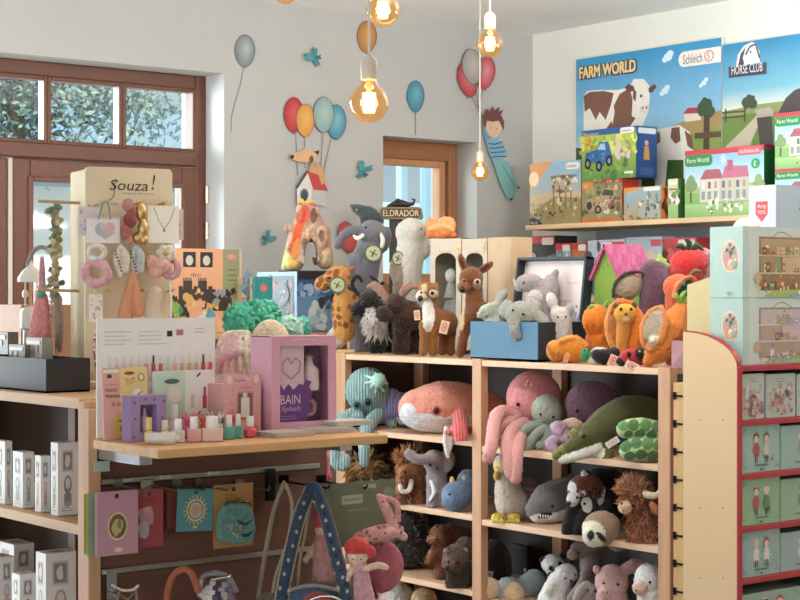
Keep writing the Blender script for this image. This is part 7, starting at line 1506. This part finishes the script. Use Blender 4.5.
puff('bath_puff', 'bright sea green ruffled puff in the middle of the group', 262, 320, 21, 25, '#48ae92', ['#56bc9e', '#3f9e84', '#6acaae'], 4.55, 120)
puff('bath_puff', 'pale mint ruffled puff right of the bright green ones', 287, 330, 19, 18, '#a5cdb8', ['#b2d8c4', '#98c2ac'], 4.62, 80)
puff('bath_puff', 'small teal puff at the right end of the group', 302, 329, 9, 16, '#4fb09a', ['#5ab8a2', '#46a48c'], 4.72, 50)
t = Toy('cream_hat', 'cream domed cloth hat peeking up behind the pink gift box', 'hat', 270, d=4.32, Z=1.211); t.e(270, 360, 23, 36, '#dccdb0', rd=16).t([(250, 368, -6), (270, 374, -14), (292, 368, -6)], [4, 5, 4], '#d2c2a4').make(P_('fabric'), 1.2)
t = Toy('satin_costume', 'gathered pink and cream satin costume behind the pink cat box', 'costume', 236, d=4.25, Z=1.211)
t.e(234, 362, 22, 26, '#d9bfb4', rd=14).t([(222, 345, -6), (228, 336, -2), (246, 334)], [5, 6, 5], '#d8c8b4').t([(216, 372, -10), (222, 358, -13), (240, 352, -14)], [5, 6, 5], '#cfa4aa').t([(217, 384, -12), (230, 378, -15), (246, 380, -13)], [6, 7, 6], '#d5aab0')
for i in range(6): t.t([(226 + i * 5, 336, -6), (222 + i * 6.5, 352, -15), (220 + i * 7.5, 370, -14)], [1.8, 2.4, 1.6], '#e2d4be' if i > 2 else '#dab4b6')
t.make(P_('fabric'), 1.1, 2, .1)
t = Toy('white_cloth', 'crumpled white and pink cloth lying behind the gift box near the giraffe stand', 'cloth', 345, X=4.06, Z=ZT); t.e(337, 338, 11, 10, '#e0d4d0').t([(328, 338), (337, 330), (346, 338)], [4, 5, 4], '#e6dcd8').make(P_('fabric'), 1.2)

# ================================================================ hanging under the ledge
GHc = 'cards hanging on the slat panel'
def hook(px, py, L=.12, Y=YE, parent=None, col='#8f8c88'):
    p = at(px, py, Y=Y); o = MB(); o.tube([(p.x, YE - .012, p.z), (p.x, YE - L, p.z), (p.x, YE - L - .006, p.z + .008)], .0025, 8); o.b2((p.x - .012, YE - .017, p.z - .004), (p.x + .012, YE - .010, p.z + .016))
    o.v = [(v[0] - o3.x, v[1] - o3.y, v[2] - o3.z) for v in o.v]; return o.build('hook', M('metal', col, rough=.3), ec, smooth=40)
def pcard(name, label, px0, px1, y0, y1, Y, col, art, cat='card', rot=0, thick=.0015):
    c, w, h = fit(px0, px1, y0, y1, Y=Y); mb = MB(); mb.b2((-w / 2, 0, -h), (w / 2, thick, 0), col); mb.art(art(Art(w / h, px0)), (-w / 2, 0, -h), (1, 0, 0), (0, 0, 1), w, h)
    c.z += h; o = mb.build(name, [M('card', col), PRINT], None, c, 0); o.rotation_euler = (0, math.radians(rot), 0); return tag(o, label, cat, GHc)
hole = lambda a, c='#3a2420': a.ell(.5, .92, .05, .04, c)
for px in (115, 146, 173, 196, 236): hook(px, 485, .14)
pcard('necklace_card', 'yellow necklace card at the back of the layered stack', 84, 128, 492, 552, 3.43, '#c9a848', lambda a: a.rect(0, 0, 1, 1, '#cdab46').rect(.06, .04, .94, .96, '#c9a640'))
pcard('necklace_card', 'sage green necklace card in the middle of the layered stack', 87, 132, 492, 554, 3.41, '#98a884', lambda a: a.rect(0, 0, 1, 1, '#9cac88').rect(.06, .04, .94, .96, '#95a680'))
pcard('necklace_card', 'dusty pink necklace card with an oval gold cameo at the front of the stack', 95, 138, 491, 555, 3.385, '#b98896', lambda a: hole(a.rect(0, 0, 1, 1, '#bc8b98').rect(0, 0, .06, 1, '#c8a0a8')).ell(.52, .45, .23, .22, '#d8c088').ell(.52, .45, .2, .19, '#6a5a3c').blob(.5, .45, .13, .15, '#b8a478', 11).ell(.56, .48, .05, .07, '#8a7a50').ell(.54, .08, .1, .035, '#d8c8a0').specks(.25, .2, .8, .7, ['#b08490'], 10, .01))
pcard('hair_clip_card', 'red card with a pink bow clip beside the pink cameo card', 136, 163, 489, 547, 3.42, '#9a3f44', lambda a: hole(a.rect(0, 0, 1, 1, '#a04348')).blob(.35, .55, .3, .2, '#c08a94', 9).blob(.3, .3, .25, .13, '#b8a8b4', 9).ell(.4, .64, .14, .05, '#d0a0a0').lines(.2, .82, .8, 2, .05, '#8a3438', .02))
pcard('hair_clip_card', 'plain reddish brown card half behind the teal card', 167, 185, 489, 528, 3.43, '#7a3f34', lambda a: a.rect(0, 0, 1, 1, '#7d4236'))
pcard('brooch_card', 'teal card with a gold sunburst brooch', 178, 214, 489, 531, 3.40, '#4f8488', lambda a: [hole(a.rect(0, 0, 1, 1, '#52898c'))] and ([a.line([(.5 + .27 * math.cos(i * .349), .5 + .27 * math.sin(i * .349)), (.5 + .34 * math.cos(i * .349 + .12), .5 + .36 * math.sin(i * .349 + .12))], .025, '#d0b870') for i in range(18)], a.ell(.5, .5, .26, .27, '#d6bf7a').ell(.5, .5, .22, .23, '#4f8488').ell(.5, .5, .18, .19, '#c9b48a').blob(.5, .5, .14, .14, '#b89a8a', 9).ell(.5, .1, .07, .03, '#d0b870'))[-1], rot=3)
o = pcard('purse_card', 'tan shaped card carrying a green bird purse', 213.5, 253, 484, 547, 3.40, '#a87844', lambda a: hole(a.rect(0, 0, 1, 1, '#ac7c48'), '#3a2a1c').lines(.3, .82, .72, 2, .04, '#8a5c30', .015), cat='purse')
k = 3.40 / .84 / FPX
lp = Toy('t', 'x', 'x', 235, Y=3.385, Z=0); 
mb = MB(); P0 = at(235, 525, Y=3.39); rel = lambda px, py: at(px, py, Y=3.39) - o.location
pts = [rel(*p) for p in ((217, 540), (216, 526), (219, 512), (224, 503), (246, 503), (251, 512), (253, 528), (250, 541), (235, 544))]; mb.prism([(p.x, p.z) for p in pts], -.026, -.004, '#5a857c'); a = Art(1.0, 8)
mb.build('purse', P_('fabric'), o, bevel=.006)
x0_, x1_ = rel(218, 540).x, rel(251, 540).x; zz0, zz1 = rel(235, 541).z, rel(235, 505).z
a.poly([(.45, .62), (.7, .5), (.95, .62), (.75, .42), (.5, .5)], '#2c3a3c').poly([(.55, .22), (.75, .2), (.98, .3), (.8, .12), (.6, .12)], '#2a3436').line([(.1, .5), (.4, .35), (.8, .3)], .02, '#a87868').specks(.1, .1, .6, .5, ['#a8887a', '#7aa294', '#c0a088'], 12, .04)
MB().art(a, (x0_, -.0275, zz0), (1, 0, 0), (0, 0, 1), x1_ - x0_, zz1 - zz0, mi=0).build('bird_print', [M('print', '#ffffff', attr=True, rough=.8)], o, fix=False)
mb = MB(); mb.tube([rel(222, 505) + Vector((0, -.015, 0)), rel(224, 501) + Vector((0, -.015, 0)), rel(246, 501) + Vector((0, -.015, 0)), rel(249, 505) + Vector((0, -.015, 0))], .003, 8); mb.ball(rel(234, 499) + Vector((0, -.015, 0)), .004, n=8); mb.ball(rel(237, 499.5) + Vector((0, -.015, 0)), .004, n=8); mb.build('clasp', M('metal', '#8f7a58'), o, smooth=50)
# price holders
for px, py in ((125, 480), (163, 477), (211, 473)): eb(*(lambda p: ((p.x - .014, YE - .018, p.z - .004), (p.x + .014, YE - .012, p.z + .006)))(at(px, py, Y=YE)), 'price_clip', M('metal', '#d0d2d2', rough=.3), .001)
p = at(142, 485, Y=YE); eb((p.x - .014, YE - .02, p.z - .012), (p.x + .014, YE - .018, p.z + .012), 'price_ticket', M('card', '#b8b894'), 0)
p = at(99, 466, Y=YE); eb((p.x - .02, YE - .014, p.z - .012), (p.x + .02, YE - .0122, p.z + .012), 'price_ticket', M('card', '#a8bcac'), 0)
# bottom row: chrome hook, strap bags
hb = tag(MB().b2((-.013, 0, -.09), (.013, .006, .01)).tube([(0, 0, -.035), (0, -.08, -.045), (.0, -.1, -.03)], .004, 8).build('chrome_hook', M('metal', '#b8bcc0', rough=.25), None, Vector((at(108, 574, Y=YE).x, YE - .018, at(108, 574, Y=YE).z)), 0, smooth=30), 'chrome hook bracket hanging on the lower rail at the left', 'hook')
def soft(name, label, cat, px, Y, fn, mat=None, voxel=1.0, group=None, fuzz=.15):
    t = Toy(name, label, cat, px, Y=Y, Z=0, group=group); t.F.loc.z = at(px, 560, Y=Y).z; t.F.ay = HOR + (EYE - t.F.loc.z) / t.F.k; fn(t); return t.make(mat or P_('fabric'), voxel, 1, fuzz, snap=False)
soft('key_chain', 'thin beige cord loop hanging from the chrome hook', 'cord', 130, 3.38, lambda t: t.t([(112, 585), (122, 590), (132, 590), (138, 586)], [1.2, 1.6], '#c8b8a0').t([(120, 590), (117, 606), (116, 640)], [1.4, 1.2], '#8a7260').t([(136, 588), (138, 610), (138, 640)], [1.4, 1.2], '#8a7260'), voxel=.6)
soft('leather_strap_bag', 'bag with a rust brown strap at the bottom left of the slat panel', 'bag', 176, 3.38, lambda t: t.t([(166, 615), (168, 590), (174, 575), (184, 569), (192, 574), (198, 590)], [3.4, 3.6], '#a05a40').t([(165, 618), (185, 640), (200, 640)], [8, 14, 12], '#8a4a36'))
t = soft('floral_bag', 'small dark floral bag with a grey handle at the bottom of the panel', 'bag', 218, 3.36, lambda t: [t.e(218, 612, 20, 34, '#5a5260', rd=10).t([(199, 595), (202, 578), (214, 573), (228, 577), (236, 590)], [2.6, 3], '#8a8480')] + [t.p(202 + (i * 53 % 33), 582 + (i * 29 % 22), 2.4 + i % 3, 2.6, ['#c8bcae', '#a89a90', '#d8ccc0', '#7a6a70', '#3a3440'][i % 5]) for i in range(26)])
mb = MB(); p0, p1 = t.F(212, 578, -11), t.F(230, 575, -9); mb.tube([p0, p1], .004, 8); mb.ball(p1, .007, n=10); mb.build('clasp', M('metal', '#c9c2b4'), t.o, smooth=50)
# strap bag
MB_ = MB(); p = at(265.5, 484, Y=YE); MB_.b2((p.x - .011, YE - .03, p.z - .04), (p.x + .011, YE - .012, p.z + .04)); 
MB_.v = [(v[0] - o3.x, v[1] - o3.y, v[2]) for v in MB_.v]; MB_.build('black_clip', M('plastic', '#131212'), ec, bevel=.002)
for px, py in ((281, 481), (318, 481)): hook(px, py, .2, col='#1c1b1b')
def striped(t, pts, r, c1, c2):
    t.t(pts, [r, r], c1)
    t.t([(x - r * 1.05, y, (d if len(q_) > 2 else 0)) for q_ in pts for x, y, d in [(q_ if len(q_) == 3 else (*q_, 0))]], [1.5, 1.5], c2); t.t([(x + r * 1.05, y, d) for q_ in pts for x, y, d in [(q_ if len(q_) == 3 else (*q_, 0))]], [1.5, 1.5], c2)
def strapbag(t):
    striped(t, [(312, 487, -2), (300, 515, -6), (289, 560, -8), (281, 605, -8), (278, 640, -6)], 5.5, '#2f3d54', '#a89880')
    striped(t, [(315, 487, -2), (326, 515, -6), (338, 560, -8), (347, 600, -8), (352, 640, -6)], 5.5, '#37455c', '#6a6258')
    t.e(313, 486, 8, 4, '#33343c')
    for i in range(16):
        u = i / 15; y = 495 + u * 105
        for x0, x1 in ((310, 281), (317, 348)):
            x = x0 + (x1 - x0) * u ** 1.15; t.p(x - 4.5, y, 1.5, 1.8, '#b8a890' if i % 2 else '#3a3a44').p(x + 4.5, y + 3, 1.5, 1.8, '#c0b098' if i % 2 else '#2c2c34')
    t.e(312, 612, 36, 30, '#46566c', rd=14).t([(280, 592, -8), (312, 583, -14), (344, 590, -8)], [2, 2], '#8a8478').e(318, 604, 18, 14, '#a84a40', d=-9, rd=7)
t = soft('strap_bag', 'round denim bag with long blue patterned straps hanging in the middle', 'bag', 313, 3.26, strapbag, voxel=.9)
for i in range(14):
    pass
mb = MB(); cpt = t.F(326, 606, -15); mb.tube([cpt + Vector((math.cos(i * .349) * .048, 0, math.sin(i * .349) * .03)) for i in range(19)], .0035, 8); mb.build('chrome_ring', M('metal', '#d4d4d2'), t.o, smooth=50)
t = soft('cord_bag', 'beige patterned cord straps of a bag hanging behind the denim straps', 'bag', 272, 3.36, lambda t: t.t([(284, 483), (274, 510), (266, 550), (258, 600), (256, 640)], [2.4, 2.4], '#8f8068').t([(286, 485), (292, 505), (288, 540), (276, 575), (272, 600)], [1.8, 1.8], '#a09078').t([(312, 490), (306, 530), (300, 560), (297, 600)], [1.6, 1.6], '#b0a088').t([(316, 490), (318, 540), (320, 575)], [1.5, 1.5], '#9a8a70').e(270, 618, 22, 26, '#6a6252', rd=10), voxel=.7)
o = pcard('doll_card', 'olive green header card with a cream label at the right of the panel', 326, 395, 481.5, 545, 3.30, '#6a6c56', lambda a: a.rect(0, 0, 1, 1, '#6d6f5a').rect(.02, .02, .98, .98, '#686a54').rect(.22, .66, .52, .8, '#a8a688').text('Lilliputiens', .25, .7, .06, '#33342a', .24).ell(.9, .78, .08, .1, '#85876e').lines(.3, .55, .6, 1, .05, '#85876e', .02).rr(.52, .88, .72, .95, .03, '#9a9c84'))
o['label'] = 'olive green header card with a cream label at the right of the panel'
GD = 'dolls and bags under the olive card'
t = soft('doll_backpack', 'dusty rose felt backpack with a floral ruffle hanging under the olive card', 'bag', 376, 3.24, lambda t: t.e(378, 566, 26, 28, '#b0626a', rd=10).e(378, 533, 27, 9, '#c88f86', d=-9, rd=7, rot=12).t([(352, 546, -10), (364, 540, -13), (378, 536, -13), (392, 530, -12), (404, 536, -6)], [4, 5, 4, 5, 4], '#d09a90').t([(380, 497, -4), (386, 508, -6), (392, 522, -7)], [4, 5, 5], '#cc948a').t([(378, 496, -4), (396, 502, -4), (398, 520, -5)], [2.4, 3, 3], '#c58a80') and [t.p(x, y, 1, 1, '#6f3340') for x, y in [(random.Random(i).uniform(350, 402), random.Random(i + 99).uniform(497, 545)) for i in range(60)]], group=GD)
t = soft('rag_doll', 'rag doll in a red cap and pink floral dress in front of the backpack', 'doll', 360, 3.19, lambda t: t.e(357, 556, 11, 11, '#e0bfa8', rd=9).e(357, 547, 13, 10, '#c8403e', rd=11).e(371, 552, 5, 6, '#c04444').t([(360, 566), (362, 590), (364, 610)], [7, 11, 13], '#c8959a').t([(366, 568, -6), (378, 564, -8), (386, 566, -8)], [3.5, 3.5, 3.2], '#dcb8a0').t([(352, 568, -6), (347, 578, -8)], [3.5, 3.2], '#dcb8a0'), group=GD)
t.b.co = t.b.co; t.eye(353, 558, .8); t.eye(361, 558, .8)
t = soft('rag_doll', 'second rag doll half hidden behind the denim straps', 'doll', 327, 3.28, lambda t: t.e(321, 518, 9, 13, '#b0413e', rd=8).e(322, 530, 7, 7, '#cfa88e').t([(322, 540), (326, 570), (328, 600)], [8, 14, 16], '#b07a74').t([(316, 545), (306, 560)], [4, 3.5], '#c8a088'), group=GD)
t = soft('doll_bag', 'pale pink bag with a dark handle hanging at the bottom under the rag doll', 'bag', 372, 3.2, lambda t: t.e(372, 612, 22, 20, '#d0a0a4', rd=9).t([(364, 596, -6), (366, 584, -7), (372, 580, -7), (377, 596, -6)], [1.6, 1.6], '#5a2f34').e(384, 602, 8, 8, '#dcc8c4', d=-5), group=GD)
c_, w_, h_ = fit(319, 330, 449, 481, Y=3.6, Z=.0); c_.z = at(325, 478, Y=3.75).z
t = soft('pink_doll_pack', 'narrow pink package hanging at the right side of the slat panel under the ledge', 'pack', 325, 3.52, lambda t: t.t([(325, 449), (325, 476)], [5, 5], '#d87a8c').e(325, 455, 6, 6, '#e6c4b4').t([(322, 462), (328, 476)], [3.5, 4], '#cc5a78'))
# ================================================================ camera, light, exposure
cam = bpy.data.cameras.new('camera'); co_ = bpy.data.objects.new('camera', cam); COL.objects.link(co_)
cam.sensor_width = 36; cam.lens = 36 * FPX / 800; cam.shift_y = -(300 - HOR) / 800; cam.clip_end = 200
co_.location = (0, 0, EYE); co_.rotation_euler = (math.pi / 2, 0, -YAW); SC.camera = co_
w = bpy.data.worlds.new('sky'); SC.world = w; w.use_nodes = True
bg = w.node_tree.nodes['Background']; bg.inputs[0].default_value = (*srgb('#d3e4ee'), 1); bg.inputs[1].default_value = .95
def area(name, loc, aim, sx, sy, e, c):
    l = bpy.data.lights.new(name, 'AREA'); l.shape = 'RECTANGLE'; l.size = sx; l.size_y = sy; l.energy = e; l.color = c
    q = bpy.data.objects.new(name, l); COL.objects.link(q); q.location = loc; q.rotation_euler = (Vector(aim) - Vector(loc)).to_track_quat('-Z', 'Y').to_euler()
DAY = (.87, .95, 1)
area('terrace_fill_light', (1.75, 5.85, 1.25), (4.3, 3.8, 1.05), 1.5, 2.2, 104, DAY)  # unseen lamp beside the door, added to carry its daylight to the toys
area('terrace_sky_light', (.6, 7.1, 1.9), (4.6, 5.95, 1.6), 2.2, 2.2, 70, DAY)
area('street_window_light', (-5.5, 2.0, 1.7), (4, 3.6, 1.2), 5.0, 2.2, 46, (.96, .98, 1))
area('shop_front_light', (1.5, -2.6, 2.1), (3.5, 5, 1.3), 3.4, 1.2, 17, (1, .96, .9))
area('floor_glow', (-1.2, 1.2, .4), (2.8, 4.2, 2.8), 3, 3, 80, DAY)  # unseen lamp near the floor, added as bounce to brighten the ceiling
area('wall_fill_light', (2.7, 3.3, 2.6), (5.3, 4.2, 1.5), 1.4, .5, 30, (1, .99, .96))  # unseen fill under the ceiling, added to brighten the right wall and top toys
area('window_sky_light', (2.4, 7.75, 2.15), (5.2, 6.1, 1.95), 1.4, 1.4, 200, (.86, .97, 1))
area('ceiling_fill_light', (4.4, 2.7, 1.95), (4.45, 2.9, 2.7), 1.0, .6, 95, (.98, .99, 1))  # unseen upward fill, added only to lift the ceiling
sun = bpy.data.lights.new('sun', 'SUN'); sun.energy = 6.0; sun.angle = .03; so = bpy.data.objects.new('sun', sun); COL.objects.link(so); so.rotation_euler = Vector((.45, .45, -.77)).to_track_quat('-Z', 'Y').to_euler()
SC.view_settings.view_transform = 'Standard'; SC.view_settings.look = 'None'; SC.view_settings.gamma = 1; SC.view_settings.use_curve_mapping = False
SC.view_settings.exposure = -0.16
SC.cycles.use_denoising = True; SC.cycles.max_bounces = 8; SC.cycles.transparent_max_bounces = 16; SC.cycles.sample_clamp_indirect = 4
